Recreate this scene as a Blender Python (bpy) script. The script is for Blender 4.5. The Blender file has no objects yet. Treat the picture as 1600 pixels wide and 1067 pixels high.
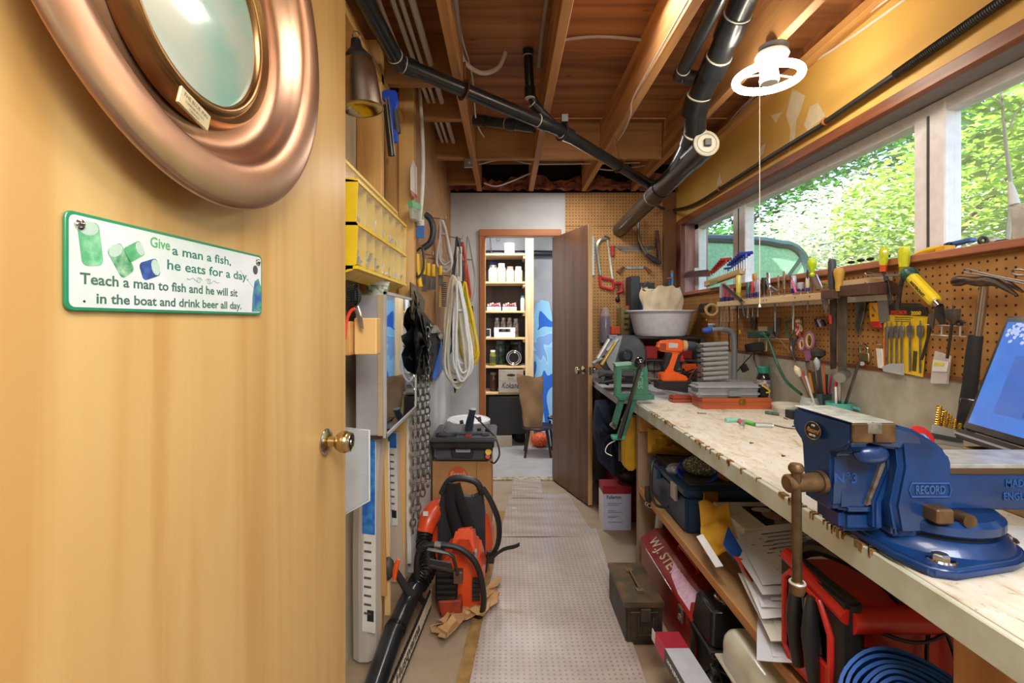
import bpy, bmesh, math, random
from mathutils import Vector as V, Matrix, Euler
random.seed(7)
S = bpy.context.scene
COL = S.collection
PI = math.pi
CX, CY, F, EYE = 790.0, 502.0, 760.0, 1.29

# ---------------------------------------------------------------- camera
cd = bpy.data.cameras.new('camera'); cam = bpy.data.objects.new('camera', cd); COL.objects.link(cam)
cam.location = (0, 0, EYE); cam.rotation_euler = (PI/2, 0, 0)
cd.sensor_width = 36.0; cd.lens = 36.0*F/1600.0
cd.shift_x = (800-CX)/1600.0; cd.shift_y = -(533.5-CY)/1600.0
cd.clip_start = 0.02; cd.clip_end = 200
S.camera = cam
# ---------------------------------------------------------------- world, sun, added fill lamps, closet lamp
w = bpy.data.worlds.new('sky'); S.world = w; w.use_nodes = True
nt = w.node_tree; bg = nt.nodes['Background']
sky = nt.nodes.new('ShaderNodeTexSky'); sky.sky_type = 'NISHITA'; sky.sun_elevation = math.radians(52)
sky.sun_rotation = math.radians(250); sky.sun_disc = False
nt.links.new(sky.outputs[0], bg.inputs[0]); bg.inputs[1].default_value = 0.62
def lamp(name, kind, loc, energy, color, size=.3, rot=(0, 0, 0), sy=None):
    l = bpy.data.lights.new(name, kind); l.energy = energy; l.color = color
    if kind == 'AREA':
        l.size = size
        if sy: l.shape = 'RECTANGLE'; l.size_y = sy
    elif kind == 'SUN': l.angle = size
    else: l.shadow_soft_size = size
    o = bpy.data.objects.new(name, l); COL.objects.link(o); o.location = loc; o.rotation_euler = rot
    return o
lamp('sun', 'SUN', (0, 0, 8), 15.0, (1, .95, .86), .02, (math.radians(8), math.radians(-42), 0))
lamp('added_fill_behind_camera', 'AREA', (.55, -.75, 2.28), 38, (1, .95, .88), 1.1, (math.radians(22), 0, 0), .7)  # unseen fill added behind the camera, no fitting there
lamp('added_fill_above_camera', 'AREA', (.15, .1, 2.3), 9, (1, .93, .84), .5, (0, 0, 0), .5)  # added overhead fill for the foreground, not a fitting
lamp('added_fill_mid_shop', 'AREA', (.42, 1.45, 2.50), 8, (1, .93, .84), .3, (0, 0, 0), .9)  # added fill between the joists, has no visible fixture
lamp('added_fill_far_end', 'AREA', (.42, 3.42, 2.335), 6, (1, .96, .9), .28, (0, 0, 0), .3)  # extra fill added to brighten the far end, not a real lamp
lamp('light_of_closet', 'AREA', (.1, 4.45, 2.28), 19, (.95, .97, 1), .5, (math.radians(10), 0, 0), .3)
S.view_settings.view_transform = 'Standard'; S.view_settings.look = 'None'
S.view_settings.exposure = 0.68; S.view_settings.gamma = 1; S.view_settings.use_curve_mapping = False
S.cycles.use_denoising = True
S.cycles.max_bounces = 10; S.cycles.transparent_max_bounces = 16

# ---------------------------------------------------------------- where a pixel of the photograph stands
def PY(px, py, d): return V(((px-CX)/F*d, d, EYE-(py-CY)/F*d))
def PX(px, py, x): return PY(px, py, x*F/(px-CX))
def PZ(px, py, z): return PY(px, py, (EYE-z)*F/(py-CY))

# ---------------------------------------------------------------- materials
def lin(c):
    if isinstance(c, str): c = [int(c[i:i+2], 16)/255 for i in (0, 2, 4)]
    return tuple(x/12.92 if x <= .04045 else ((x+.055)/1.055)**2.4 for x in c)+(1,)
MATS = {}
def base_mat(name):
    m = bpy.data.materials.new(name); m.use_nodes = True; MATS[name] = m
    return m, m.node_tree, m.node_tree.nodes['Principled BSDF']
def noise(nt, scale, stretch=(1, 1, 1), detail=4, dist=0, coord='Object'):
    tc = nt.nodes.new('ShaderNodeTexCoord'); mp = nt.nodes.new('ShaderNodeMapping')
    mp.inputs['Scale'].default_value = stretch
    n = nt.nodes.new('ShaderNodeTexNoise'); n.inputs['Scale'].default_value = scale
    n.inputs['Detail'].default_value = detail; n.inputs['Distortion'].default_value = dist
    nt.links.new(tc.outputs[coord], mp.inputs[0]); nt.links.new(mp.outputs[0], n.inputs['Vector'])
    return n
def ramp(nt, src, stops):
    r = nt.nodes.new('ShaderNodeValToRGB'); e = r.color_ramp.elements
    e[0].position, e[0].color = stops[0]; e[1].position, e[1].color = stops[-1]
    for p, c in stops[1:-1]:
        k = e.new(p); k.color = c
    nt.links.new(src, r.inputs[0]); return r
def bump(nt, b, src, strength, dist=.002):
    k = nt.nodes.new('ShaderNodeBump'); k.inputs['Strength'].default_value = strength; k.inputs['Distance'].default_value = dist
    nt.links.new(src, k.inputs['Height']); nt.links.new(k.outputs[0], b.inputs['Normal'])
def mat(c, rough=.5, metal=0, c2=None, ns=9, lo=.4, hi=.65, bmp=0, bs=60, stretch=(1, 1, 1), trans=0, ior=1.45, emit=0, alpha=1, coat=0, sss=0, name=None):
    key = (str(c), rough, metal, str(c2), ns, lo, hi, bmp, bs, stretch, trans, emit, alpha, coat)
    if key in MATS: return MATS[key]
    m, nt, b = base_mat(name or 'surface'); MATS[key] = m
    b.inputs['Roughness'].default_value = rough; b.inputs['Metallic'].default_value = metal
    if c2 is not None:
        n = noise(nt, ns, stretch); r = ramp(nt, n.outputs[0], [(lo, lin(c)), (hi, lin(c2))])
        nt.links.new(r.outputs[0], b.inputs['Base Color'])
    else:
        n = noise(nt, 30, stretch, 2); d = tuple(x*.9 for x in lin(c)[:3])+(1,)
        r = ramp(nt, n.outputs[0], [(.35, d), (.65, lin(c))]); nt.links.new(r.outputs[0], b.inputs['Base Color'])
    if bmp: bump(nt, b, noise(nt, bs, stretch).outputs[0], bmp)
    if trans: b.inputs['Transmission Weight'].default_value = trans; b.inputs['IOR'].default_value = ior
    if emit: b.inputs['Emission Color'].default_value = lin(c); b.inputs['Emission Strength'].default_value = emit
    if alpha < 1: b.inputs['Alpha'].default_value = alpha
    if coat: b.inputs['Coat Weight'].default_value = coat; b.inputs['Coat Roughness'].default_value = .08
    return m
def wood(c1, c2, axis='y', scale=22, rough=.6, knots=False, bmp=.25, c3=None):
    key = ('wood', c1, c2, axis, scale, rough, knots)
    if key in MATS: return MATS[key]
    m, nt, b = base_mat('wood'); MATS[key] = m
    st = {'x': (.06, 1, 1), 'y': (1, .06, 1), 'z': (1, 1, .06)}[axis]
    n = noise(nt, scale, st, 6, .6)
    r = ramp(nt, n.outputs[0], [(.32, lin(c1)), (.5, lin(c2)), (.7, lin(c3 or c2))])
    out = r.outputs[0]
    if knots:
        tc = nt.nodes.new('ShaderNodeTexCoord'); mp = nt.nodes.new('ShaderNodeMapping')
        mp.inputs['Scale'].default_value = {'x': (.45, 1, 1), 'y': (1, .45, 1), 'z': (1, 1, .45)}[axis]
        vo = nt.nodes.new('ShaderNodeTexVoronoi'); vo.inputs['Scale'].default_value = 9
        nt.links.new(tc.outputs['Object'], mp.inputs[0]); nt.links.new(mp.outputs[0], vo.inputs[0])
        kr = ramp(nt, vo.outputs['Distance'], [(.03, (.25, .25, .25, 1)), (.1, (1, 1, 1, 1))])
        mx = nt.nodes.new('ShaderNodeMixRGB'); mx.blend_type = 'MULTIPLY'; mx.inputs[0].default_value = .8
        nt.links.new(out, mx.inputs[1]); nt.links.new(kr.outputs[0], mx.inputs[2]); out = mx.outputs[0]
    nt.links.new(out, b.inputs['Base Color']); b.inputs['Roughness'].default_value = rough
    if bmp: bump(nt, b, n.outputs[0], bmp)
    return m
def glassy(c, rough=.05, alpha=.35):
    key = ('glassy', c, rough, alpha)
    if key in MATS: return MATS[key]
    m, nt, b = base_mat('clear_plastic'); MATS[key] = m
    b.inputs['Base Color'].default_value = lin(c); b.inputs['Roughness'].default_value = rough
    b.inputs['Alpha'].default_value = alpha; b.inputs['Specular IOR Level'].default_value = .8
    return m
def holes(c1, c2, ax1, ax2, pitch=.0254, rad=.0034, hole='2a1608', rough=.65, off=(0, 0), soft=False):
    """a board with a grid of drilled holes along two axes of its object space"""
    m, nt, b = base_mat('pegboard')
    tc = nt.nodes.new('ShaderNodeTexCoord'); sp = nt.nodes.new('ShaderNodeSeparateXYZ'); nt.links.new(tc.outputs['Object'], sp.inputs[0])
    sq = []
    for a, o in ((ax1, off[0]), (ax2, off[1])):
        ad = nt.nodes.new('ShaderNodeMath'); ad.operation = 'ADD'; ad.inputs[1].default_value = 10*pitch+o
        nt.links.new(sp.outputs[a], ad.inputs[0])
        mo = nt.nodes.new('ShaderNodeMath'); mo.operation = 'FLOORED_MODULO'; mo.inputs[1].default_value = pitch
        nt.links.new(ad.outputs[0], mo.inputs[0])
        su = nt.nodes.new('ShaderNodeMath'); su.operation = 'SUBTRACT'; su.inputs[1].default_value = pitch/2
        nt.links.new(mo.outputs[0], su.inputs[0])
        p = nt.nodes.new('ShaderNodeMath'); p.operation = 'MULTIPLY'
        nt.links.new(su.outputs[0], p.inputs[0]); nt.links.new(su.outputs[0], p.inputs[1]); sq.append(p)
    s = nt.nodes.new('ShaderNodeMath'); s.operation = 'ADD'
    nt.links.new(sq[0].outputs[0], s.inputs[0]); nt.links.new(sq[1].outputs[0], s.inputs[1])
    lt = nt.nodes.new('ShaderNodeMath'); lt.operation = 'LESS_THAN'; lt.inputs[1].default_value = rad*rad
    nt.links.new(s.outputs[0], lt.inputs[0])
    n = noise(nt, 14, detail=6); r = ramp(nt, n.outputs[0], [(.35, lin(c1)), (.65, lin(c2))])
    mx = nt.nodes.new('ShaderNodeMixRGB'); nt.links.new(lt.outputs[0], mx.inputs[0]); nt.links.new(r.outputs[0], mx.inputs[1])
    mx.inputs[2].default_value = lin(hole); nt.links.new(mx.outputs[0], b.inputs['Base Color'])
    b.inputs['Roughness'].default_value = rough
    bump(nt, b, lt.outputs[0], -.6)
    return m, nt, b

# ---------------------------------------------------------------- geometry
def frame(o, x, y):
    """matrix with origin o, x axis along x, z axis normal to x,y"""
    x = V(x).normalized(); z = x.cross(V(y)).normalized(); y = z.cross(x)
    return Matrix(((x.x, y.x, z.x, o[0]), (x.y, y.y, z.y, o[1]), (x.z, y.z, z.z, o[2]), (0, 0, 0, 1)))
class B:
    def __init__(s, M=None): s.bm = bmesh.new(); s.M = M or Matrix.Identity(4)
    def add(s, vs, fs):
        bv = [s.bm.verts.new(s.M @ V(v)) for v in vs]
        for f in fs:
            try: s.bm.faces.new([bv[i] for i in f])
            except ValueError: pass
        return s
    def box(s, a, b, M=None):
        (x0, y0, z0), (x1, y1, z1) = a, b
        vs = [V((x, y, z)) for z in (z0, z1) for (x, y) in ((x0, y0), (x1, y0), (x1, y1), (x0, y1))]
        if M is not None: vs = [M @ v for v in vs]
        return s.add(vs, [(3, 2, 1, 0), (4, 5, 6, 7), (0, 1, 5, 4), (1, 2, 6, 5), (2, 3, 7, 6), (3, 0, 4, 7)])
    def hexa(s, lo, hi):
        return s.add(list(lo)+list(hi), [(3, 2, 1, 0), (4, 5, 6, 7), (0, 1, 5, 4), (1, 2, 6, 5), (2, 3, 7, 6), (3, 0, 4, 7)])
    def bar(s, p0, p1, wx, wy, up=(0, 0, 1)):
        p0, p1 = V(p0), V(p1); d = (p1-p0); z = d.normalized(); u = V(up)
        if abs(z.dot(u)) > .95: u = V((0, 1, 0))
        x = u.cross(z).normalized(); y = z.cross(x)
        q = [(-1, -1), (1, -1), (1, 1), (-1, 1)]
        return s.hexa([p0+x*a*wx/2+y*c*wy/2 for a, c in q], [p1+x*a*wx/2+y*c*wy/2 for a, c in q])
    def tube(s, pts, r, n=8, closed=False, cap=True, sm=0, flat=1):
        pts = [V(p) for p in pts]
        if sm: 
            q = []
            N = len(pts); rng = range(N if closed else N-1)
            for i in rng:
                p0 = pts[(i-1) % N] if (closed or i > 0) else pts[0]; p1 = pts[i]; p2 = pts[(i+1) % N]
                p3 = pts[(i+2) % N] if (closed or i < N-2) else pts[-1]
                for k in range(sm):
                    t = k/sm
                    q.append(.5*((2*p1)+(p2-p0)*t+(2*p0-5*p1+4*p2-p3)*t*t+(3*p1-p0-3*p2+p3)*t**3))
            if not closed: q.append(pts[-1])
            if isinstance(r, (list, tuple)):
                R0 = r; r = [R0[min(int(i/sm), len(R0)-1)]*(1-(i/sm) % 1)+R0[min(int(i/sm)+1, len(R0)-1)]*((i/sm) % 1) for i in range(len(q))]
            pts = q
        N = len(pts); rs = r if isinstance(r, (list, tuple)) else [r]*N
        def tan(i):
            a = pts[(i-1) % N] if (closed or i > 0) else pts[i]; b = pts[(i+1) % N] if (closed or i < N-1) else pts[i]
            t = (b-a); return t.normalized() if t.length > 1e-9 else V((0, 0, 1))
        t0 = tan(0); u = V((0, 0, 1)) if abs(t0.z) < .9 else V((0, 1, 0)); x = u.cross(t0).normalized()
        vs = []
        for i in range(N):
            t = tan(i); x = (x-t*x.dot(t))
            x = x.normalized() if x.length > 1e-6 else V((1, 0, 0)).cross(t).normalized()
            y = t.cross(x)
            for k in range(n):
                a = 2*PI*k/n; vs.append(pts[i]+(x*math.cos(a)+y*math.sin(a)*flat)*rs[i])
        fs = []
        for i in range(N if closed else N-1):
            j = (i+1) % N
            for k in range(n): fs.append((i*n+k, i*n+(k+1) % n, j*n+(k+1) % n, j*n+k))
        if cap and not closed: fs += [tuple(range(n))[::-1], tuple((N-1)*n+k for k in range(n))]
        return s.add(vs, fs)
    def rbox(s, a, b, r, n=5, k=4):
        (x0, y0, z0), (x1, y1, z1) = a, b; rings = []
        for j in range(k+1):
            t = PI/2*j/k; rings.append((r*(1-math.sin(t)), z0+r*(1-math.cos(t))) if False else (r*(1-math.sin(t)), z0+r*(1-math.cos(t))))
        lv = rings+[(i, z1-(z-z0)) for i, z in rings[::-1]]; vs = []; N = 4*(n+1)
        for ins, z in lv:
            R = max(r-ins, r*.15)
            for cx, cy, a0 in ((x1, y0, -90), (x1, y1, 0), (x0, y1, 90), (x0, y0, 180)):
                qx = cx-math.copysign(ins+R, cx-(x0+x1)/2); qy = cy-math.copysign(ins+R, cy-(y0+y1)/2)
                for i in range(n+1):
                    t = math.radians(a0+90*i/n); vs.append((qx+R*math.cos(t), qy+R*math.sin(t), z))
        fs = [(j*N+i, j*N+(i+1) % N, (j+1)*N+(i+1) % N, (j+1)*N+i) for j in range(len(lv)-1) for i in range(N)]
        return s.add(vs, fs+[tuple(range(N))[::-1], tuple((len(lv)-1)*N+i for i in range(N))])
    def cyl(s, p0, p1, r, r1=None, n=14, cap=True): return s.tube([p0, p1], [r, r if r1 is None else r1], n, cap=cap)
    def lathe(s, prof, o=(0, 0, 0), axis=(0, 0, 1), n=20, sx=1):
        o = V(o); z = V(axis).normalized(); u = V((1, 0, 0)) if abs(z.x) < .8 else V((0, 1, 0))
        y = z.cross(u).normalized(); x = y.cross(z)
        vs = []; N = len(prof)
        for r, h in prof:
            for k in range(n):
                a = 2*PI*k/n; vs.append(o+z*h+x*math.cos(a)*max(r, 1e-5)*sx+y*math.sin(a)*max(r, 1e-5))
        fs = [(i*n+k, i*n+(k+1) % n, (i+1)*n+(k+1) % n, (i+1)*n+k) for i in range(N-1) for k in range(n)]
        return s.add(vs, fs)
    def prism(s, poly, ext):
        poly = [V(p) for p in poly]; e = V(ext); n = len(poly)
        return s.add(poly+[p+e for p in poly], [tuple(range(n))[::-1], tuple(range(n, 2*n))]+[(i, (i+1) % n, n+(i+1) % n, n+i) for i in range(n)])
    def ball(s, c, r, n=12, sc=(1, 1, 1)):
        m = max(5, n//2+1); prof = []
        vs = []; c = V(c)
        for i in range(m):
            a = PI*i/(m-1)
            for k in range(n):
                b = 2*PI*k/n; vs.append(c+V((math.sin(a)*math.cos(b)*sc[0], math.sin(a)*math.sin(b)*sc[1], math.cos(a)*sc[2]))*r)
        return s.add(vs, [(i*n+k, i*n+(k+1) % n, (i+1)*n+(k+1) % n, (i+1)*n+k) for i in range(m-1) for k in range(n)])
    def ring(s, c, R, r, axis=(0, 0, 1), n=24, m=8, sx=1, flat=1):
        z = V(axis).normalized(); u = V((1, 0, 0)) if abs(z.x) < .8 else V((0, 1, 0)); y = z.cross(u).normalized(); x = y.cross(z)
        return s.tube([V(c)+x*math.cos(2*PI*k/n)*R*sx+y*math.sin(2*PI*k/n)*R for k in range(n)], r, m, closed=True, flat=flat)
    def sheet(s, fn, nu, nv, th=0):
        g = [[V(fn(i/nu, j/nv)) for j in range(nv+1)] for i in range(nu+1)]
        vs = [p for row in g for p in row]; W = nv+1
        fs = [(i*W+j, (i+1)*W+j, (i+1)*W+j+1, i*W+j+1) for i in range(nu) for j in range(nv)]
        if th:
            nrm = []
            for i in range(nu+1):
                for j in range(nv+1):
                    a = g[min(i+1, nu)][j]-g[max(i-1, 0)][j]; b = g[i][min(j+1, nv)]-g[i][max(j-1, 0)]
                    k = a.cross(b); nrm.append(k.normalized() if k.length > 1e-9 else V((0, 0, 1)))
            n0 = len(vs); vs = vs+[v-nrm[k]*th for k, v in enumerate(vs)]
            fs += [tuple(n0+q for q in f[::-1]) for f in fs]
            for i in range(nu):
                fs.append((i*W, n0+i*W, n0+(i+1)*W, (i+1)*W)); a = i*W+nv; b = (i+1)*W+nv; fs.append((a, b, n0+b, n0+a))
            for j in range(nv):
                fs.append((j+1, n0+j+1, n0+j, j)); a = nu*W+j; fs.append((a, n0+a, n0+a+1, a+1))
        return s.add(vs, fs)
    def mesh(s, inv=None, bev=0, seg=1, ang=35):
        bm = s.bm
        bmesh.ops.remove_doubles(bm, verts=bm.verts, dist=1e-6)
        bmesh.ops.recalc_face_normals(bm, faces=bm.faces)
        if bev:
            es = [e for e in bm.edges if len(e.link_faces) == 2 and e.calc_face_angle(0) > math.radians(30)]
            bmesh.ops.bevel(bm, geom=es, offset=bev, segments=seg, affect='EDGES', clamp_overlap=True)
        if inv is not None: bm.transform(inv)
        me = bpy.data.meshes.new('mesh'); bm.to_mesh(me); bm.free()
        me.polygons.foreach_set('use_smooth', [True]*len(me.polygons)); me.set_sharp_from_angle(angle=math.radians(ang))
        return me
def props(o, label=None, cat=None, group=None, kind=None):
    if label: o['label'] = label
    if cat: o['category'] = cat
    if group: o['group'] = group
    if kind: o['kind'] = kind
class T:
    """a thing: an empty at its base that parents its parts; geometry is given in world coordinates unless local"""
    def __init__(s, name, label, cat, loc=(0, 0, 0), group=None, M=None, local=False, kind=None):
        s.o = bpy.data.objects.new(name, None); COL.objects.link(s.o); s.o.empty_display_size = .05
        s.M = M if M is not None else Matrix.Translation(V(loc)); s.o.matrix_world = s.M
        s.inv = None if local else s.M.inverted(); props(s.o, label, cat, group, kind)
    def part(s, name, b, m, parent=None, bev=0, seg=1, label=None, kind=None, ang=35):
        me = b.mesh(s.inv, bev, seg, ang); me.materials.append(m)
        o = bpy.data.objects.new(name, me); COL.objects.link(o); o.parent = parent or s.o; props(o, label, kind=kind)
        return o
    def text(s, txt, M, size, m, parent=None, ext=.0004, align='CENTER', name='lettering', bold=0, shear=0, sp=1, fit=None):
        c = bpy.data.curves.new('lettering', 'FONT'); c.body = txt; c.size = size; c.extrude = ext; c.offset = bold
        c.align_x = align; c.align_y = 'CENTER'; c.shear = shear; c.space_character = sp; c.resolution_u = 3; c.materials.append(m)
        tmp = bpy.data.objects.new('tmp', c); me = bpy.data.meshes.new_from_object(tmp); bpy.data.objects.remove(tmp)
        me.materials.clear(); me.materials.append(m)
        if fit:
            xs = [v.co.x for v in me.vertices]; k = fit/(max(xs)-min(xs)); me.transform(Matrix.Diagonal((k, 1, 1, 1)))
        o = bpy.data.objects.new(name, me); COL.objects.link(o); o.parent = parent or s.o
        o.matrix_local = (s.inv @ M) if s.inv is not None else M
        return o
def solo(name, label, cat, b, m, group=None, bev=0, seg=1, kind=None, ang=35):
    b.bm.verts.ensure_lookup_table(); xs = [v.co for v in b.bm.verts]
    c = V(((min(v.x for v in xs)+max(v.x for v in xs))/2, (min(v.y for v in xs)+max(v.y for v in xs))/2, min(v.z for v in xs)))
    me = b.mesh(Matrix.Translation(-c), bev, seg, ang); me.materials.append(m)
    o = bpy.data.objects.new(name, me); COL.objects.link(o); o.location = c; props(o, label, cat, group, kind)
    return o
def struct(name, b, m, parent=None, bev=0, label=None):
    me = b.mesh(None, bev); me.materials.append(m); o = bpy.data.objects.new(name, me); COL.objects.link(o)
    if parent: o.parent = parent
    else: props(o, label, kind='structure')
    return o
def dup(t, M, label=None, group=None):
    """copy of a thing with copies of its parts and sub-parts"""
    r = t.copy(); COL.objects.link(r); r.matrix_world = M
    if label: r['label'] = label
    if group: r['group'] = group
    for ch in list(t.children):
        c = ch.copy(); COL.objects.link(c); c.parent = r
        for g in ch.children:
            d = g.copy(); COL.objects.link(d); d.parent = c
    return r
X3, Y3, Z3 = V((1, 0, 0)), V((0, 1, 0)), V((0, 0, 1))
def FY(o): return frame(o, (1, 0, 0), (0, 0, 1))       # lettering that faces the camera side (-Y)
def FXm(o): return frame(o, (0, -1, 0), (0, 0, 1))     # faces -X
def FXp(o): return frame(o, (0, 1, 0), (0, 0, 1))      # faces +X
def FZ(o, x=(1, 0, 0)): x = V(x); return frame(o, x, V((-x.y, x.x, 0)))   # faces up

# common materials
BLK = mat('1a1a1b', .45, c2='262627', bmp=.1); BLKG = mat('101013', .22, coat=.3); RUB = mat('1d1d1e', .8, bmp=.3)
STEEL = mat('9a9a98', .32, 1, c2='b9b9b6', ns=14); DST = mat('4c4a47', .45, .8, c2='6a645d', ns=20, bmp=.15); CHR = mat('e4e4e4', .12, 1)
WHT = mat('e6e4df', .5); CREAM = mat('e3dcc8', .6); GREY = mat('8b8d8f', .5); LGREY = mat('b9bcc0', .45); DGREY = mat('45484c', .5)
RED = mat('c2201d', .4, coat=.2); YEL = mat('e7bd18', .45); BLUE = mat('1f4fc0', .4); ORG = mat('e8561a', .4, coat=.2); GRN = mat('2e8b57', .5)
BRASS = mat('b98d3f', .3, 1); COPP = mat('b0714a', .33, 1); KRAFT = mat('b08a5e', .8, c2='9c784e', ns=6); PAPER = mat('e9e9ea', .75)
# ================================================================ THE SETTING
PLY = wood('7a4c2b', 'a2693c', 'x', 11, .6, True, c3='b87f4c'); JST = wood('9c6c3c', 'bd8a54', 'y', 16, .6, False, c3='cf9f6b')
JSX = wood('8f6236', 'ad7b46', 'x', 16, .6); STUD = wood('b88548', 'd6a765', 'z', 16, .6, True, c3='e0b677')
HARD = mat('ab7e50', .6, c2='9a6e42', ns=7); TRIM = wood('8a4a1e', 'a9622b', 'z', 26, .4); TRIMY = wood('6f3a20', '8f5028', 'y', 26, .45)
TRIMX = wood('8a4a1e', 'a9622b', 'x', 26, .4)
GRAYW = mat('c4c5c5', .7, c2='b2b4b6', ns=3, bmp=.1); OLDW = mat('d6d8da', .6, c2='c2c6ca', ns=4)
# floor: stained concrete
m, nt, b = base_mat('concrete_floor')
n = noise(nt, 3.2, detail=8, dist=.4); r = ramp(nt, n.outputs[0], [(.3, lin('86705a')), (.5, lin('9a876f')), (.7, lin('97897a'))])
nt.links.new(r.outputs[0], b.inputs['Base Color']); b.inputs['Roughness'].default_value = .65; bump(nt, b, noise(nt, 90).outputs[0], .3)
FLR = m
FLR2 = mat('a6a4a4', .5, c2='999796', ns=5, bmp=.15, bs=70); CONC = mat('aaa697', .85, c2='938d7d', ns=12, bmp=1.0, bs=45, lo=.3, hi=.7)
CONC2 = mat('b9bcc0', .85, c2='a6aab0', ns=7, bmp=.5, bs=45, lo=.3, hi=.7)
struct('floor', B().box((-2.6, -2.4, -.08), (1.9, 3.97, 0)), FLR, label='brown stained concrete floor of the workshop')
struct('floor', B().box((-.75, 3.97, -.08), (1.3, 5.6, 0)), FLR2, label='pale grey concrete floor of the closet')
struct('trim_1', B().box((-.172, 3.93, -.005), (.41, 4.0, .012)), mat('b8ad97', .7, c2='7c6a52', ns=30), label='worn threshold strip in the closet doorway')

# left wall: stud bay near the camera, furred wall further on
wl = bpy.data.objects.new('wall_left', None); COL.objects.link(wl); wl['kind'] = 'structure'
struct('drywall', B().box((-.70, .35, 0), (-.60, 2.5, 2.575)), mat('cdc6b4', .8, c2='bdb199', ns=3), wl)
for y in (1.42, 1.95, 2.40):
    struct('stud', B().box((-.598, y, 0), (-.497, y+.04, 2.42)), STUD, wl, bev=.002)
struct('top_plate', B().box((-.598, .35, 2.25), (-.497, 2.5, 2.29)), wood('c08a48', 'dcab66', 'y', 16), wl, bev=.002)
struct('rim_board', B().box((-.598, .35, 2.33), (-.56, 2.5, 2.575)), PLY, wl)
struct('drywall', B().box((-.60, 2.5, 0), (-.45, 3.96, 1.22)), mat('d9dbdc', .6, c2='c3c7cb', ns=4), wl)
struct('hardboard_panel', B().box((-.60, 2.42, 1.22), (-.447, 3.96, 2.56)), HARD, wl)
struct('stud', B().box((-.52, 2.36, 1.22), (-.447, 2.42, 2.56)), STUD, wl, bev=.002)
# back wall with its doorway
wb = bpy.data.objects.new('wall_back', None); COL.objects.link(wb); wb['kind'] = 'structure'
bw = B().box((-.60, 3.96, 0), (-.172, 4.06, 2.335)).box((.41, 3.96, 0), (1.5, 4.06, 2.335)).box((-.172, 3.96, 1.985), (.41, 4.06, 2.335))
struct('drywall', bw, GRAYW, wb)
PEGB, _, _ = holes('b98a52', 'ad7e48', 0, 2, rad=.0042)
PEGR, _, _ = holes('a97a40', '9a6a32', 1, 2, rad=.0038)
struct('pegboard', B().box((.485, 3.952, .9), (1.275, 3.959, 2.06)), PEGB, wb)
struct('pegboard', B().box((.485, 3.950, 2.063), (1.275, 3.958, 2.335)), PEGB, wb)
struct('corner_post', B().box((1.275, 3.93, 0), (1.382, 3.96, 2.335)), wood('5e3a1e', '7a4e2a', 'z', 18), wb, bev=.002)
ins = B()
ins.sheet(lambda u, v: (-.45+1.85*u, 3.93-.05*random.random(), 2.335+.10*v+.03*math.sin(u*23)*v+.02*random.random()), 60, 5)
struct('insulation', ins, mat('a5644f', .95, c2='6d4030', ns=16, bmp=1, bs=80), wb)
struct('rim_board', B().box((-.6, 3.97, 2.336), (1.5, 4.02, 2.57)), mat('15110f', .95), wb)  # near-black colour puts the dark behind the insulation into the board
# door casing
for a, b_, m in (((-.212, 3.935, 0), (-.172, 3.97, 2.02), TRIM), ((.41, 3.935, 0), (.45, 3.97, 2.02), TRIM), ((-.212, 3.93, 1.98), (.45, 3.968, 2.035), TRIMX)):
    struct('trim_2', B().box(a, b_), m, bev=.003)
struct('trim_3', B().box((-.176, 3.97, 0), (-.166, 4.07, 1.98)).box((.404, 3.97, 0), (.414, 4.07, 1.98)), wood('a8743c', 'c08a4c', 'z', 22))
# right wall
XR = 1.38
wr = bpy.data.objects.new('wall_right', None); COL.objects.link(wr); wr['kind'] = 'structure'
struct('foundation', B().box((XR-.012, -.6, 0), (XR+.25, 3.96, 1.11)), CONC, wr)
struct('ledge_board', B().box((XR-.016, .2, 1.108), (XR+.01, 3.2, 1.122)), wood('4f2a17', '6d3c22', 'y', 30), wr)
struct('pegboard', B().box((XR-.008, .2, 1.122), (XR, 3.93, 1.478)), PEGR, wr)
struct('framing', B().box((XR, -.6, 1.11), (XR+.14, 3.93, 1.49)), STUD, wr)
YW = mat('ddb45e', .6, c2='d2a64e', ns=2.5, bmp=.08)
struct('painted_wall', B().box((XR, -.6, 2.085), (XR+.14, 3.96, 2.44)), YW, wr)
struct('painted_wall', B().box((XR, 3.84, 1.122), (XR+.14, 3.96, 2.09)), wood('5e3a1e', '7a4e2a', 'z', 18), wr)
struct('top_plate', B().box((XR-.05, -.6, 2.44), (XR+.14, 3.96, 2.48)), wood('b98546', 'd2a060', 'y', 14), wr, bev=.002)
struct('rim_board', B().box((XR+.02, -.6, 2.48), (XR+.06, 3.96, 2.575)), PLY, wr)
for pi, pl in enumerate(([(1204, 180), (1222, 175), (1236, 150), (1228, 165), (1212, 192)], [(1228, 180), (1238, 138), (1258, 150), (1250, 176), (1236, 205)],
           [(1232, 240), (1236, 190), (1245, 178), (1242, 214)], [(1256, 196), (1266, 166), (1278, 160), (1290, 182), (1272, 196), (1262, 204)],
           [(1184, 250), (1190, 228), (1197, 224), (1192, 240)], [(1119, 292), (1125, 268), (1128, 286)])):
    struct('paint_patch', B().prism([PX(x, y, XR-.0010-.0005*pi) for x, y in pl], (.0004, 0, 0)), mat('e7d9b6', .75), wr)
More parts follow.
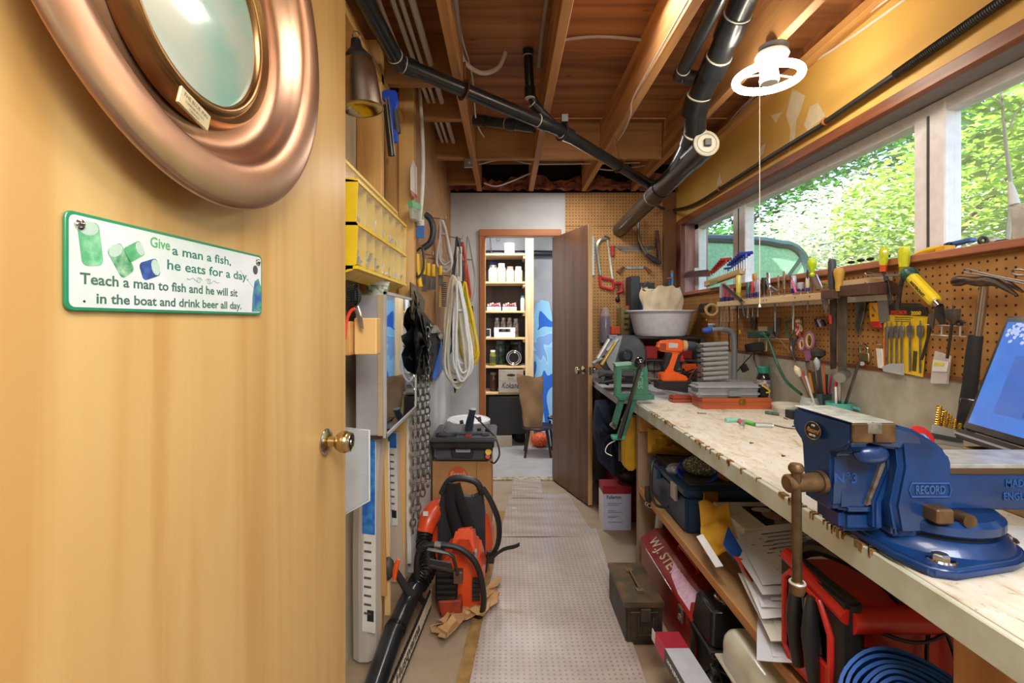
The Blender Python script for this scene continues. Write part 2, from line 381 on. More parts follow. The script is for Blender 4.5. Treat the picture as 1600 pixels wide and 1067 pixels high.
# ceiling: subfloor sheets, joists, blocking
ce = bpy.data.objects.new('ceiling', None); COL.objects.link(ce); ce['kind'] = 'structure'
ys = [-2.4, -.6, .65, 1.86, 3.08, 4.06]
for i in range(5):
    struct('subfloor_panel', B().box((-2.6, ys[i]+.002, 2.575), (1.55, ys[i+1]-.002, 2.595)), PLY, ce)
for x in (-.21, .205, .63, 1.03):
    struct('joist', B().box((x-.019, -2.4, 2.34), (x+.019, 3.93, 2.574)), JST, ce, bev=.002)
for (x0, x1, y, z0) in ((-.45, -.23, 3.14, 2.34), (-.19, .186, 3.14, 2.34), (.224, .611, 3.14, 2.34), (.649, 1.01, 3.14, 2.34), (-.56, -.23, 2.17, 2.35), (-.45, -.23, 2.55, 2.35), (-.45, -.23, 3.72, 2.34), (1.05, 1.33, 1.55, 2.34)):
    struct('blocking', B().box((x0, y, z0), (x1, y+.04, 2.574)), JSX, ce, bev=.002)
# room behind the camera and closet shell
for a, b_ in (((-2.7, -2.5, 0), (1.9, -2.4, 2.6)), ((-2.7, -2.4, 0), (-2.6, .35, 2.6)), ((-2.6, .30, 0), (-.60, .40, 2.6)), ((1.75, -2.4, 0), (1.9, -.6, 2.6)), ((1.38, -.65, 0), (1.9, -.6, 2.6))):
    struct('wall_front', B().box(a, b_), mat('d8d2c4', .8))
struct('wall_closet', B().box((-.75, 5.5, 0), (1.3, 5.6, 2.4)), CONC2)
struct('wall_closet', B().box((-.75, 4.06, 0), (-.6, 5.5, 2.4)).box((1.15, 4.06, 0), (1.3, 5.5, 2.4)), mat('cfd0d2', .7))
struct('ceiling_closet', B().box((-.75, 4.06, 2.4), (1.3, 5.6, 2.46)), mat('cbb592', .7))

# ---- window
win = bpy.data.objects.new('window_1', None); COL.objects.link(win); win['kind'] = 'structure'
ALU = mat('b9babb', .4, .3, c2='a4a5a8', ns=5); VINYL = mat('ececee', .45)
z0, z1 = 1.51, 2.045; y0, y1 = .3, 3.80
struct('head_trim', B().box((XR-.014, y0, z1), (XR+.02, y1+.06, z1+.045)), TRIMY, win, bev=.003)
struct('side_trim', B().box((XR-.014, y1, 1.47), (XR+.02, y1+.06, z1)), mat('7d4f46', .5, c2='6b3a2e', ns=12), win, bev=.003)
struct('head_reveal', B().box((XR+.02, y0, z1+.002), (XR+.20, y1, z1+.03)), mat('8d8a88', .6), win)
struct('side_reveal', B().box((XR+.02, y1, z0), (XR+.20, y1+.03, z1)), mat('b5908a', .5, c2='996c64', ns=18, stretch=(1, 1, .1)), win)
struct('sill', B().box((XR-.03, y0, 1.485), (XR+.20, y1, z0)), wood('8a5038', 'a86a4c', 'y', 26), win, bev=.003)
xf = XR+.10
fr = B().box((xf, y0, z1-.045), (xf+.06, y1, z1)).box((xf, y0, z0), (xf+.06, y1, z0+.02)).box((xf, y1-.07, z0), (xf+.06, y1, z1))
struct('window_frame', fr, VINYL, win, bev=.004)
for ya, yb in ((1.635, 1.76), (3.0, 3.16)):
    mo = struct('mullion', B().box((xf-.004, ya, z0), (xf+.055, yb, z1)), VINYL, win, bev=.004)
    struct('mullion_groove', B().box((xf-.0075, (ya+yb)/2-.004, z0+.02), (xf-.003, (ya+yb)/2+.004, z1-.04)), DGREY, mo)
gl = bpy.data.materials.new('window_glass'); gl.use_nodes = True; MATS['gl'] = gl
b = gl.node_tree.nodes['Principled BSDF']; b.inputs['Base Color'].default_value = (1, 1, 1, 1); b.inputs['Roughness'].default_value = 0
b.inputs['Alpha'].default_value = .08
for ya, yb in ((y0, 1.635), (1.76, 3.0), (3.16, 3.73)):
    struct('pane', B().box((xf+.028, ya, z0+.02), (xf+.032, yb, z1-.04)), gl, win)
struct('latch', B().box((xf-.03, 3.73, 1.66), (xf, 3.75, 1.70)), WHT, win)

# ---- outside: bank, shrubs, trees
def ground(u, v):
    x = 1.66+9*u; y = -3+22*v
    return (x, y, 1.40+.9*u+.9*u*u+.04*math.sin(x*3+y*2))
g = struct('floor_outside', B().sheet(ground, 20, 30), mat('5a4a34', .95, c2='6d7a45', ns=4, bmp=.8), label='earth bank outside the window')
def leafmat(c1, c2, tr=.35):
    m, nt, b = base_mat('leaf'); n = noise(nt, 2.5)
    r = ramp(nt, n.outputs[0], [(.35, lin(c1)), (.65, lin(c2))]); nt.links.new(r.outputs[0], b.inputs['Base Color'])
    b.inputs['Roughness'].default_value = .45
    t = nt.nodes.new('ShaderNodeBsdfTranslucent'); nt.links.new(r.outputs[0], t.inputs[0]); mx = nt.nodes.new('ShaderNodeMixShader')
    mx.inputs[0].default_value = tr; out = nt.nodes['Material Output']
    nt.links.new(b.outputs[0], mx.inputs[1]); nt.links.new(t.outputs[0], mx.inputs[2]); nt.links.new(mx.outputs[0], out.inputs[0])
    return m
LG1 = leafmat('7fa63a', 'b5d25e'); LG2 = leafmat('3f7a35', '5f9a48'); LG3 = leafmat('27552e', '3c7040'); LG4 = leafmat('b4c49a', 'd9dccb')
def leaves(rnd, c, rad, n, size, shell=.35, flat=.5):
    """leaf blades scattered through an ellipsoid, each a folded pointed blade"""
    vs, fs = [], []
    for i in range(n):
        while True:
            p = V((rnd.uniform(-1, 1), rnd.uniform(-1, 1), rnd.uniform(-1, 1)))
            if shell < p.length < 1: break
        # boughs: leaves gather on layers
        p.z = round(p.z*7)/7+rnd.uniform(-.05, .05)
        q = V(c)+V((p.x*rad[0], p.y*rad[1], p.z*rad[2]))
        a = rnd.uniform(0, 2*PI); d = V((math.cos(a), math.sin(a), rnd.uniform(-.5, .2))).normalized()
        s = d.cross(V((rnd.uniform(-flat, flat), rnd.uniform(-flat, flat), 1))).normalized()
        L = size*rnd.uniform(.6, 1.3); up = V((0, 0, .15*L))
        k = len(vs)
        vs += [q-d*L*.5, q+s*L*.3+up, q+d*L*.55, q-s*L*.3+up]
        fs += [(k, k+1, k+2), (k, k+2, k+3)]
    return vs, fs
def shrub(name, label, cat, c, rad, n, size, lm, seed, trunk=True, group=None, base=1.6, bare=False):
    rnd = random.Random(seed); t = T(name, label, cat, (c[0], c[1], base), group)
    vs, fs = leaves(rnd, c, rad, n, size)
    me = bpy.data.meshes.new('foliage'); me.from_pydata([v-V((c[0], c[1], base)) for v in vs], [], fs); me.materials.append(lm)
    o = bpy.data.objects.new('foliage', me); COL.objects.link(o); o.parent = t.o; o['kind'] = 'stuff'
    br = B()
    for k in range(5):
        a = rnd.uniform(0, 2*PI); e = V(c)+V((math.cos(a)*rad[0]*.6, math.sin(a)*rad[1]*.6, rad[2]*rnd.uniform(.1, .7)))
        br.tube([(c[0], c[1], base-.1), V((c[0], c[1], c[2]-rad[2]*.3)), e], [.022, .016, .004], 6, sm=3)
    t.part('branches', br, mat('6d5a48', .9))
    return t
GB = 'trees beyond the window'
shrub('shrub', 'sunlit pale leafy shrub outside the middle window pane', 'shrub', (3.65, 5.1, 1.95), (.95, 1.7, .78), 12000, .07, LG4, 1)
shrub('shrub', 'lower mid green shrub below the pale sunlit shrub, outside the window', 'shrub', (2.75, 3.0, 1.95), (.55, .8, .5), 3600, .06, LG1, 2)
shrub('shrub', 'broad-leaved green shrub outside the right window pane', 'shrub', (2.85, 2.0, 2.1), (.75, .65, .85), 6000, .06, LG1, 3)
shrub('tree', 'dark green tree behind the pale shrub at the middle pane', 'tree', (5.4, 7.6, 3.4), (1.6, 2.0, 2.1), 6500, .13, LG2, 4)
shrub('tree', 'dark evergreen at the far left of the window view', 'tree', (3.6, 9.2, 3.0), (1.5, 1.6, 1.9), 5500, .13, LG3, 5)
shrub('tree', 'tall shaded tree behind the right window pane', 'tree', (5.6, 4.1, 3.4), (1.5, 1.8, 2.3), 6500, .12, LG2, 6)
shrub('tree', 'shaded green tree standing highest beyond the middle pane', 'tree', (8.0, 9.5, 4.5), (2.2, 2.8, 3.0), 5000, .2, LG3, 7)
shrub('shrub', 'dark low shrub between the window and the evergreen', 'shrub', (2.6, 6.2, 2.0), (.6, .9, .5), 3000, .07, LG2, 8)
st = T('sapling', 'slender pale-barked sapling with forked twigs outside the right pane', 'sapling', PX(1572, 400, 1.9))
tb = B().tube([PX(1572, 410, 1.9), PX(1580, 300, 1.92), PX(1572, 230, 1.92), PX(1565, 150, 1.92), PX(1560, 80, 1.93)], [.008, .007, .006, .005, .003], 6, sm=3)
tb.tube([PX(1566, 165, 1.92), PX(1550, 152, 1.9), PX(1530, 148, 1.9)], [.005, .003, .002], 5, sm=3).tube([PX(1578, 200, 1.92), PX(1588, 175, 1.93), PX(1610, 150, 1.95)], [.004, .003, .002], 5, sm=3)
tb.tube([PX(1570, 240, 1.92), PX(1548, 262, 1.9), PX(1540, 285, 1.9)], [.004, .003, .002], 5, sm=3)
st.part('stem', tb, mat('a9a48c', .8))
rnd = random.Random(11); vs, fs = leaves(rnd, PX(1556, 200, 1.95), (.14, .14, .2), 180, .045, 0, .9)
me = bpy.data.meshes.new('foliage'); o0 = st.o.location; me.from_pydata([v-o0 for v in vs], [], fs); me.materials.append(LG1)
o = bpy.data.objects.new('foliage', me); COL.objects.link(o); o.parent = st.o; o['kind'] = 'stuff'
# green sheet with a rounded dark frame, standing on the bank
t = T('garden_screen', 'green translucent screen in a dark rounded frame outside the window', 'screen', PY(1185, 445, 4.1))
D = 4.1
def gp(x, y, d=0): return PY(x, y, D+d)
out = [gp(1085, 372), gp(1185, 376), gp(1216, 381), gp(1236, 384), gp(1252, 396), gp(1262, 418), gp(1264, 445)]
t.part('frame_rail', B().tube(out, .028, 8, sm=5, flat=1.3), mat('2f4a4c', .4))
t.part('brace', B().bar(gp(1252, 400, .02), gp(1216, 450, .02), .05, .03), mat('27463f', .5))
t.part('screen_panel', B().prism([gp(1085, 374), gp(1185, 378), gp(1232, 386), gp(1250, 400), gp(1258, 425), gp(1260, 452), gp(1085, 470)], (0, .01, 0)),
       mat('8fc79a', .5, c2='a9dcb0', ns=40, name='green_plastic'))
t.part('lower_rail', B().tube([gp(1216, 447), gp(1264, 436)], .02, 6), DGREY)
for i in range(14):
    x = rnd.uniform(1262, 1350); p = PX(x, 430, 1.62); r_ = rnd.uniform(.012, .028)
    p.z = 1.50+r_*.2
    solo('pebble', 'dark rounded pebble on the ground outside along the window sill', 'stone', B().ball(p, r_, 8, (1, rnd.uniform(.8, 1.3), .7)), mat('4c4640', .9, c2='7a7166', ns=30), group='pebbles along the outside of the sill')
# ================================================================ DOORS
def dP(s, z, off=0): return V((-.521+.057*s+off, s, z))
def DP(px, py, off=0):
    s = (-.521+off)/((px-CX)/F-.057); return PY(px, py, s)
DD = V((.057, 1, 0)).normalized(); DN = V((1, -.057, 0)).normalized()
DFR = frame(dP(.0, 0), DD, Z3)                # local x along the leaf, y up, z out of the face
DOORW = wood('c2985a', 'cca669', 'z', 13, .38, False, .05, c3='d3b074')
t = T('door_1', None, None, dP(1.35, 0), kind='structure')
t.part('door_leaf', B().hexa([dP(.32, .008, -.036), dP(.32, .008), dP(1.35, .008), dP(1.35, .008, -.036)], [dP(.32, 2.32, -.036), dP(.32, 2.32), dP(1.35, 2.32), dP(1.35, 2.32, -.036)]), DOORW, bev=.0015)
k = DP(508, 690); ax = DN
kn = t.part('door_knob', B().lathe([(0, 0), (.031, 0), (.032, .004), (.027, .009), (.014, .012), (.012, .026), (.02, .032), (.0265, .042), (.0275, .052), (.024, .062), (.019, .066)], k, ax, 28), mat('bfa878', .25, 1))
t.part('knob_face', B().lathe([(.0245, .0605), (.0235, .0665), (.019, .064), (.0175, .0665), (.007, .0668), (.006, .069), (0, .069)], k, ax, 24), mat('c9c6bb', .22, 1), kn)
t.part('rosette', B().lathe([(0, .0006), (.033, .001), (.034, .004), (.03, .0075), (.02, .009)], k, ax, 28), mat('c9c6bb', .22, 1))
# copper wall dish
C0 = dP(.728, 1.808); C1 = dP(.732, 1.765)
t = T('wall_dish', 'large copper-coloured round dish with a grey-green glass centre hanging on the yellow door', 'wall decoration', C0)
t.part('bowl', B().lathe([(.10, .006), (.15, .007), (.185, .012), (.20, .009), (.215, .005), (.238, .005), (.252, .014), (.261, .034), (.268, .047), (.276, .053), (.292, .056), (.315, .0565), (.333, .0545), (.3405, .0525), (.343, .050), (.343, .047), (.340, .046), (.333, .048), (.30, .05), (.27, .044), (.25, .008), (.23, .001), (.1, .001)], C0, DN, 96),
       mat('c9a288', .36, 1, c2='b88f73', ns=5, name='copper'), ang=60)
t.part('inner_ring', B().lathe([(.176, .010), (.172, .028), (.166, .034), (.160, .030), (.156, .027), (.152, .031), (.147, .033), (.141, .030), (.139, .02)], C1, DN, 96), mat('8f6a45', .28, 1, c2='a9855a', ns=6), ang=60)
t.part('glass_centre', B().lathe([(.142, .022), (.10, .0245), (.05, .0255), (0, .026)], C1, DN, 64), mat('a3aea2', .22, 0, c2='7fa89c', ns=7, coat=.5), label='grey-green glazed centre disc')
tg = frame(DP(301, 171, .062), DD*.97+Z3*-.28, Z3)
pl = t.part('tag', B(tg).box((-.030, -.0125, 0), (.030, .0125, .004)), mat('c9bd9a', .35, .6), bev=.0008, label='small engraved metal tag')
t.text('THE BLUE INN', tg @ Matrix.Translation((0, .005, .0043)), .0075, BLK, pl, 0)
t.text('LUNENBURG N.S.', tg @ Matrix.Translation((0, -.0028, .0043)), .0048, BLK, pl, 0)
t.text('CANADA', tg @ Matrix.Translation((0, -.0085, .0043)), .0048, BLK, pl, 0)
# tin sign
SG = frame(dP(.536, 1.302, .0015), DD, Z3); L, H = .389, .112
t = T('tin_sign', 'green-edged tin sign with a fishing saying screwed to the yellow door', 'sign', dP(.73, 1.30))
def rrect(w, h, r, n=4, x0=0, y0=0, z=0):
    o = []
    for cx, cy, a0 in ((w-r, r, -90), (w-r, h-r, 0), (r, h-r, 90), (r, r, 180)):
        for i in range(n+1):
            a = math.radians(a0+90*i/n); o.append(V((x0+cx+r*math.cos(a), y0+cy+r*math.sin(a), z)))
    return o
t.part('plate', B(SG).prism(rrect(L, H, .009), (0, 0, .004)), mat('1f8a5f', .35, coat=.4), bev=.0008)
face = t.part('printed_face', B(SG).prism(rrect(L-.008, H-.008, .007, x0=.004, y0=.004, z=.0038), (0, 0, .0006)), mat('cfdcd8', .25, c2='dfe4ea', ns=8, coat=.6), label='pale printed face')
TX = mat('2f7d6c', .5); TX2 = mat('46705f', .5)
def sg(s, z, d=.0046): return SG @ Matrix.Translation((s-.536, z-1.302, d))
t.text('Give', sg(.672, 1.3965), .0195, mat('5fae6c', .5), face, 0, bold=.0004)
t.text('a man a fish,', sg(.762, 1.391), .0185, TX, face, 0, bold=.0003, fit=.135)
t.text('he eats for a day.', sg(.782, 1.3695), .0195, TX, face, 0, bold=.0003, fit=.195)
t.text('Teach a man to fish and he will sit', sg(.700, 1.3385), .0180, TX2, face, 0, bold=.0004, fit=.295)
t.text('in the boat and drink beer all day.', sg(.716, 1.3165), .0170, TX2, face, 0, bold=.0004, fit=.285)
def can(cx, cy, w, h, a, c):
    M = SG @ Matrix.Translation((cx, cy, .0045)) @ Matrix.Rotation(math.radians(a), 4, 'Z')
    b = B(M).prism(rrect(w, h, w*.25, x0=-w/2, y0=-h/2), (0, 0, .0003))
    t.part('printed_can', b, c, face)
    t.part('printed_can_end', B(M).prism([(math.cos(k*PI/6)*w*.46, math.sin(k*PI/6)*w*.3+h/2-w*.25, .0003) for k in range(12)], (0, 0, .0002)), mat('b9d3c6', .4), face)
can(.030, .078, .028, .050, 8, mat('58ab78', .4, c2='8ed0a5', ns=60)); can(.072, .064, .024, .040, 35, mat('3f8f62', .4, c2='a5cfae', ns=70))
can(.092, .078, .020, .030, -60, mat('4aa06c', .4, c2='79bd8d', ns=70)); can(.118, .058, .024, .032, -70, mat('3d63ab', .4, c2='2b3f7e', ns=70))
orn = B(SG)
for s in (-1, 1):
    orn.tube([(.225+s*(.004+.034*k/16*math.cos(0))*1, .0515+.004*math.sin(k*.8)*(1-k/18), .0045) for k in range(17)], .0005, 4)
    orn.tube([(.225+s*(.012+.004*math.cos(a*.5)), .0515+.004*math.sin(a*.5), .0045) for a in range(14)], .0005, 4)
t.part('printed_scroll', orn, mat('8fa59c', .5), face)
an = B(SG).prism([(.355, .006, .0044), (.386, .006, .0044), (.386, .05, .0044), (.376, .068, .0044), (.364, .062, .0044), (.357, .035, .0044)], (0, 0, .0003))
t.part('printed_angler', an, mat('4f9a90', .5, c2='3c5fa0', ns=50), face)
t.part('printed_cap', B(SG).prism([(.366+.008*math.cos(k*PI/6), .083+.0085*math.sin(k*PI/6), .0044) for k in range(12)], (0, 0, .0003)), mat('4f4a52', .5), face)
t.part('printed_rod', B(SG).tube([(.318, .078, .0045), (.36, .05, .0045)], .0005, 4), mat('b9c4c4', .4), face)
for u, v in ((.016, .098), (.374, .098)):
    sc = t.part('screw', B(SG).lathe([(0, .004), (.0068, .004), (.0062, .0062), (.003, .0078), (0, .008)], (u, v, 0), (0, 0, 1), 14), CHR)
    t.part('screw_slot', B(SG).box((u-.004, v-.0006, .0076), (u+.004, v+.0006, .0083)), BLK, sc)
for u, v in ((.022, .011), (.382, .014)):
    t.part('nail_hole', B(SG).cyl((u, v, .0042), (u, v, .0049), .0014, n=8), BLK)

# brown closet door, ajar
hx = V((.408, 3.955, 0)); e = V((.604, 3.385, 0)); dd = (e-hx).normalized(); nn = V((-dd.y, dd.x, 0))   # nn points to +x
MD = frame(hx, dd, Z3); wdt = (e-hx).length                 # z out = dd x Z
t = T('door_2', None, None, hx, kind='structure')
DKW = wood('4f3422', '6b4830', 'z', 13, .35, False, .1, c3='7a5539')
t.part('door_leaf', B(MD).box((.004, .012, -.0), (wdt-.004, 1.965, .033)), DKW, bev=.001)
t.part('edge_strip', B(MD).box((wdt-.0045, .013, .001), (wdt, 1.964, .032)), wood('c79a62', 'dcb482', 'z', 20), label='pale unpainted edge')
kz = .945
lk = t.part('door_knob', B(MD).lathe([(.031, 0), (.031, .006), (.013, .012), (.012, .026), (.024, .034), (.028, .046), (.024, .06), (.012, .066), (0, .066)], (wdt-.065, kz, .033), (0, 0, 1), 20), mat('d9c9a8', .12, 1))
lk2 = t.part('door_knob', B(MD).lathe([(.031, 0), (.031, .006), (.013, .012), (.012, .026), (.024, .034), (.028, .046), (.024, .06), (.012, .066), (0, .066)], (wdt-.065, kz, 0), (0, 0, -1), 20), mat('d9d9d9', .12, 1))
t.part('latch_plate', B(MD).box((wdt-.0005, kz-.028, .006), (wdt+.0015, kz+.028, .027)), STEEL)

# ================================================================ CEILING FITTINGS
ABS = mat('17191c', .3, c2='202428', ns=14, coat=.15); SEAM = mat('c9c7b4', .5)
def collar(b, p, d, r, l): d = V(d).normalized(); p = V(p); return b.cyl(p-d*l/2, p+d*l/2, r, n=20)
def pipe(name, label, pts, r, col=None, seams=(), loc=None, parts=()):
    t = T(name, label, 'pipe', loc or pts[0])
    t.part('pipe_run', B().tube(pts, r, 18), ABS)
    for p, d, ln in parts:
        t.part('coupling', collar(B(), p, d, r*1.17, ln), ABS, bev=.001)
        t.part('cement_ring', collar(B(), V(p)-V(d).normalized()*ln*.5, d, r*1.08, .007), SEAM, label='pale smear of cement')
    return t
a0, a1, a2, a3 = PY(548, -40, 1.42), PY(622, 98, 1.87), PY(870, 201, 2.39), V((.90, 3.05, 2.15))
d1 = a1-a0; d2 = a2-a1
t = pipe('drain_pipe', 'thin black drain pipe running slantwise under the joists to the big pipe', [a0, a1-d1.normalized()*.02, a1+d2.normalized()*.03, a2, a3], .03,
         parts=[(a1-d1.normalized()*.02, d1, .05), (a1+d2.normalized()*.05, d2, .05), (a2-d2.normalized()*.10, d2, .05), (a2+(a3-a2)*.08, d2, .07)])
s1 = a1+d2*.36
t.part('hanger_strap', B().ring(s1, .034, .004, d2, 18, 4, flat=3).tube([s1+V((0, 0, .034)), s1+V((0, 0, .12))], .006, 4, flat=.4), mat('8a5a3a', .5, .7), label='rusty perforated strap')
s2 = a2+(a3-a2)*.62
t.part('hanger_strap', B().ring(s2, .034, .003, d2, 18, 4, flat=3).tube([s2+V((0, 0, .034)), s2+V((-.05, -.05, .19))], .005, 4, flat=.4), mat('8a5a3a', .5, .7))
t.part('hose_clamp', B().ring(a2+(a3-a2)*.05, .037, .005, d2, 18, 4, flat=2).box(a2+V((.02, -.04, .02)), a2+V((.05, -.01, .055))), mat('4a4b4a', .5, .6))
v0, v1, v2, v3 = PY(825, 82, 2.30), PY(828, 145, 2.30), PY(838, 168, 2.33), PY(866, 196, 2.38); v0.z = 2.57
pipe('vent_pipe', 'short black pipe dropping from the subfloor into the thin drain pipe', [v0, v1, v2, v3], .022, parts=[(v0-V((0, 0, .01)), (0, 0, 1), .03), (v1, (0, 0, 1), .05), (v2, v3-v2, .05)])
h0, h1 = PY(742, 187, 2.62), PY(835, 199, 2.46)
pipe('branch_pipe', 'black branch pipe running level behind the left joist', [h0, h0.lerp(h1, .5), h1], .027, parts=[(h0+(h1-h0)*.1, h1-h0, .07), (h0+(h1-h0)*.62, h1-h0, .05)])
b0 = PY(1103, 225, 2.28); b1 = PY(968, 360, 3.955); bd = (b1-b0).normalized(); R4 = .056
t = T('sewer_pipe', 'big black sewer pipe with a clean-out plug, running into the far pegboard', 'pipe', b0)
t.part('pipe_run', B().cyl(b0+bd*.03, b1, R4, n=28), ABS)
t.part('hub', B().cyl(b0, b0+bd*.16, R4*1.12, n=28), ABS, bev=.002)
t.part('hub', B().cyl(b0+bd*.62, b0+bd*.78, R4*1.1, n=28), ABS, bev=.002)
t.part('cement_ring', B().cyl(b0+bd*.78, b0+bd*.788, R4*1.09, n=28), SEAM, label='pale smear of cement')
pg = t.part('cleanout_plug', B().lathe([(R4*1.08, 0), (R4*1.08, -.008), (R4*.95, -.012), (R4*.6, -.0125), (0, -.0125)], b0, bd, 28), mat('b5b2a5', .45), label='pale grey clean-out plug')
Mp = frame(b0-bd*.0125, X3, Z3)
t.part('plug_square', B(Mp).box((-.016, -.016, 0), (.016, .016, .016)), BLK, pg, bev=.002)
t.part('plug_ring', B().ring(b0-bd*.013, R4*.8, .0025, bd, 28, 6), mat('9a978b', .4), pg)
c0, c1, c2, c3 = PY(1182, -45, 1.70), PY(1116, 105, 2.08), PY(1088, 165, 2.24), PY(1083, 215, 2.34); c4 = b0+bd*.42
t = T('waste_stack', 'fat black elbowed pipe coming down beside the ring lamp onto the sewer pipe', 'pipe', c0)
t.part('pipe_run', B().tube([c0, c1, c2, c3, c4], .05, 22, sm=4), ABS)
for p, d, ln in ((c0.lerp(c1, .52), c1-c0, .10), (c1-(c1-c0).normalized()*.01, c1-c0, .09), (c2, c3-c1, .09), (c3, c4-c2, .07)):
    t.part('coupling', collar(B(), p, d, .0575, ln), ABS, bev=.002)
    t.part('cement_ring', collar(B(), V(p)-V(d).normalized()*ln*.5, d, .054, .008), SEAM, label='pale smear of cement')
st_ = c2.lerp(c3, .1)
t.part('sticker', B(frame(st_+V((-.02, -.0585, 0)), X3, Z3)).box((-.009, -.009, 0), (.009, .009, .001)), mat('d9cf98', .6))
d0, d1_, d2_ = PY(1142, -40, 1.62), PY(1063, 118, 2.2), PY(1100, 126, 2.16)
pipe('waste_pipe', 'thin black pipe left of the fat elbowed pipe, turning into it', [d0, d1_, d2_], .028, parts=[(d1_-(d1_-d0).normalized()*.02, d1_-d0, .05), (d1_+(d2_-d1_)*.45, d2_-d1_, .05)])
# ring lamp
lc = PY(1200, 122, 1.86); 
t = T('ring_lamp', 'lit white ring-shaped fluorescent ceiling lamp on a round base by the window', 'lamp', (lc.x+.02, lc.y, 2.34))
GLOW = bpy.data.materials.new('lamp_glow'); GLOW.use_nodes = True; b_ = GLOW.node_tree.nodes['Principled BSDF']
b_.inputs['Emission Color'].default_value = (1, .89, .72, 1); b_.inputs['Emission Strength'].default_value = 32
t.part('ceiling_box', B().cyl((lc.x+.02, lc.y, 2.30), (lc.x+.02, lc.y, 2.34), .052, n=20), DGREY)
t.part('socket_base', B().lathe([(.055, .0), (.06, -.012), (.05, -.03), (.028, -.045), (.022, -.06)], (lc.x+.015, lc.y, 2.315), (0, 0, 1), 24), mat('f2f0ea', .3))
t.part('ballast', B().lathe([(.022, 0), (.03, -.01), (.036, -.05), (.03, -.062), (0, -.064)], (lc.x+.005, lc.y, 2.262), (0, 0, 1), 20), mat('f2f0ea', .3))
t.part('glowing_tube', B().ring(lc, .112, .0145, (0, 0, 1), 40, 12), GLOW)
t.part('holder_arm', B().tube([lc+V((-.108, 0, 0)), lc+V((-.03, 0, .012)), lc+V((.03, 0, .012)), lc+V((.108, 0, 0))], .005, 6, flat=.6), mat('f2f0ea', .4))
pc = PY(1187, 480, 1.78)
t = T('lamp_cord', 'thin white pull cord hanging from the ring lamp down to the tool rack', 'cord', (pc.x, pc.y, 2.2))
t.part('cord', B().tube([(pc.x, pc.y, 2.26), (pc.x, pc.y, pc.z)], .0016, 6), mat('f0ead8', .6))
t.part('cord_bell', B().lathe([(.001, .012), (.004, .008), (.005, 0), (0, -.001)], pc, (0, 0, 1), 10), WHT)
# conduit above the window and cables
def cable(name, label, pts, r, m, sm=5, cat='cable', group=None, n=8):
    return solo(name, label, cat, B().tube(pts, r, n, sm=sm), m, group)
xw = XR-.025
cable('black_cable', 'thick black cable looping from the sewer pipe up along the window trim', [PY(1022, 318, 3.2), PX(1040, 327, xw-.03), PX(1065, 326, xw), PX(1092, 316, xw), PX(1130, 292, xw), PX(1200, 247, xw), PX(1290, 192, xw)], .011, BLK, 6)
t = T('flexible_conduit', 'ribbed black conduit above the window, right of the black cable', 'conduit', PX(1290, 190, xw))
t.part('tube', B().tube([PX(1285, 194, xw), PX(1420, 102, xw), PX(1600, -22, xw), PX(1640, -50, xw)], .0125, 10, sm=3), mat('3b3a38', .45, .5))
rb = B(); pa, pb = PX(1400, 116, xw), PX(1640, -50, xw)
for i in range(70): rb.ring(pa.lerp(pb, i/69), .0135, .0025, pb-pa, 10, 4)
t.part('rib', rb, mat('4a4846', .4, .6), kind='stuff')
for i, x in enumerate((1125, 1290)): solo('cable_clip', ['orange-brown cable clip above the far end of the window', 'orange-brown cable clip above the middle window pane'][i], 'clip', B().ring(PX(x, 295-105*i, xw), .014, .003, (0, 1, 0), 12, 5, flat=2), mat('b8672a', .5))
PEX = mat('cfc8b8', .45); WCAB = mat('d8d4ca', .5)
for i, (x, r_) in enumerate(((-.455, .008), (-.405, .010), (-.375, .009), (-.335, .014))):
    solo('water_pipe', ['thinnest cream water pipe, leftmost of the bundle between the left joists', 'second cream pipe from the left in the joist bundle', 'third cream pipe from the left in the joist bundle', 'thickest cream pipe, rightmost of the bundle between the left joists'][i], 'pipe',
         B().cyl((x, .2, 2.44), (x, 3.12, 2.44), r_, n=10), PEX, 'cream pipes between the joists')
cable('water_pipe', 'grey plastic pipe running beside the leftmost joist before it loops', [(-.17, .2, 2.42), (-.17, 1.5, 2.42), PY(719, 76, 2.15)], .011, mat('a5a09a', .5), 1, 'pipe')
cable('water_pipe', 'cream pipe looping down from the subfloor beside the left joist', [PY(719, 74, 2.16), PY(726, 97, 2.2), PY(752, 114, 2.24), PY(778, 106, 2.28), PY(790, 82, 2.3)], .0105, mat('d9cfb4', .4), 6, 'pipe')
cable('electric_cable', 'thin white cable hanging between the left joist and the drain pipe', [PY(700, -30, 1.75), PY(722, 60, 2.1), PY(738, 120, 2.35), PY(744, 188, 2.6), PY(756, 214, 2.75)], .004, WCAB)
cable('water_pipe', 'grey pipe clipped along the second joist', [PY(858, -30, 1.8), PY(846, 62, 2.2), PY(841, 105, 2.35)], .009, mat('a5a09a', .5), 4, 'pipe')
cable('water_pipe', 'short grey pipe crossing between the second and third joists', [PY(868, 64, 2.2), PY(935, 57, 2.18), PY(1008, 63, 2.2)], .007, mat('b0a49c', .5), 4, 'pipe')
cable('electric_cable', 'white cable stapled along the third joist down to the drain pipe', [(.60, 1.4, 2.345), (.60, 1.9, 2.345), (.602, 2.3, 2.345), PY(985, 180, 2.45), PY(975, 205, 2.7), PY(963, 222, 2.9)], .004, WCAB)
cable('electric_cable', 'white cable sagging beyond the blocking at the far end', [PY(745, 258, 3.5), PY(790, 248, 3.5), PY(830, 256, 3.5), PY(900, 256, 3.5), PY(1000, 254, 3.5)], .005, WCAB)
cable('electric_cable', 'white cable curving low over the white wall', [PY(756, 286, 3.6), PY(775, 291, 3.6), PY(800, 283, 3.6), PY(830, 270, 3.6)], .005, WCAB)
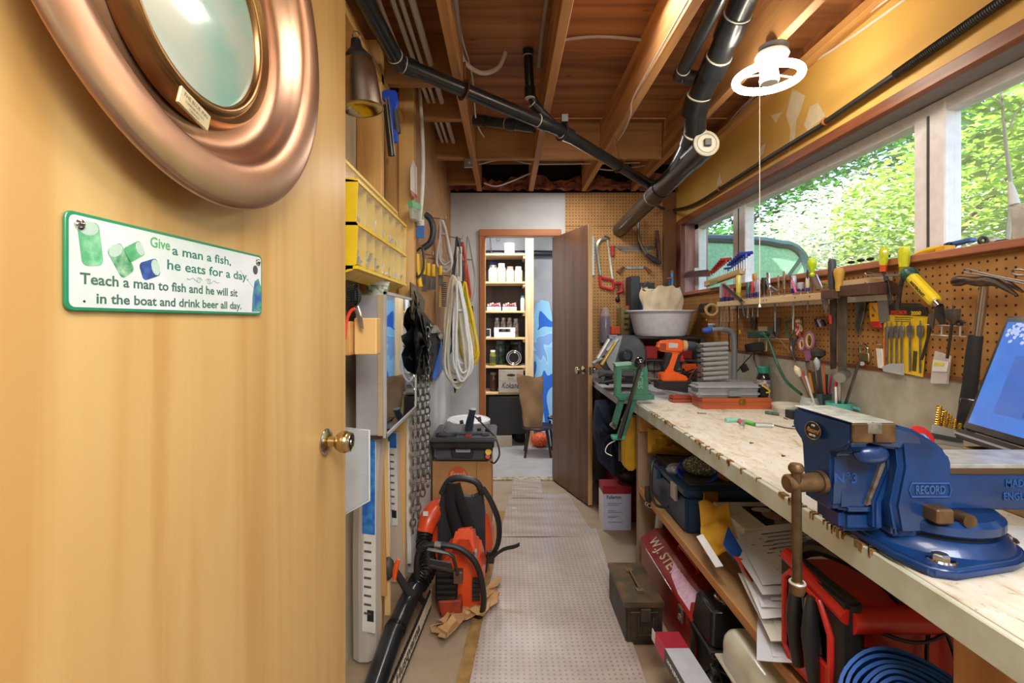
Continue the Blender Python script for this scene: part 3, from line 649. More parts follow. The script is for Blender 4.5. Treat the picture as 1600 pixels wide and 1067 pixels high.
cable('electric_cable', 'white cable looped at the far end near the sewer pipe', [PY(935, 264, 3.5), PY(960, 266, 3.5), PY(985, 262, 3.5), PY(1012, 258, 3.5)], .005, WCAB)
cable('electric_cable', 'white cable running up the yellow wall behind the ring lamp', [PX(1120, 225, XR-.006), PX(1180, 150, XR-.006), PX(1290, 85, XR-.006), PX(1420, -5, XR-.006)], .005, WCAB)
cable('electric_cable', 'upper white cable beside the joist at the yellow wall', [PX(1122, 212, XR-.02), PX(1175, 152, XR-.02), PX(1285, 72, XR-.02), PX(1400, -10, XR-.02)], .004, WCAB)
jb = T('junction_box', 'small metal junction box with a yellow wire nut on the far blocking', 'junction box', PY(731, 254, 3.1))
jb.part('box', B().box(PY(725, 261, 3.12), PY(738, 248, 3.12)+V((0, .02, 0))), STEEL, bev=.002); jb.part('wire_nut', B().cyl(PY(733, 254, 3.12), PY(733, 254, 3.09), .008, .004, 8), YEL)

# ================================================================ LEFT WALL
t = T('clamp_light', 'shiny steel clamp-lamp shade hanging with its mouth down beside the blue caulking gun', 'lamp shade', PY(563, 75, 1.5))
sh = PY(560, 105, 1.5)
t.part('shade', B().lathe([(.03, .03), (.045, .02), (.052, 0), (.057, -.07), (.062, -.128), (.064, -.13), (.0605, -.13), (.055, -.07), (.05, -.002)], sh, (-.1, 0, 1), 36), mat('b9b0a4', .3, 1))
t.part('reflector', B().lathe([(.06, -.128), (.045, -.118), (.02, -.114), (0, -.113)], sh, (-.1, 0, 1), 30), mat('c9b98c', .15, 1), ang=60)
t.part('socket', B().lathe([(.0, .085), (.014, .085), (.018, .06), (.03, .045), (.046, .026), (.047, .014)], sh, (-.1, 0, 1), 20), BLK)
t.part('hook', B().ring(sh+V((-.008, 0, .10)), .011, .0025, (0, 1, 0), 14, 6), STEEL)
# caulking gun
t = T('caulking_gun', 'blue and black caulking gun hanging upright below the joist on the left wall', 'caulking gun', PY(611, 150, 1.9))
D = 1.9; g0, g1 = PY(607, 158, D), PY(612, 240, D)
t.part('barrel', B().cyl(PY(604, 165, D), PY(612, 243, D), .014, n=14), BLK)
t.part('handle', B().prism([PY(x, y, D-.01) for x, y in ((596, 142), (606, 139), (619, 141), (622, 160), (617, 176), (610, 176), (606, 160), (597, 156))], (0, .02, 0)), mat('1f4bd0', .35), bev=.004)
t.part('trigger', B().prism([PY(x, y, D-.014) for x, y in ((607, 158), (613, 158), (615, 200), (620, 205), (622, 222), (614, 222), (613, 206), (609, 200))], (0, .016, 0)), mat('2a58d8', .35), bev=.003)
t.part('push_rod', B().cyl(PY(603, 152, D-.03), PY(613, 243, D-.03), .003, n=8).cyl(PY(607, 152, D-.03), PY(617, 243, D-.03), .003, n=8), STEEL)
t.part('grip', B().cyl(PY(617, 172, D), PY(622, 208, D), .012, n=12), DGREY)
# yellow parts bins
t = T('bin_rack', 'yellow two-tier rack of clear-fronted parts bins on the stud wall', 'parts rack', V((-.48, 1.75, 1.45)))
ya, yb = 1.40, 2.09; X0 = -.495
YPL = mat('e9c51a', .4, coat=.2)
def prof(x, z): return (x, z)
body = [(X0, 1.755), (-.462, 1.755), (-.462, 1.70), (-.425, 1.695), (-.43, 1.575), (-.425, 1.57), (-.43, 1.455), (-.445, 1.445), (X0, 1.42)]
t.part('end_panel', B().prism([(x, ya, z) for x, z in body], (0, .004, 0)), YPL)
t.part('end_panel', B().prism([(x, yb, z) for x, z in body], (0, -.004, 0)), YPL)
t.part('back_panel', B().box((X0-.002, ya, 1.42), (X0+.003, yb, 1.755)), YPL)
for za, x1 in ((1.755, -.462), (1.698, -.425), (1.573, -.425), (1.447, -.425)): t.part('shelf_rail', B().box((X0, ya, za-.006), (x1, yb, za+.004)), YPL)
t.part('lower_lip', B().prism([(X0, ya, 1.42), (-.44, ya, 1.438), (-.44, ya, 1.45), (X0, ya, 1.45)], (0, yb-ya, 0)), YPL)
CLR = glassy('f0ecd8', .12, .16)
rnd = random.Random(3)
for r_, (z_0, z_1, xx) in enumerate(((1.705, 1.75, -.463), (1.58, 1.69, -.427), (1.455, 1.565, -.427))):
    for i in range(7):
        q0 = ya+.004+(yb-ya-.008)*i/7; q1 = ya+.004+(yb-ya-.008)*(i+1)/7
        d_ = t.part('bin', B().box((xx-.003, q0+.003, z_0), (xx, q1-.003, z_1)), CLR)
        t.part('divider', B().box((X0, q1-.0015, z_0), (xx-.004, q1, z_1)), YPL, d_)
        if r_:
            c_ = rnd.choice(['8f9499', 'b5b9bd', '6f6a63', 'd5d5cf', '5f7487']); bb = B()
            for k in range(15):
                p = V((rnd.uniform(X0+.012, xx-.012), rnd.uniform(q0+.014, q1-.014), z_0+rnd.uniform(.002, .03)))
                bb.cyl(p, p+V((rnd.uniform(-.01, .01), rnd.uniform(-.012, .012), rnd.uniform(0, .03))), .0048, n=5)
            t.part('hardware', bb, mat(c_, .4, .6), d_, kind='stuff')
# margarine tub under the bins
t = T('plastic_tub', 'small white printed plastic tub standing on top of the grey mirror cabinet', 'tub', V((-.475, 1.80, 1.425)))
t.part('cup', B().lathe([(.0, .001), (.036, .0), (.044, .045), (.0465, .046), (.0455, .05), (.042, .048), (.035, .003)], (-.475, 1.80, 1.386), (0, 0, 1), 28), mat('dcdad0', .4))
t.part('label_band', B().lathe([(.0385, .008), (.0435, .036)], (-.475, 1.80, 1.386), (0, 0, 1), 28), mat('5d7f5a', .5, c2='d5d2c4', ns=60), label='green printed band')
# mirror cabinet
t = T('mirror_cabinet', 'grey metal wall cabinet with a mirror door beside the chain', 'cabinet', V((-.48, 2.03, .81)))
xm = -.425; m0, m1 = 1.735, 2.33; zb, zt = .882, 1.385
t.part('body', B().box((-.535, m0, zb), (xm-.012, m1, zt)), mat('a3a3a4', .45, c2='94949a', ns=4), bev=.003)
dr = t.part('mirror_frame', B().box((xm-.012, m0, zb-.01), (xm-.001, m0+.012, zt+.012)).box((xm-.012, m1-.012, zb-.01), (xm-.001, m1, zt+.012)).box((xm-.012, m0, zb-.01), (xm-.001, m1, zb+.004)).box((xm-.012, m0, zt), (xm-.001, m1, zt+.012)), mat('c9c9c6', .35, .3), bev=.001)
t.part('mirror_glass', B().box((xm-.010, m0+.01, zb), (xm-.005, m1-.01, zt+.004)), mat('9fb0ba', .03, 1, name='mirror'), dr)
t.part('edge_strip', B().box((xm-.030, m0-.002, zb), (xm-.013, m0, zt)), mat('b7a27c', .5))
solo('mounting_board', 'short pine board behind the cup brush on the stud wall', 'board', B().box((-.50, 1.42, 1.19), (-.455, 1.60, 1.29)), wood('b07c3f', 'cd9a58', 'y', 18), bev=.002)
solo('wood_block', 'square-cut pine block below the black brush', 'block', B().box((-.452, 1.45, 1.19), (-.385, 1.50, 1.30)), wood('c4944f', 'dcb474', 'z', 18), bev=.003)
# black brush
D = 1.44
t = T('scrub_brush', 'black bristled scrub brush hanging above the pine block', 'brush', PY(556, 500, D))
t.part('brush_head', B().ball(PY(556, 463, D), .019, 14, (.9, .8, 1.35)), RUB)
br = B()
for i in range(10):
    z = PY(556, 447+3.4*i, D)
    br.cyl(z+V((-.002, -.004, 0)), z+V((.014, -.02, .002)), .002, n=5).cyl(z+V((-.012, -.004, 0)), z+V((-.020, -.02, .002)), .002, n=5).cyl(z, z+V((0, -.024, .002)), .002, n=5)
t.part('bristles', br, BLK, kind='stuff')
t.part('handle', B().tube([PY(558, 476, D), PY(563, 490, D), PY(565, 506, D)], .004, 8, sm=3), mat('b9b2a0', .35, .6))
t = T('pruning_shears', 'red-handled shears, mostly hidden behind the yellow door edge', 'shears', PY(546, 500, 1.44))
t.part('handle', B().tube([PY(555, 482, 1.42), PY(548, 486, 1.42), PY(542, 500, 1.42), PY(539, 530, 1.42)], .005, 8, sm=4), mat('e5482e', .4))
t.part('blade', B().prism([PY(x, y, 1.425) for x, y in ((553, 484), (566, 496), (568, 514), (563, 512), (558, 495))], (0, .004, 0)), STEEL)
# hanging tools on the brown board (wall plane X=-.447)
XL = -.44
def hang(name, label, cat, px, py, M_, build, group=None, X=XL): pass
t = T('packaged_part', 'narrow white blister card with a red tip hanging high on the brown board', 'blister card', PX(643, 250, XL))
t.part('card', B().prism([PX(x, y, XL) for x, y in ((645, 250), (651, 262), (651, 306), (641, 296), (641, 262))], (.002, 0, 0)), mat('dcd5d2', .5)); t.part('card_tip', B().prism([PX(x, y, XL+.003) for x, y in ((641, 296), (651, 305), (651, 310), (643, 306))], (.001, 0, 0)), RED)
t = T('plastic_bag', 'clear bag with green top and small parts hung beside the white pipe', 'bag', PX(650, 320, XL))
t.part('film', B().prism([PX(x, y, XL+.003) for x, y in ((637, 314), (650, 320), (658, 340), (656, 350), (640, 342))], (.02, 0, 0)), glassy('dbe8dd', .2, .55), bev=.004); t.part('header', B().prism([PX(x, y, XL+.004) for x, y in ((637, 313), (650, 319), (655, 330), (638, 324))], (.021, 0, 0)), mat('6bbd8c', .5))
cable('hanging_pipe', 'thin white plastic pipe hanging from the joists in front of the brown board', [PY(655, 130, 2.45), PY(661, 230, 2.4), PY(660, 300, 2.4), PY(655, 349, 2.4)], .009, mat('dfe0de', .4), 4, 'pipe')
t = T('paint_brush', 'blue-tipped card hanging under the white pipe', 'brush', PY(657, 360, 2.4)); t.part('card', B().box(PY(651, 353, 2.42), PY(663, 372, 2.43)), mat('2c6dbb', .5)); t.part('card_top', B().box(PY(651, 343, 2.42), PY(663, 353, 2.43)), mat('e0e2e4', .5))
# curved black handle (bow)
D = 2.55
solo('grab_bar', 'curved black grab handle bowed out from the brown board', 'handle', B().tube([PY(664, 335, D), PY(673, 343, D), PY(677, 360, D), PY(673, 378, D), PY(661, 388, D)], .013, 10, sm=4, flat=1.3), mat('2b2f36', .45))
# utility knives and saws with yellow handles
t = T('hand_saw', 'black-framed saw with a yellow grip hanging lowest left on the brown board', 'saw', PY(657, 420, 2.45))
t.part('frame', B().tube([PY(648, 395, 2.45), PY(660, 388, 2.45), PY(662, 420, 2.44), PY(653, 433, 2.43), PY(650, 425, 2.44)], .006, 6, sm=3), BLK)
t.part('grip', B().tube([PY(652, 397, 2.46), PY(654, 430, 2.46), PY(657, 448, 2.46)], .012, 8, sm=2), YEL)
for i, (x, y, hh) in enumerate(((662, 405, 48), (669, 411, 40), (677, 413, 38), (688, 415, 30))):
    t = T('utility_tool', ['long yellow plastic-handled tool next to the black-framed saw', 'yellow-handled chisel, second from the black-framed saw', 'yellow-handled file with a dark shaft, third from the black-framed saw', 'yellow hooked handle nearest the cords'][i], 'tool', PY(x, y+20, 2.6+.1*i), 'yellow-handled tools on the brown board')
    D = 2.6+.1*i
    t.part('handle', B().tube([PY(x, y, D), PY(x, y+hh*.5, D)], .0115, 8), YEL, bev=.002); t.part('blade', B().box(PY(x-3, y+hh*.5, D), PY(x+4, y+hh*1.05, D)+V((0, .004, 0))), DST)
t = T('wire_brush', 'black comb-toothed brush hanging beside the white cords', 'brush', PY(690, 470, 3.0)); t.part('spine', B().box(PY(686, 440, 3.0), PY(690, 480, 3.01)), mat('b58a50', .6))
tb = B()
for i in range(13): tb.box(PY(690, 441+3*i, 3.0), PY(698, 442.6+3*i, 3.01))
t.part('teeth', tb, BLK, kind='stuff')
# blue and black bags
D = 2.42
bag = [(648, 470), (660, 484), (672, 500), (690, 527), (684, 560), (676, 596), (664, 598), (648, 588), (645, 530)]
def cloth(poly, D, bulge, m, name, label, cat, sd=1, n=14, group=None, th=.004, X=None):
    """pillowed cloth bag with folds from an outline"""
    c = V((sum(p[0] for p in poly)/len(poly), sum(p[1] for p in poly)/len(poly), 0)); rn = random.Random(sd)
    P = [V((x, y, 0)) for x, y in poly]
    vs = []; fs = []; rings = 6; pts = []
    for i in range(len(P)):
        for k in range(3): pts.append(P[i].lerp(P[(i+1) % len(P)], k/3))
    b_ = B(); N = len(pts); vv = []
    for s in (-1, 1):
        for j in range(rings+1):
            f = j/rings
            for i, p in enumerate(pts):
                q = c.lerp(p, f); d = bulge*math.sqrt(max(0, 1-f*f))*(1+.35*math.sin(i*2.1+j*1.3+sd))
                vv.append(PY(q.x, q.y, D+s*d*-1) if X is None else PX(q.x, q.y, X+(d if s > 0 else 0)))
    for s in (0, 1):
        o = s*(rings+1)*N
        for j in range(rings):
            for i in range(N):
                f_ = (o+j*N+i, o+j*N+(i+1) % N, o+(j+1)*N+(i+1) % N, o+(j+1)*N+i); fs.append(f_)
    b_.add(vv, fs)
    return solo(name, label, cat, b_, m, group, ang=50)
cloth(bag, 3.02, .045, mat('17171a', .6, bmp=.5, bs=30), 'cloth_bag', 'black crumpled nylon bag hanging in front of the chains', 'bag', 2, X=-.44)
solo('blue_folder', 'bright blue plastic sheet sticking out behind the black bag', 'folder', B().prism([PX(x, y, -.43) for x, y in ((690, 530), (702, 559), (679, 595), (675, 590))], (.008, 0, 0)), mat('2f7bea', .35), bev=.001)
solo('paper_wrap', 'crumpled silvery plastic over the top of the black bag', 'wrapping', B().sheet(lambda u, v: PX(672+20*u, 504+12*v+14*u+3*math.sin(u*9+v*7), -.41+.025*math.sin(v*6+u*11)), 8, 6, .002), mat('c9c9c4', .3, .3))
cloth([(640, 440), (650, 446), (664, 470), (662, 500), (652, 520), (642, 500)], 2.55, .02, mat('7a6a50', .7, c2='3d362c', ns=30, bmp=.8), 'canvas_strap', 'tangle of brown straps at the edge of the mirror', 'straps', 5, X=-.442)
# cords on hooks
def hank(name, label, top, w_, h_, D, c, r=.005, n=4, sd=0, lean=0, group='cords hung by the closet door', slack=.0):
    rn = random.Random(sd); t = T(name, label, 'cord', PY(top[0], top[1], D), group)
    b_ = B()
    for k in range(n):
        j = lambda a=1: rn.uniform(-a, a)
        x, y = top; ww = w_*rn.uniform(.5, 1.1); hh = h_*rn.uniform(.85, 1.05); d = D+rn.uniform(-.05, .05)
        pts = [PY(x+j(2), y+j(2), d), PY(x-ww*.25+j(2)+lean*.3, y+hh*.3, d+.01*j()), PY(x-ww*.4+lean*.6+j(2), y+hh*.65, d+.02*j()), PY(x-ww*.45+lean+j(2), y+hh*.88, d+.02*j()),
               PY(x+lean+j(3), y+hh, d+.02*j()), PY(x+ww*.45+lean+j(2), y+hh*.88, d+.02*j()), PY(x+ww*.4+lean*.6+j(2), y+hh*.6, d+.02*j()), PY(x+ww*.22+lean*.3, y+hh*.25, d)]
        b_.tube(pts, r, 7, closed=True, sm=5)
    t.part('cord_loops', b_, mat(c, .5), kind='stuff')
    wr_ = B().ring(PY(top[0]+lean*.3, top[1]+h_*.3, D), w_*.16*D/F, r*1.2, (0, 0, 1), 14, 6)
    t.part('wrap', wr_, mat(c, .5))
    return t
hank('extension_cord', 'grey-white flat cord hung highest, nearest the brown board', (690, 342), 22, 80, 3.05, 'c9c4c2', .007, 7, 1, 6)
hank('extension_cord', 'dark grey cord on the long hook beside the white wall', (716, 372), 18, 90, 3.3, '3a3f44', .007, 5, 2, -2)
hank('extension_cord', 'red cord glimpsed between the grey and yellow cords', (722, 380), 14, 96, 3.4, 'c3452e', .007, 4, 3, 6)
hank('extension_cord', 'thin grey cable looping furthest right against the white wall', (732, 370), 22, 118, 3.45, 'a7a9aa', .004, 2, 4, 3)
hank('extension_cord', 'big hank of cream cord hanging longest to below the blue sheet', (708, 432), 44, 168, 3.1, 'e2dcc6', .0085, 12, 5, 6)
hank('extension_cord', 'white thin cable hanging among the cream hank', (716, 440), 30, 150, 3.05, 'eef0f2', .007, 6, 15, 8)
hank('extension_cord', 'bright yellow cord looping right of the cream hank', (724, 442), 32, 128, 3.3, 'f0cf1e', .0075, 5, 6, 10)
hank('extension_cord', 'yellow-green cord just left of the bright yellow one', (721, 428), 16, 100, 3.35, 'b9c61f', .006, 2, 16, 3)
hank('extension_cord', 'teal-blue cord behind the cream hank', (700, 470), 16, 84, 3.2, '2f6f92', .007, 5, 7, 2)
t = T('power_strip', 'white power strip hanging among the cords', 'power strip', PY(717, 384, 3.25)); t.part('body', B().box(PY(713, 385, 3.25), PY(722, 440, 3.27)), WHT, bev=.004)
t.part('outlets', B().box(PY(716, 392, 3.248), PY(719, 432, 3.25)), GREY)
t = T('trouble_light', 'black-handled caged work light hanging right of the cords', 'work light', PY(736, 480, 3.4))
t.part('handle', B().tube([PY(736, 478, 3.4), PY(736, 505, 3.4)], [.014, .018], 10), BLK)
cg = B()
for k in range(6):
    a = k*PI/3; o_ = V((math.cos(a), math.sin(a), 0))
    cg.tube([PY(736, 506, 3.4)+o_*.016, PY(738, 525, 3.4)+o_*.032, PY(739, 550, 3.4)+o_*.028, PY(740, 562, 3.4)+o_*.006], .0025, 5, sm=2)
t.part('wire_cage', cg, STEEL); t.part('bulb_shield', B().lathe([(.012, 0), (.026, -.05), (.026, -.15), (.01, -.2)], PY(737, 510, 3.4), (0, 0, 1), 14), glassy('d8d8d4', .2, .4))
solo('plug_end', 'black plug dangling at the bottom of the cream hank', 'plug', B().tube([PY(711, 592, 3.1), PY(711, 606, 3.1), PY(711, 614, 3.1)], [.010, .010, .003], 8), BLK)
for i, (x, y, D_) in enumerate(((690, 342, 3.0), (716, 372, 3.35), (708, 432, 3.12), (670, 398, 2.7), (675, 404, 2.8))):
    solo('wall_hook', ['hook of the grey-white flat cord', 'long hook carrying the dark grey cord', 'hook of the cream hank', 'empty wire hook above the yellow tools', 'second empty wire hook above the yellow tools'][i], 'hook', B().tube([PY(x, y-2, D_)+V((-.06, 0, 0)), PY(x, y, D_), PY(x+6, y+1, D_), PY(x+7, y-5, D_)], .003, 6, sm=2), STEEL)
# chains
lk_me = B().ring((0, 0, 0), .0215, .0044, (0, 1, 0), 14, 6, sx=.6).mesh(); lk_me.materials.append(mat('c6c8c8', .25, 1, c2='9a9b98', ns=30))
lk_me.transform(Matrix.Scale(1, 4))
LB = ['leftmost of the four hanging steel chains, next to the mirror', 'second hanging chain from the mirror', 'third hanging chain from the mirror', 'rightmost hanging chain, against the white wall']
for i, (x, D_, zb_) in enumerate(((645, 2.42, .22), (653, 2.44, .30), (661, 2.46, .40), (668, 2.50, .45))):
    p = PY(x, 600, D_); t = T('chain', LB[i], 'chain', (p.x, p.y, 1.26), 'hanging steel chains'); z = 1.24; k = 0
    while z > zb_:
        o = bpy.data.objects.new('link', lk_me); COL.objects.link(o); o.parent = t.o
        o.location = (.0015*math.sin(k), 0, z-1.26); o.rotation_euler = (0, 0, (PI/2 if k % 2 else 0)+.3+.1*i); z -= .034; k += 1
    t.part('hook', B().tube([(p.x, p.y, 1.262), (p.x-.03, p.y, 1.27)], .004, 6), STEEL)
    
# clear folder, packaged tubes, leaning strips
t = T('document_sleeve', 'clear plastic sleeve of small parts hanging below the doorknob', 'sleeve', PY(556, 670, 1.5))
D = 1.46; t.part('film', B().prism([PY(x, y, D) for x, y in ((535, 668), (577, 672), (577, 782), (535, 806))], (0, .012, 0)), glassy('cfd6da', .25, .55), bev=.004)
t.part('rim', B().tube([PY(x, y, D-.002) for x, y in ((535, 668), (577, 672), (577, 782), (535, 806))], .003, 6, closed=True), glassy('e6ecef', .2, .8))
for i, (x, y, a) in enumerate(((553, 727, .5), (566, 738, .3), (560, 760, .9))): t.part('small_part', B().bar(PY(x-6, y+6*a, D+.004), PY(x+7, y-5*a, D+.004), .007, .004), mat('e4e2d2', .5))
def tubepack(name, label, xa, ya_, xb, yb_, wpx, D0, D1, blue, lab):
    t = T(name, label, 'packaged blind', PY(xb, yb_, D1)); n = 10
    a_, b2 = PY(xa, ya_, D0), PY(xb, yb_, D1); r_ = wpx/2*D0/F
    t.part('clear_sleeve', B().tube([a_, a_.lerp(b2, .4)+V((-.01, 0, 0)), b2], r_, 10, sm=4), glassy('d3cdc3', .15, .55))
    t.part('inner_rod', B().tube([a_, b2], r_*.35, 8), mat('cfc8bb', .6))
    Mx = frame(a_, (X3*.9+Y3*-.25), (a_-b2)); hgt = (a_-b2).length
    c1_ = t.part('card_strip', B(Mx).box((-r_*.1, -hgt*lab[1], r_*.9), (r_*.9, -hgt*lab[0], r_*.95)), mat('e3e3e2', .5), label='white instruction strip')
    t.part('blue_panel', B(Mx).box((-r_*.08, -hgt*blue[1], r_*.95), (r_*.88, -hgt*blue[0], r_*1.0)), mat('2468c4', .45, c2='3f92dc', ns=40), c1_)
    for i in range(9):
        f = blue[1]+(lab[1]-blue[1])*(.08+.09*i); t.part('printed_mark', B(Mx).box((r_*.05, -hgt*f-.008, r_*.95), (r_*.6, -hgt*f, r_*.97)), mat('55585c', .6), c1_)
    t.part('barcode', B(Mx).box((r_*.3, -hgt*(lab[1]-.05), r_*.95), (r_*.8, -hgt*(lab[1]-.10), r_*.97)), BLK, c1_)
    return t
tubepack('packaged_tube', 'clear-wrapped long tube with a blue printed strip standing nearest the door edge', 580, 682, 574, 1020, 44, 1.86, 1.86, (.0, .42), (0, .86))
tubepack('packaged_tube', 'clear-wrapped tube with a blue-topped strip standing below the mirror', 614, 672, 622, 900, 32, 2.42, 2.43, (.0, .10), (0, .62))
for i, (x0_, y0_, x1_, y1_, D_, c_) in enumerate(((601, 680, 606, 960, 1.95, 'd9b679'), (636, 650, 640, 880, 2.45, 'e3e3df'), (594, 684, 600, 930, 1.9, 'b98850'), (604, 690, 606, 950, 2.0, 'e6e6e4'))):
    solo('trim_strip', ['narrow pine strip leaning below the mirror cabinet', 'white painted strip leaning beside the chains', 'brown strip leaning behind the blue-labelled tube', 'white strip leaning right of the narrow pine strip'][i], 'strip', B().bar(PY(x0_, y0_, D_), PY(x1_, y1_, D_), .022, .012, (0, 1, 0)), wood(c_, c_, 'z') if i in (0, 2) else mat(c_, .5), 'strips leaning under the mirror', bev=.001)
# ================================================================ CLOSET
t = T('shelf_unit', 'rough pine shelf unit with six shelves inside the closet', 'shelves', V((.02, 5.2, 0)))
SX0, SX1, SY0, SY1 = -.24, .205, 5.08, 5.44; PINE = wood('c99c62', 'e0bd88', 'x', 18); PINEZ = wood('caa06a', 'e2c292', 'z', 18)
for x0_, x1_ in ((-.30, -.24), (.205, .292)): t.part('post', B().box((x0_, SY0-.02, 0), (x1_, SY0+.02, 2.4)), PINEZ, bev=.002)
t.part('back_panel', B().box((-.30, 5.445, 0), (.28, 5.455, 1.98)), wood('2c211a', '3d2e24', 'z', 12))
SZ = [2.0, 1.706, 1.40, 1.12, .822, .545]
for z in SZ:
    t.part('shelf', B().box((SX0-.03, SY0, z-.02), (SX1+.02, SY1, z)), PINE, bev=.002)
    t.part('cleat', B().box((SX1-.02, SY0+.02, z-.05), (SX1, SY1, z-.02)), PINE)
def cx(px, d=5.2): return (px-CX)/F*d
def jar(name, label, px, d, z, r, h, c, capc, group=None, cat='jar', label_c=None):
    t = T(name, label, cat, (cx(px, d), d, z), group)
    t.part('jar_body', B().lathe([(0, .001), (r*.9, .001), (r, .012), (r, h*.72), (r*.75, h*.84), (r*.72, h*.9), (0, h*.9)], (cx(px, d), d, z), (0, 0, 1), 18), c)
    t.part('lid', B().lathe([(0, h), (r*.74, h), (r*.78, h*.98), (r*.78, h*.87), (0, h*.87)], (cx(px, d), d, z), (0, 0, 1), 18), capc)
    if label_c: t.part('label_band', B().lathe([(r*1.01, h*.2), (r*1.01, h*.6)], (cx(px, d), d, z), (0, 0, 1), 18), label_c)
    return t
MAYO = mat('e9dfc0', .35); IV = mat('ece6d2', .4)
jar('jar', 'cream-filled jar with a red-rimmed lid, first on the second closet shelf', 770, 5.15, SZ[1], .047, .175, MAYO, mat('8b8a7c', .4, .5), 'cream jars in the closet', label_c=IV)
jar('jar', 'cream-filled jar with a white lid, second on the second closet shelf', 783.5, 5.18, SZ[1], .046, .20, MAYO, mat('d8c9bb', .4), 'cream jars in the closet')
jar('jar', 'cream-filled jar with a pinkish lid, third on the second closet shelf', 797, 5.18, SZ[1], .043, .165, MAYO, mat('d98f7a', .4), 'cream jars in the closet')
jar('jar', 'cream-filled jar nearest the pine post on the second closet shelf', 810, 5.18, SZ[1], .043, .165, MAYO, mat('c4c0a9', .4), 'cream jars in the closet')
jar('jar', 'blue-lidded jar standing behind the cream jars', 771, 5.33, SZ[1], .045, .23, MAYO, mat('2b3fae', .4), 'cream jars in the closet')
t = T('bucket', 'white round bucket on the top closet shelf', 'bucket', (cx(796), 5.2, 2.0)); t.part('pail', B().lathe([(0, .001), (.055, .001), (.062, .12), (.065, .122), (.06, .125), (.053, .01), (0, .008)], (cx(796), 5.2, 2.0), (0, 0, 1), 22), WHT)
t = T('wire_fork', 'small metal trivet hanging at the upper left of the closet', 'tool', (cx(766), 5.4, 2.15)); t.part('wire', B().tube([(cx(765), 5.4, 2.22), (cx(766), 5.4, 2.12), (cx(767), 5.4, 2.05)], .006, 6), DST); t.part('wire_hook', B().ring((cx(778), 5.4, 2.2), .02, .003, (0, 1, 0), 14, 5), DST)
struct('pipe_closet', B().cyl((-.7, 5.43, 2.05), (1.2, 5.43, 2.045), .035, n=16), mat('17222f', .3, coat=.4), label='dark pipe along the closet back wall')
for i, px in enumerate((772, 796)):
    x = cx(px); t = T('produce_punnet', ['white tray of red-wrapped goods, left one on the third closet shelf', 'white tray of red-wrapped goods, right one on the third closet shelf'][i], 'tray', (x, 5.2, SZ[2]), 'red and white trays')
    t.part('tray', B().box((x-.075, 5.11, SZ[2]), (x+.075, 5.25, SZ[2]+.045)), WHT, bev=.004); bb = B()
    for k in range(6): bb.box((x-.07+.024*k, 5.105, SZ[2]+.048+.003*(k % 2)), (x-.05+.024*k, 5.2, SZ[2]+.075+.006*(k % 3)))
    t.part('wrappers', bb, mat('b5182a', .4, c2='e8e0de', ns=45), bev=.003); t.part('front_mark', B().cyl((x, 5.109, SZ[2]+.02), (x, 5.1105, SZ[2]+.02), .02, n=16), mat('c9b2a0', .5))
jar('bottle', 'white pump bottle beside the post on the third closet shelf', 816.5, 5.12, SZ[2], .022, .16, WHT, mat('2d6d6a', .4), cat='bottle')
for i in range(4):
    px = 777+9.6*i
    jar('can', ['leftmost of four brown-labelled cans on the fourth closet shelf', 'second brown-labelled can from the left on the fourth closet shelf', 'third brown-labelled can from the left on the fourth closet shelf', 'brown-labelled can nearest the post on the fourth closet shelf'][i], px, 5.30, SZ[3], .031, .21 if i < 3 else .2, mat('6c5b4c', .5, c2='b7a898', ns=60), mat('a5a39c', .3, .8), 'cans on the fourth closet shelf', 'can')
t = T('carton', 'open white carton with a hand hole in front of the brown-labelled cans', 'carton', (cx(788.5, 5.15), 5.15, SZ[3])); x0_, x1_ = cx(772, 5.1), cx(805, 5.1)
t.part('box', B().box((x0_, 5.11, SZ[3]), (x1_, 5.24, SZ[3]+.055)).box((x0_, 5.11, SZ[3]+.055), (x0_+.05, 5.12, SZ[3]+.09)).box((x1_-.05, 5.11, SZ[3]+.055), (x1_, 5.12, SZ[3]+.09)).box((x0_, 5.11, SZ[3]+.09), (x1_, 5.12, SZ[3]+.105)), mat('dcdcea', .6), bev=.002)
t = T('picture_frame', 'small black and white box at the left edge of the fourth closet shelf', 'box', (cx(764, 5.1), 5.1, SZ[3])); t.part('case', B().box((cx(760, 5.1), 5.1, SZ[3]), (cx(766.5, 5.1), 5.2, SZ[3]+.09)), WHT, bev=.002); t.part('front', B().box((cx(760, 5.1), 5.097, SZ[3]+.015), (cx(765.5, 5.1), 5.1, SZ[3]+.085)), BLK)
jar('jar', 'jar of green pickles with a white lid on the fifth closet shelf', 770, 5.13, SZ[4], .034, .165, mat('6f6a25', .2, c2='8f8a35', ns=50), mat('e1e1dc', .4), label_c=mat('4b5626', .5))
jar('jar', 'large dark jar standing behind the pickle jar', 782, 5.3, SZ[4], .06, .26, mat('24382e', .2, c2='3d5244', ns=40), mat('5c6460', .4))
jar('jar', 'large dark jar standing behind the round clamp lid', 806, 5.34, SZ[4], .075, .25, mat('1b1d1c', .2), mat('50514f', .4))
t = T('jar', 'glass jar lying on its side showing its round steel-rimmed lid', 'jar', (cx(803, 5.12), 5.12, SZ[4]))
x = cx(803, 5.12); zc = SZ[4]+.085; t.part('glass_body', B().lathe([(.07, 0), (.084, -.03), (.084, -.14), (0, -.15)], (x, 5.12, zc), (0, -1, 0), 24), mat('2b2d2e', .1, coat=.5))
t.part('rim', B().ring((x, 5.115, zc), .074, .007, (0, 1, 0), 28, 8).ring((x, 5.11, zc), .056, .005, (0, 1, 0), 28, 8), CHR); t.part('lid_glass', B().cyl((x, 5.118, zc), (x, 5.125, zc), .07, n=24), BLKG)
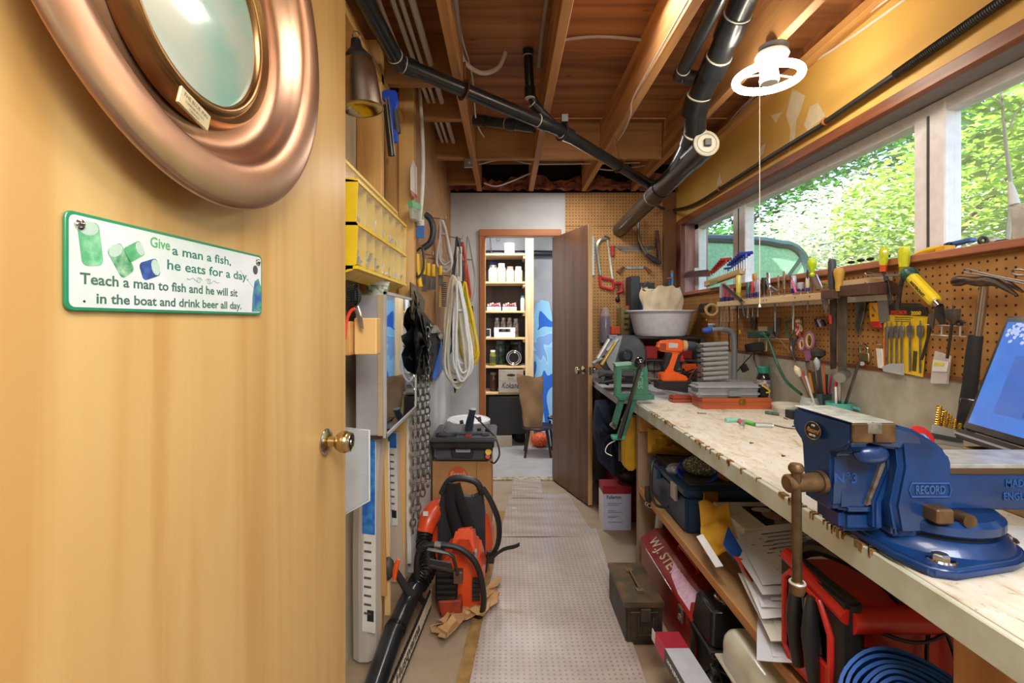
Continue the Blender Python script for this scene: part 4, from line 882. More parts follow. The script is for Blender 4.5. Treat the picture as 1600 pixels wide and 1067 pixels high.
t = T('beer_carton', 'brown cardboard carton with script lettering on the sixth closet shelf', 'carton', (cx(800, 5.1), 5.1, SZ[5])); x0_, x1_ = cx(779, 5.05), cx(818, 5.05)
KB = mat('a99a88', .8, c2='9c8d7c', ns=6)
t.part('box', B().box((x0_, 5.06, SZ[5]), (x1_, 5.36, SZ[5]+.24)), KB, bev=.003)
hh = B().prism([((x0_+x1_)/2+.045*math.cos(k*PI/8), 5.0595, SZ[5]+.185+.014*math.sin(k*PI/8)) for k in range(16)], (0, .001, 0)); t.part('hand_hole', hh, BLK)
t.text('Kokanee', FY((x0_+.135, 5.0590, SZ[5]+.075)), .085, mat('1c2a4a', .6), shear=.35, bold=.001, fit=.215)
t.text('BEER', FY(((x0_+x1_)/2, 5.0590, SZ[5]+.145)), .03, mat('5d6670', .6)); t.part('seam_line', B().box((x0_, 5.0588, SZ[5]+.12), (x1_, 5.0598, SZ[5]+.1225)), mat('6f6253', .8))
jar('jar', 'brown glass jar at the left of the sixth closet shelf', 771, 5.2, SZ[5], .04, .2, mat('4a2a1c', .2), mat('8a7a66', .4))
solo('black_sheet', 'large black board leaning under the lowest closet shelf', 'board', B().hexa([(-.18, 4.98, .13), (.22, 5.02, .13), (.22, 5.06, .13), (-.18, 5.02, .13)], [(-.17, 5.02, .51), (.18, 5.03, .51), (.18, 5.05, .51), (-.17, 5.04, .51)]), mat('1d1a18', .8, bmp=.4), bev=.003)
solo('cardboard_tray', 'low brown cardboard box on the closet floor under the black board', 'box', B().box((cx(765, 5.0), 4.99, 0), (cx(800, 5.0), 5.2, .115)), KB, bev=.003)
solo('duffel_bag', 'black crumpled bag on the closet floor beside the low brown box', 'bag', B().ball((.16, 5.2, .09), .12, 14, (.9, .8, .75)), mat('141416', .8, bmp=1, bs=25))
# stool with paper bag
D = 4.72; sx_, sz_ = .31, .285
t = T('stool', 'small dark wooden stool holding a brown paper bag in the closet', 'stool', (sx_, D, 0))
t.part('seat', B().lathe([(0, 0), (.15, 0), (.16, .012), (.15, .026), (0, .026)], (sx_, D, sz_-.026), (0, 0, 1), 24), wood('1d1310', '33211a', 'x', 20, .4))
for a, b_ in ((-.085, -.09), (.08, -.09), (.09, .09), (-.08, .09)):
    t.part('leg', B().tube([(sx_+a, D+b_, sz_-.02), (sx_+a*1.5, D+b_*1.4, 0)], [.015, .011], 8), wood('1d1310', '33211a', 'z', 20, .4))
bg0, bg1 = .43-.16, sz_
pb = B(); rn = random.Random(8)
def bagf(u, v):
    cor = [(-.085, -.055), (.085, -.055), (.085, .055), (-.085, .055)]; k = u*4; i = int(k) % 4; f = k-int(k)
    a, b2 = cor[i], cor[(i+1) % 4]; s = 1+.45*v; q = .5-abs(f-.5)
    cr = .005*math.sin(v*9+u*19)+.004*math.sin(v*5-u*24)
    x = (a[0]*(1-f)+b2[0]*f)*s+cr-.03*v; y = (a[1]*(1-f)+b2[1]*f)*(1+.3*v)+cr
    return (.265+x, D-.03+y, sz_+.002+.47*v+(.018*math.sin(u*19) if v > .95 else 0))
pb.sheet(bagf, 40, 16)
pb.box((.18, D-.085, sz_), (.35, D+.025, sz_+.004))
solo('paper_bag', 'tall brown paper bag standing on the small dark stool', 'bag', pb, mat('9c7b58', .85, c2='8a6b4c', ns=8, bmp=.6, bs=30), ang=50)
solo('mesh_bag', 'red-orange net bag of onions on the closet floor behind the stool', 'bag', B().ball((.36, 5.0, .075), .095, 14, (1.05, .8, .8)), mat('d93b1c', .5, c2='f07a48', ns=55, bmp=1))
t = T('folding_cart', 'black metal frame with small wheels beside the stool', 'cart', (.46, 4.85, 0))
t.part('frame', B().tube([(.42, 4.85, .33), (.56, 4.85, .30), (.56, 4.85, .05), (.47, 4.85, .03), (.44, 4.85, .30)], .012, 8), BLK); t.part('wheel', B().ring((.475, 4.84, .03), .018, .011, (0, 1, 0), 14, 6), BLK)
solo('folded_cloth', 'white and black folded cloth on top of the black metal frame', 'cloth', B().sheet(lambda u, v: (.43+.14*u, 4.78+.12*v, .325+.02*math.sin(u*9)*math.sin(v*6)+.02), 8, 6, .01), mat('c9c9cc', .7, c2='2a2b30', ns=40))
# ironing board
m_, nt_, b_ = base_mat('printed_cotton'); n_ = noise(nt_, 3.6, (1, 1, .55), 1, .9)
r_ = ramp(nt_, n_.outputs[0], [(.0, lin('2767c8')), (.40, lin('2767c8')), (.412, lin('8fc4ea')), (.53, lin('9fd2ee')), (.54, lin('7fa6dc')), (.62, lin('7fa6dc')), (.63, lin('9fd2ee'))])
r_.color_ramp.interpolation = 'CONSTANT'; nt_.links.new(r_.outputs[0], b_.inputs['Base Color']); b_.inputs['Roughness'].default_value = .85
t = T('ironing_board', 'ironing board in a blue patterned cover leaning against the closet back wall', 'ironing board', (.46, 5.3, 0))
def ib(px, py, d): return PY(px, py, d)
ol = [(834, 560), (832, 500), (836, 478), (846, 468), (858, 472), (864, 500), (872, 600), (886, 700), (852, 703), (843, 660), (837, 610)]
t.part('padded_top', B().prism([ib(x, y, 5.38-(y-468)/235*.35) for x, y in ol], (0, .035, 0)), m_, bev=.006, seg=2)
t.part('leg_frame', B().tube([ib(870, 560, 5.3), ib(856, 700, 5.12)], .01, 8).tube([ib(862, 540, 5.36), ib(872, 698, 5.12)], .01, 8), STEEL)

# ================================================================ FLOOR
m_, nt_, b_ = holes('a3968f', 'ad9f98', 0, 1, .022, .0045, '887b72', .32)
b_.inputs['Coat Weight'].default_value = .25; MATM = m_
RN = mat('9c7a48', .9, c2='86663a', ns=25, bmp=1, bs=120)
t = T('runner', 'brown cork-like runner showing along the left edge of the clear mats', 'mat', (-.1, 2.4, 0))
def zf(px, py, z=0): return PZ(px, py, z)
def quad(ps, z0, z1): return B().hexa([V((p.x, p.y, z0)) for p in ps], [V((p.x, p.y, z1)) for p in ps])
ps = [V((-.215, 1.2, 0)), V((.2, 1.2, 0)), V((.22, 3.3, 0)), V((-.06, 3.3, 0))]
t.part('pile', quad(ps, .001, .006), RN)
def floor_mat(name, label, ps, z, curl=None):
    a, b2, c, d = [V(p) for p in ps]; bb = B()
    def f(u, v):
        p = a.lerp(b2, u).lerp(d.lerp(c, u), v); h = z+.0015*math.sin(v*23+u*5)+.001*math.sin(v*41)
        if curl: h += curl*max(0, u-.86)/.14*(.5+.5*math.sin(v*9))*max(0, v-.3)
        return (p.x, p.y, h)
    bb.sheet(f, 16, 50, .003); return solo(name, label, 'mat', bb, MATM, 'clear dimpled floor mats', ang=60)
floor_mat('floor_mat', 'clear dimpled plastic floor mat nearest the camera', [(-.175, 1.1, 0), (.47, 1.1, 0), (.55, 2.97, 0), (-.03, 2.97, 0)], .0125, .035)
floor_mat('floor_mat', 'clear dimpled plastic floor mat in the middle, under the dark door', [(-.035, 2.88, 0), (.53, 2.88, 0), (.46, 3.6, 0), (.03, 3.6, 0)], .017)
floor_mat('floor_mat', 'clear dimpled floor mat ending at the closet threshold', [(.045, 3.5, 0), (.27, 3.5, 0), (.28, 3.9, 0), (.055, 3.9, 0)], .022)
# ammo can
AM = mat('4b4338', .5, .55, c2='2d2a27', ns=12, bmp=.3); AM2 = mat('58503f', .45, .6, c2='7c5f44', ns=16, bmp=.3)
t = T('ammo_can', 'rusty dark metal ammunition can on the floor beside the clear mat', 'metal box', (.55, 2.1, 0)); x0_, x1_, y0_, y1_ = .475, .63, 1.93, 2.26
t.part('body', B().box((x0_+.004, y0_+.006, 0), (x1_-.004, y1_-.006, .155)), AM, bev=.006, seg=2)
ld = t.part('lid', B().box((x0_-.002, y0_, .150), (x1_+.002, y1_, .172)), AM2, bev=.004, seg=2)
t.part('handle', B().tube([(.555, 2.02, .174), (.555, 2.02, .184), (.552, 2.17, .184), (.552, 2.17, .174)], .0045, 6).box((.540, 2.0, .172), (.57, 2.025, .182)).box((.538, 2.165, .172), (.567, 2.19, .180)), mat('8a7350', .5, .7), ld)
t.part('front_panel', B().box((x0_+.022, y0_+.002, .02), (x1_-.022, y0_+.007, .135)), AM, bev=.003)
t.part('latch', B().box((.535, y0_-.006, .10), (.575, y0_+.004, .15)).tube([(.525, y0_-.008, .12), (.525, y0_-.01, .05), (.585, y0_-.01, .05), (.585, y0_-.008, .12)], .003, 6), DST, bev=.001)
# red toolbox
RT = mat('9c1f1c', .35, .1, c2='801713', ns=8, coat=.3, bmp=.08)
t = T('tool_chest', 'long red steel toolbox with white stencilled letters under the bench shelf', 'toolbox', (.76, 2.05, 0)); ya, yb = 1.76, 2.42
pf = [(.672, 0), (.872, 0), (.872, .205), (.805, .262), (.752, .262), (.672, .205)]
t.part('body', B().prism([(.675, ya, 0), (.868, ya, 0), (.868, ya, .2), (.675, ya, .2)], (0, yb-ya, 0)), RT, bev=.003)
ld = t.part('lid', B().prism([(.670, ya-.004, .198), (.873, ya-.004, .198), (.873, ya-.004, .214), (.812, ya-.004, .262), (.748, ya-.004, .262), (.670, ya-.004, .212)], (0, yb-ya+.008, 0)), RT, bev=.003)
Ml = frame(((.670+.748)/2-.0008, 2.10, .2385), (.0, -1, 0), (.078, 0, .05))
t.text('W.J. STEWART', Ml, .062, mat('cdb9a0', .7), ld, fit=.50, bold=.001)
pp = []
for u, v in ((-.02, .02), (.16, .024), (.24, .03), (.27, .012), (.25, -.012), (.285, -.034), (.17, -.036), (.05, -.02)): pp.append(Ml @ V((u+.02, v, .0004)))
t.part('paint_splash', B().prism(pp, Ml.to_3x3() @ V((0, 0, .0006))), mat('d9b6cb', .5, c2='c79bb8', ns=40), ld, label='splash of pale pink paint')
t.part('hinge_wire', B().tube([(.668, 2.30, .205), (.664, 2.30, .214), (.664, 1.95, .214), (.668, 1.95, .205)], .0022, 6), STEEL, ld)
t.part('latch', B().box((.662, 1.83, .15), (.672, 1.87, .205)).ring((.660, 1.85, .165), .012, .002, (1, 0, 0), 12, 5), STEEL, bev=.001)
t.part('handle', B().tube([(.78, 2.18, .262), (.78, 2.18, .285), (.78, 1.98, .285), (.78, 1.98, .262)], .006, 8, sm=2), RED, ld)
t.part('corner_trim', B().box((.670, ya-.006, 0), (.684, ya+.004, .198)), DST)
# pink and grey box
M_ = frame(V((.535, 1.745, .128)), V((.075, -1, -.03)), V((1, .05, -.05)))
t = T('retail_carton', 'empty pink and grey cardboard box with an open flap, lowest on the floor', 'box', (.58, 1.62, 0), M=M_, local=True)
# local x along the length toward the camera, y across the top face, z down
t.part('pink_end', B().box((0, 0, 0), (.085, .085, .05)), mat('a3182f', .5)); t.part('grey_body', B().box((.085, 0, 0), (.27, .085, .05)), mat('b9bcc4', .5))
t.part('side_face', B().box((.085, -.001, .001), (.27, 0, .049)), mat('55575b', .5)); t.part('pink_side', B().box((0, -.001, .001), (.085, 0, .049)), mat('d34a63', .5))
t.part('flap', B().box((-.028, -.002, .005), (0, .0, .045)), mat('e6e4e2', .6), bev=.0008)
t.part('printed_picture', B().box((.14, .03, -.0008), (.22, .07, 0)), BLK)
MM = Matrix(((-1, 0, 0, .065), (0, 1, 0, .045), (0, 0, -1, -.0006), (0, 0, 0, 1)))
for i, (tx, x) in enumerate((('ART. 40-47', .02), ('GUARNIZIONE', .042), ('KIT', .064))):
    t.text(tx, Matrix(((0, 1, 0, x), (1, 0, 0, .045), (0, 0, -1, -.0006), (0, 0, 0, 1))), .012, mat('e6cfd2', .5))
t.text('MAINTENANCE', Matrix(((1, 0, 0, .17), (0, 0, 1, -.0015), (0, -1, 0, .025), (0, 0, 0, 1))), .018, WHT)
# Fullerton box
t = T('light_carton', 'white product box with a red top standing beside the bench post', 'box', (.68, 3.05, 0)); x0_, x1_, y0_ = .602, .775, 3.0
t.part('box', B().box((x0_, y0_, 0), (x1_, y0_+.13, .272)), mat('b7bcd6', .5), bev=.002); t.part('red_top', B().box((x0_-.001, y0_-.001, .225), (x1_+.001, y0_+.131, .274)), mat('8e1d2a', .5), bev=.001)
t.part('white_side', B().box((x0_-.0015, y0_, .001), (x0_, y0_+.13, .226)), WHT)
t.text('Fullerton', FY((.668, y0_-.0015, .205)), .03, mat('1e2230', .5), fit=.088, bold=.0006)
for i, z in enumerate((.165, .155, .12, .11, .085, .078, .05)): t.part('printed_line', B().box((.63, y0_-.0008, z), (.72-.02*(i % 3), y0_, z+.003)), mat('5f6680', .6))
# Fresh box and bench saw
t = T('produce_carton', 'brown cardboard produce box with an orange logo against the left wall', 'box', (-.26, 3.0, 0)); x0_, x1_, y0_, y1_ = -.437, -.085, 2.90, 3.26
t.part('box', B().box((x0_, y0_, 0), (x1_, y1_, .455)), mat('b88a58', .8, c2='a97c4c', ns=5), bev=.003)
lg = B(); poly = [V((-.285+.058*math.cos(a)*(1+.05*(k % 2)), y0_-.0012, .375+.048*math.sin(a)*(1+.05*(k % 2)))) for k, a in enumerate([k*PI/18 for k in range(36)])]
lp = t.part('printed_logo', lg.prism(poly, (0, .001, 0)), mat('c8602f', .6)); t.text('Fresh', FY((-.285, y0_-.002, .378)), .042, mat('e0b184', .7), lp, shear=.2, bold=.0006)
t.part('side_print', B().box((x1_, y0_+.05, .12), (x1_+.001, y0_+.2, .42)), mat('c8602f', .6)); t.part('tape_line', B().box((x1_-.09, y0_-.0008, .01), (x1_-.085, y0_, .45)), mat('8a6236', .7))
t = T('bench_saw', 'grey and black benchtop jigsaw table with a red and yellow switch on the produce box', 'power saw', (-.26, 3.0, .456)); D = 2.86
def bp(x, y, d=D): return PY(x, y, d)
base = [(678, 719), (683, 678), (690, 672), (704, 680), (748, 682), (764, 676), (771, 700), (765, 720)]
t.part('housing', B().prism([bp(x, y) for x, y in base], (0, .30, 0)), mat('55585c', .45, c2='4a4c50', ns=8), bev=.012, seg=2)
t.part('skirt', B().prism([bp(x, y, D-.012) for x, y in ((704, 699), (742, 699), (738, 716), (706, 715))], (0, .03, 0)), mat('2d3034', .5), bev=.004)
nm = t.part('name_plate', B().box(bp(712, 707, D-.02), bp(735, 700, D-.02)+V((0, .01, 0))), LGREY, bev=.003); t.text('ROCKWELL', FY(bp(723.5, 703.5, D-.0215)), .017, mat('23406e', .5), nm, fit=.07)
z1_ = .61
t.part('table_top', B().box((-.437, 2.80, z1_-.018), (-.055, 3.18, z1_+.008)), mat('55595f', .35, .5), bev=.008, seg=2)
t.part('table_skirt', B().box((-.425, 2.81, z1_-.06), (-.068, 3.15, z1_-.018)), BLK, bev=.01)
sw = t.part('switch_box', B().box(bp(757, 716, D-.02), bp(768, 703, D-.02)+V((0, .03, 0))), BLK, bev=.003); t.part('yellow_cap', B().cyl(bp(763, 706, D-.03), bp(763, 706, D-.02), .018, n=14), YEL, sw); t.part('red_button', B().cyl(bp(762, 713, D-.034), bp(762, 713, D-.02), .014, n=14), RED, sw)
t.part('arm', B().tube([(-.23, 3.02, z1_), (-.22, 3.0, z1_+.06), (-.205, 2.96, z1_+.12), (-.20, 2.95, z1_+.15)], [.026, .024, .02, .022], 12, sm=3), mat('3a4048', .35))
t.part('fence', B().box((-.39, 2.88, z1_+.008), (-.14, 2.91, z1_+.02)).box((-.14, 2.85, z1_+.008), (-.1, 2.99, z1_+.026)), DGREY, bev=.003)
t.part('clamp_knob', B().cyl((-.17, 2.97, z1_+.08), (-.15, 2.97, z1_+.085), .014, n=10).cyl((-.28, 2.98, z1_+.06), (-.26, 2.98, z1_+.065), .012, n=10).cyl((-.11, 2.9, z1_+.026), (-.11, 2.9, z1_+.04), .012, n=10).cyl((-.16, 2.93, z1_+.02), (-.16, 2.93, z1_+.035), .012, n=10), BLK)
t.part('red_plate', B().box((-.235, 2.84, z1_+.008), (-.20, 2.87, z1_+.013)), RED)
t.part('power_cord', B().tube([(-.185, 2.96, z1_+.10), (-.12, 2.9, z1_+.05), (-.06, 2.84, z1_), (-.035, 2.80, z1_-.08), (-.06, 2.79, z1_-.13), (-.085, 2.82, z1_-.135)], .005, 8, sm=5), BLK)
t.part('coiled_cord', B().tube([(-.40+.06*math.cos(a)+.05, 2.86+.04*math.sin(a), z1_+.014+.002*math.sin(a*1.7)) for a in [k*.4 for k in range(40)]], .0045, 6), BLK)
t = T('lidded_pail', 'white lidded pail standing behind the bench saw', 'pail', (-.27, 3.55, 0)); D = 3.55
t.part('pail', B().lathe([(0, .001), (.13, .001), (.15, .55), (0, .55)], (-.27, D, 0), (0, 0, 1), 28), mat('d5d3cd', .5)); t.part('lid', B().lathe([(.156, .545), (.158, .575), (.148, .582), (.142, .575), (0, .575)], (-.27, D, 0), (0, 0, 1), 28), mat('e4e6e6', .4))
# ================================================================ BLOWER AND CHAINSAW
HO = mat('e04e1a', .35, coat=.3, c2='c9431a', ns=6)
D = 2.45
t = T('backpack_blower', 'orange and black backpack leaf blower on the floor behind the chainsaw', 'leaf blower', V((-.23, 2.5, 0)))
def q(x, y, d=D): return PY(x, y, d)
cc = q(716, 838, 2.58)
t.part('fan_housing', B().lathe([(0, -.10), (.12, -.10), (.185, -.07), (.195, 0), (.185, .05), (.10, .09), (0, .09)], cc, (0, 1, 0), 32), HO)
t.part('elbow', B().tube([q(705, 800, 2.55), q(684, 795, 2.5), q(670, 812, 2.45), q(664, 832, 2.42)], [.05, .052, .048, .042], 16, sm=4), HO)
t.part('caution_label', B().box(q(661, 806, 2.385), q(669, 799, 2.385)+V((0, .002, 0))), WHT)
fr_ = [(684, 900), (684, 800), (690, 768), (703, 749), (745, 753), (754, 766), (758, 800), (758, 900)]
t.part('back_frame', B().prism([q(x, y) for x, y in fr_[:3]+[(697, 770), (708, 775), (738, 778), (748, 772)]+fr_[5:]], (0, .05, 0)), mat('34373c', .45, bmp=.2), bev=.008, seg=2)
t.part('carry_handle', B().tube([q(690, 772, 2.46), q(702, 751, 2.46), (q(722, 747, 2.46)), q(745, 754, 2.46), q(753, 772, 2.46)], .017, 10, sm=4), mat('2a2c30', .4))
for i, pts in enumerate(([(706, 755), (704, 790), (718, 840), (738, 880)], [(712, 756), (722, 790), (736, 830), (752, 868)])):
    t.part('shoulder_strap', B().tube([q(x, y, 2.41+.005*i) for x, y in pts], .024, 8, sm=4, flat=.35), mat('141416', .85, bmp=.4, bs=200))
t.part('loop_strap', B().tube([q(754, 762, 2.42), q(768, 785, 2.38), (q(779, 815, 2.36)), q(779, 845, 2.36), q(770, 865, 2.36), q(756, 870, 2.38)], .018, 8, sm=4, flat=.5), mat('141416', .85))
t.part('strap_tail', B().sheet(lambda u, v: PY(772+40*u, 866-22*u-3*math.sin(u*5)+6*v, 2.34), 10, 1, .003), mat('242422', .9))
t.part('buckle', B().box(q(760, 862, 2.35), q(772, 878, 2.37)), BLK, bev=.003)
t.part('engine_base', B().box(q(690, 895, 2.48), q(760, 862, 2.7)), BLK, bev=.01)
t.part('base_foot', B().box((q(690, 890).x, 2.48, 0), (q(760, 890).x, 2.70, .05)), BLK, bev=.006)
fl = B(); pa = [q(664, 832, 2.42), q(662, 850, 2.38), q(668, 872, 2.3), q(668, 892, 2.2), q(655, 912, 2.1)]
t.part('flex_hose', B().tube(pa, .036, 12, sm=4), BLK)
for i in range(16):
    k = i/15*3.99; a = pa[int(k)].lerp(pa[min(int(k)+1, 4)], k-int(k)); fl.ring(a, .038, .004, pa[min(int(k)+1, 4)]-pa[int(k)], 12, 5)
t.part('hose_ribs', fl, BLKG, kind='stuff')
TB = [(V((-.375, 2.12, .17))), V((-.395, 2.02, .15)), V((-.428, 1.82, .105)), V((-.436, 1.64, .075)), V((-.442, 1.40, .05))]
t.part('blow_tube', B().tube(TB, [.036, .038, .039, .037, .036], 18), ABS)
t.part('tube_joint', collar(B(), V((-.422, 1.86, .113)), TB[2]-TB[1], .042, .02), BLKG, bev=.002)
for i in range(4): t.part('tube_ring', B().ring(TB[0].lerp(TB[1], .1+.16*i), .038, .004, TB[1]-TB[0], 18, 6), BLKG)
t.part('control_stalk', B().tube([PY(643, 930, 2.0), PY(632, 915, 1.98), PY(618, 892, 1.95)], [.022, .016, .013], 10, sm=3), mat('2b2c2e', .45))
hg = t.part('control_handle', B().ball(PY(606, 888, 1.93), .036, 14, (.75, .8, 1.25)), mat('3a3836', .5)); t.part('orange_trigger', B().tube([PY(623, 874, 1.92), PY(618, 888, 1.92), PY(616, 905, 1.92)], [.006, .012, .008], 8, sm=3), ORG, hg)
# chainsaw
D = 2.14; t = T('chainsaw', 'orange chainsaw with a long bar standing on crumpled brown paper', 'chainsaw', V((-.22, 2.2, .02)))
t.part('engine_body', B().prism([q(x, y, D) for x, y in ((682, 935), (684, 890), (700, 868), (728, 858), (748, 870), (757, 905), (754, 945), (722, 966), (686, 962))], (0, .20, 0)), HO, bev=.012, seg=2)
t.part('top_cover', B().hexa([q(700, 872, 2.12), q(742, 866, 2.12), q(750, 862, 2.3), q(706, 868, 2.3)], [q(712, 827, 2.16), q(737, 824, 2.16), q(742, 822, 2.28), q(718, 824, 2.28)]), HO, bev=.01, seg=2)
t.part('cover_panel', B().prism([q(x, y, 2.118) for x, y in ((705, 864), (716, 842), (733, 842), (739, 860), (730, 868))], (0, .004, 0)), mat('c23f14', .4), bev=.002)
t.part('muffler', B().box(q(680, 940, 2.10), q(716, 888, 2.16)), mat('1b1a19', .6, .5, bmp=.4), bev=.006)
for i in range(5): t.part('cooling_fin', B().box(q(683, 896+9*i, 2.093), q(712, 899+9*i, 2.10)), mat('3a3836', .5, .7))
t.part('sprocket_cover', B().prism([q(x, y, 2.09) for x, y in ((684, 940), (720, 938), (722, 962), (690, 968))], (0, .06, 0)), mat('a8381a', .6, c2='6c3420', ns=20), bev=.005)
t.part('starter_vents', B().box(q(738, 905, 2.12), q(750, 908, 2.135)).box(q(738, 912, 2.12), q(750, 915, 2.135)).box(q(738, 919, 2.12), q(750, 922, 2.135)).box(q(738, 926, 2.12), q(750, 929, 2.135)).box(q(738, 933, 2.12), q(750, 936, 2.135)), BLK)
t.part('front_handle', B().tube([q(668, 945, 2.1), q(655, 930, 2.08), q(651, 885, 2.06), q(657, 858, 2.06), q(680, 851, 2.06), q(716, 856, 2.06), q(741, 876, 2.06), q(752, 905, 2.06), q(756, 940, 2.07), q(750, 962, 2.1), q(735, 963, 2.14)], .0125, 10, sm=4), mat('1c1c1e', .5, bmp=.2))
t.part('handle_clamp', B().tube([q(679, 851, 2.06), q(689, 852, 2.06)], .0145, 10), STEEL)
hgd = B().tube([q(668, 858, 2.03), q(700, 864, 2.03), q(708, 870, 2.03), q(716, 898, 2.03)], .010, 8, flat=.7).tube([q(668, 858, 2.03), q(670, 884, 2.03), q(706, 892, 2.03)], .008, 8, flat=.7)
hgd.prism([q(x, y, 2.03) for x, y in ((670, 874), (704, 880), (708, 894), (671, 886))], (0, .01, 0))
t.part('hand_guard', hgd, mat('2b2a29', .4))
t.part('guard_pivot', B().box(q(708, 894, 2.05), q(724, 905, 2.09)), mat('6e5b4a', .4, .6), bev=.003)
t.part('choke_lever', B().box(q(741, 862, 2.1), q(746, 878, 2.13)), GREY, bev=.002)
ba, bb_ = V((-.325, 2.12, .088)), V((-.395, 1.47, .050)); bx = (ba-bb_).normalized(); MB = frame(bb_, bx, Z3); BL = (ba-bb_).length
o_ = [(BL, -.036), (BL, .036), (.04, .032)]+[(.035-.035*math.sin(a), .032*math.cos(a)) for a in [k*PI/8 for k in range(1, 8)]]+[(.04, -.032)]
t.part('guide_bar', B(MB).prism([(x, y, -.002) for x, y in o_], (0, 0, .004)), mat('d8d0bc', .45, .1, c2='c4baa2', ns=10), label='pale guide bar')
t.text('Husqvarna', MB @ Matrix.Translation((.27, -.002, -.0026)) @ Matrix.Rotation(0, 4, 'Y') if False else MB @ Matrix.Translation((.33, .0, .0026)), .055, mat('2b2c33', .5), fit=.28, bold=.001)
cb = B(MB); n_ = 58
for i in range(n_):
    x = .04+(BL-.05)*i/n_
    for s in (-1, 1): cb.box((x, s*.035-.0045, -.004), (x+.0065, s*.035+.0045+(.002 if i % 3 == 0 else 0), .004))
t.part('saw_chain', cb, mat('3a3734', .4, .8), kind='stuff')
rn = random.Random(5)
def crumple(u, v):
    return (-.36+.36*u+.02*math.sin(v*7), 1.93+.38*v+.06*u+.01*math.sin(u*13), .006+.05*abs(math.sin(u*9+v*4))*abs(math.sin(v*8-u*3))*(1 if .05 < u < .97 else .3)+rn.uniform(0, .016))
def crf(u, v):
    return V(PZ(680+98*u+9*math.sin(v*9)+rn.uniform(-4, 4), 998-60*u-34*(1-v)+6*math.sin(u*11)+rn.uniform(-4, 4), .012+.04*rn.random()))
b_ = B(); b_.sheet(crf, 13, 5, .002)
solo('kraft_paper', 'crumpled brown kraft paper lying under the chainsaw', 'paper', b_, mat('b18a5c', .85, c2='c79f6e', ns=10), ang=10)

# ================================================================ BENCHES
WT = mat('d9d3c2', .55, c2='cdc2a8', ns=10, bmp=.15, bs=60, name='worn_white_paint')
m_, nt_, b_ = base_mat('worn_bench_paint'); n1 = noise(nt_, 26, (1, .35, 1), 8, 1.2)
r1 = ramp(nt_, n1.outputs[0], [(.30, lin('b59c7a')), (.37, lin('cfc5b0')), (.62, lin('dcd7cb'))]); n2 = noise(nt_, 110, (1, .5, 1), 4)
r2 = ramp(nt_, n2.outputs[0], [(.33, lin('7d6446')), (.37, (1, 1, 1, 1))]); mx = nt_.nodes.new('ShaderNodeMixRGB'); mx.blend_type = 'MULTIPLY'; mx.inputs[0].default_value = .45
nt_.links.new(r1.outputs[0], mx.inputs[1]); nt_.links.new(r2.outputs[0], mx.inputs[2]); nt_.links.new(mx.outputs[0], b_.inputs[0]); b_.inputs['Roughness'].default_value = .6; BENCHM = m_
OLDW_ = wood('8d6a45', 'a9845a', 'y', 18, .7, True); OLDZ = wood('85705a', '9c866b', 'z', 20, .7); OLDX = wood('a5743f', 'c7955a', 'x', 14, .6)
HB = .866
t = T('workbench', 'long workbench with a worn white-painted top and timber legs', 'workbench', (1.0, 1.6, 0))
t.part('bench_top', B().box((.692, .62, HB-.018), (XR-.016, 2.60, HB)), BENCHM, bev=.002, label='worn white-painted top')
t.part('front_trim', B().box((.680, .62, HB-.058), (.692, 2.60, HB-.003)), mat('c9cfc2', .5, c2='b9bba6', ns=12, bmp=.2), bev=.002, label='pale green-grey painted edge board')
rn = random.Random(2); bb = B()
for i in range(60):
    y = rn.choice([rn.uniform(.9, 1.2), rn.uniform(1.2, 2.3), rn.uniform(1.3, 2.3)]); bb.box((.6790, y, HB-.008-.012*rn.random()), (.6925, y+rn.uniform(.002, .009), HB+.0004))
t.part('chipped_edge', bb, mat('8b6a3e', .8), kind='stuff')
t.part('end_apron', B().box((.71, .625, HB-.075), (XR-.03, .66, HB-.019)), OLDX, bev=.002)
for (x, y) in ((.697, 2.555), (1.27, 2.555)): t.part('post', B().box((x, y, 0), (x+.095, y+.04, HB-.06)), OLDZ, bev=.003)
for (x, y) in ((.72, .69), (1.25, .69)): t.part('post', B().box((x, y, 0), (x+.095, y+.095, HB-.02)), wood('9c6b3a', 'b98550', 'z', 14, .6, True), bev=.003)
t.part('side_brace', B().box((.700, 2.53, HB-.15), (1.36, 2.554, HB-.06)), OLDX, bev=.002)
t.part('lower_shelf', B().box((.705, .80, .40), (XR-.02, 2.545, .42)), OLDW_, bev=.002)
t.part('shelf_rail', B().box((.698, .80, .395), (.7045, 2.545, .424)), wood('a06a38', 'bd8850', 'y', 16))
t = T('side_bench', 'narrow far bench with a pale metal-edged top behind the green press', 'workbench', (1.0, 3.2, 0))
t.part('bench_top', B().box((.622, 2.62, HB-.02), (XR-.016, 3.92, HB)), mat('c3c8d0', .45, c2='b3b6bb', ns=9), bev=.002)
t.part('front_edge', B().box((.616, 2.62, HB-.035), (.622, 3.92, HB+.001)), mat('b9bfca', .35, .5))
for x, y in ((.66, 3.85), (1.28, 3.85), (1.28, 2.66)): t.part('leg', B().box((x, y, 0), (x+.05, y+.05, HB-.02)), OLDZ)
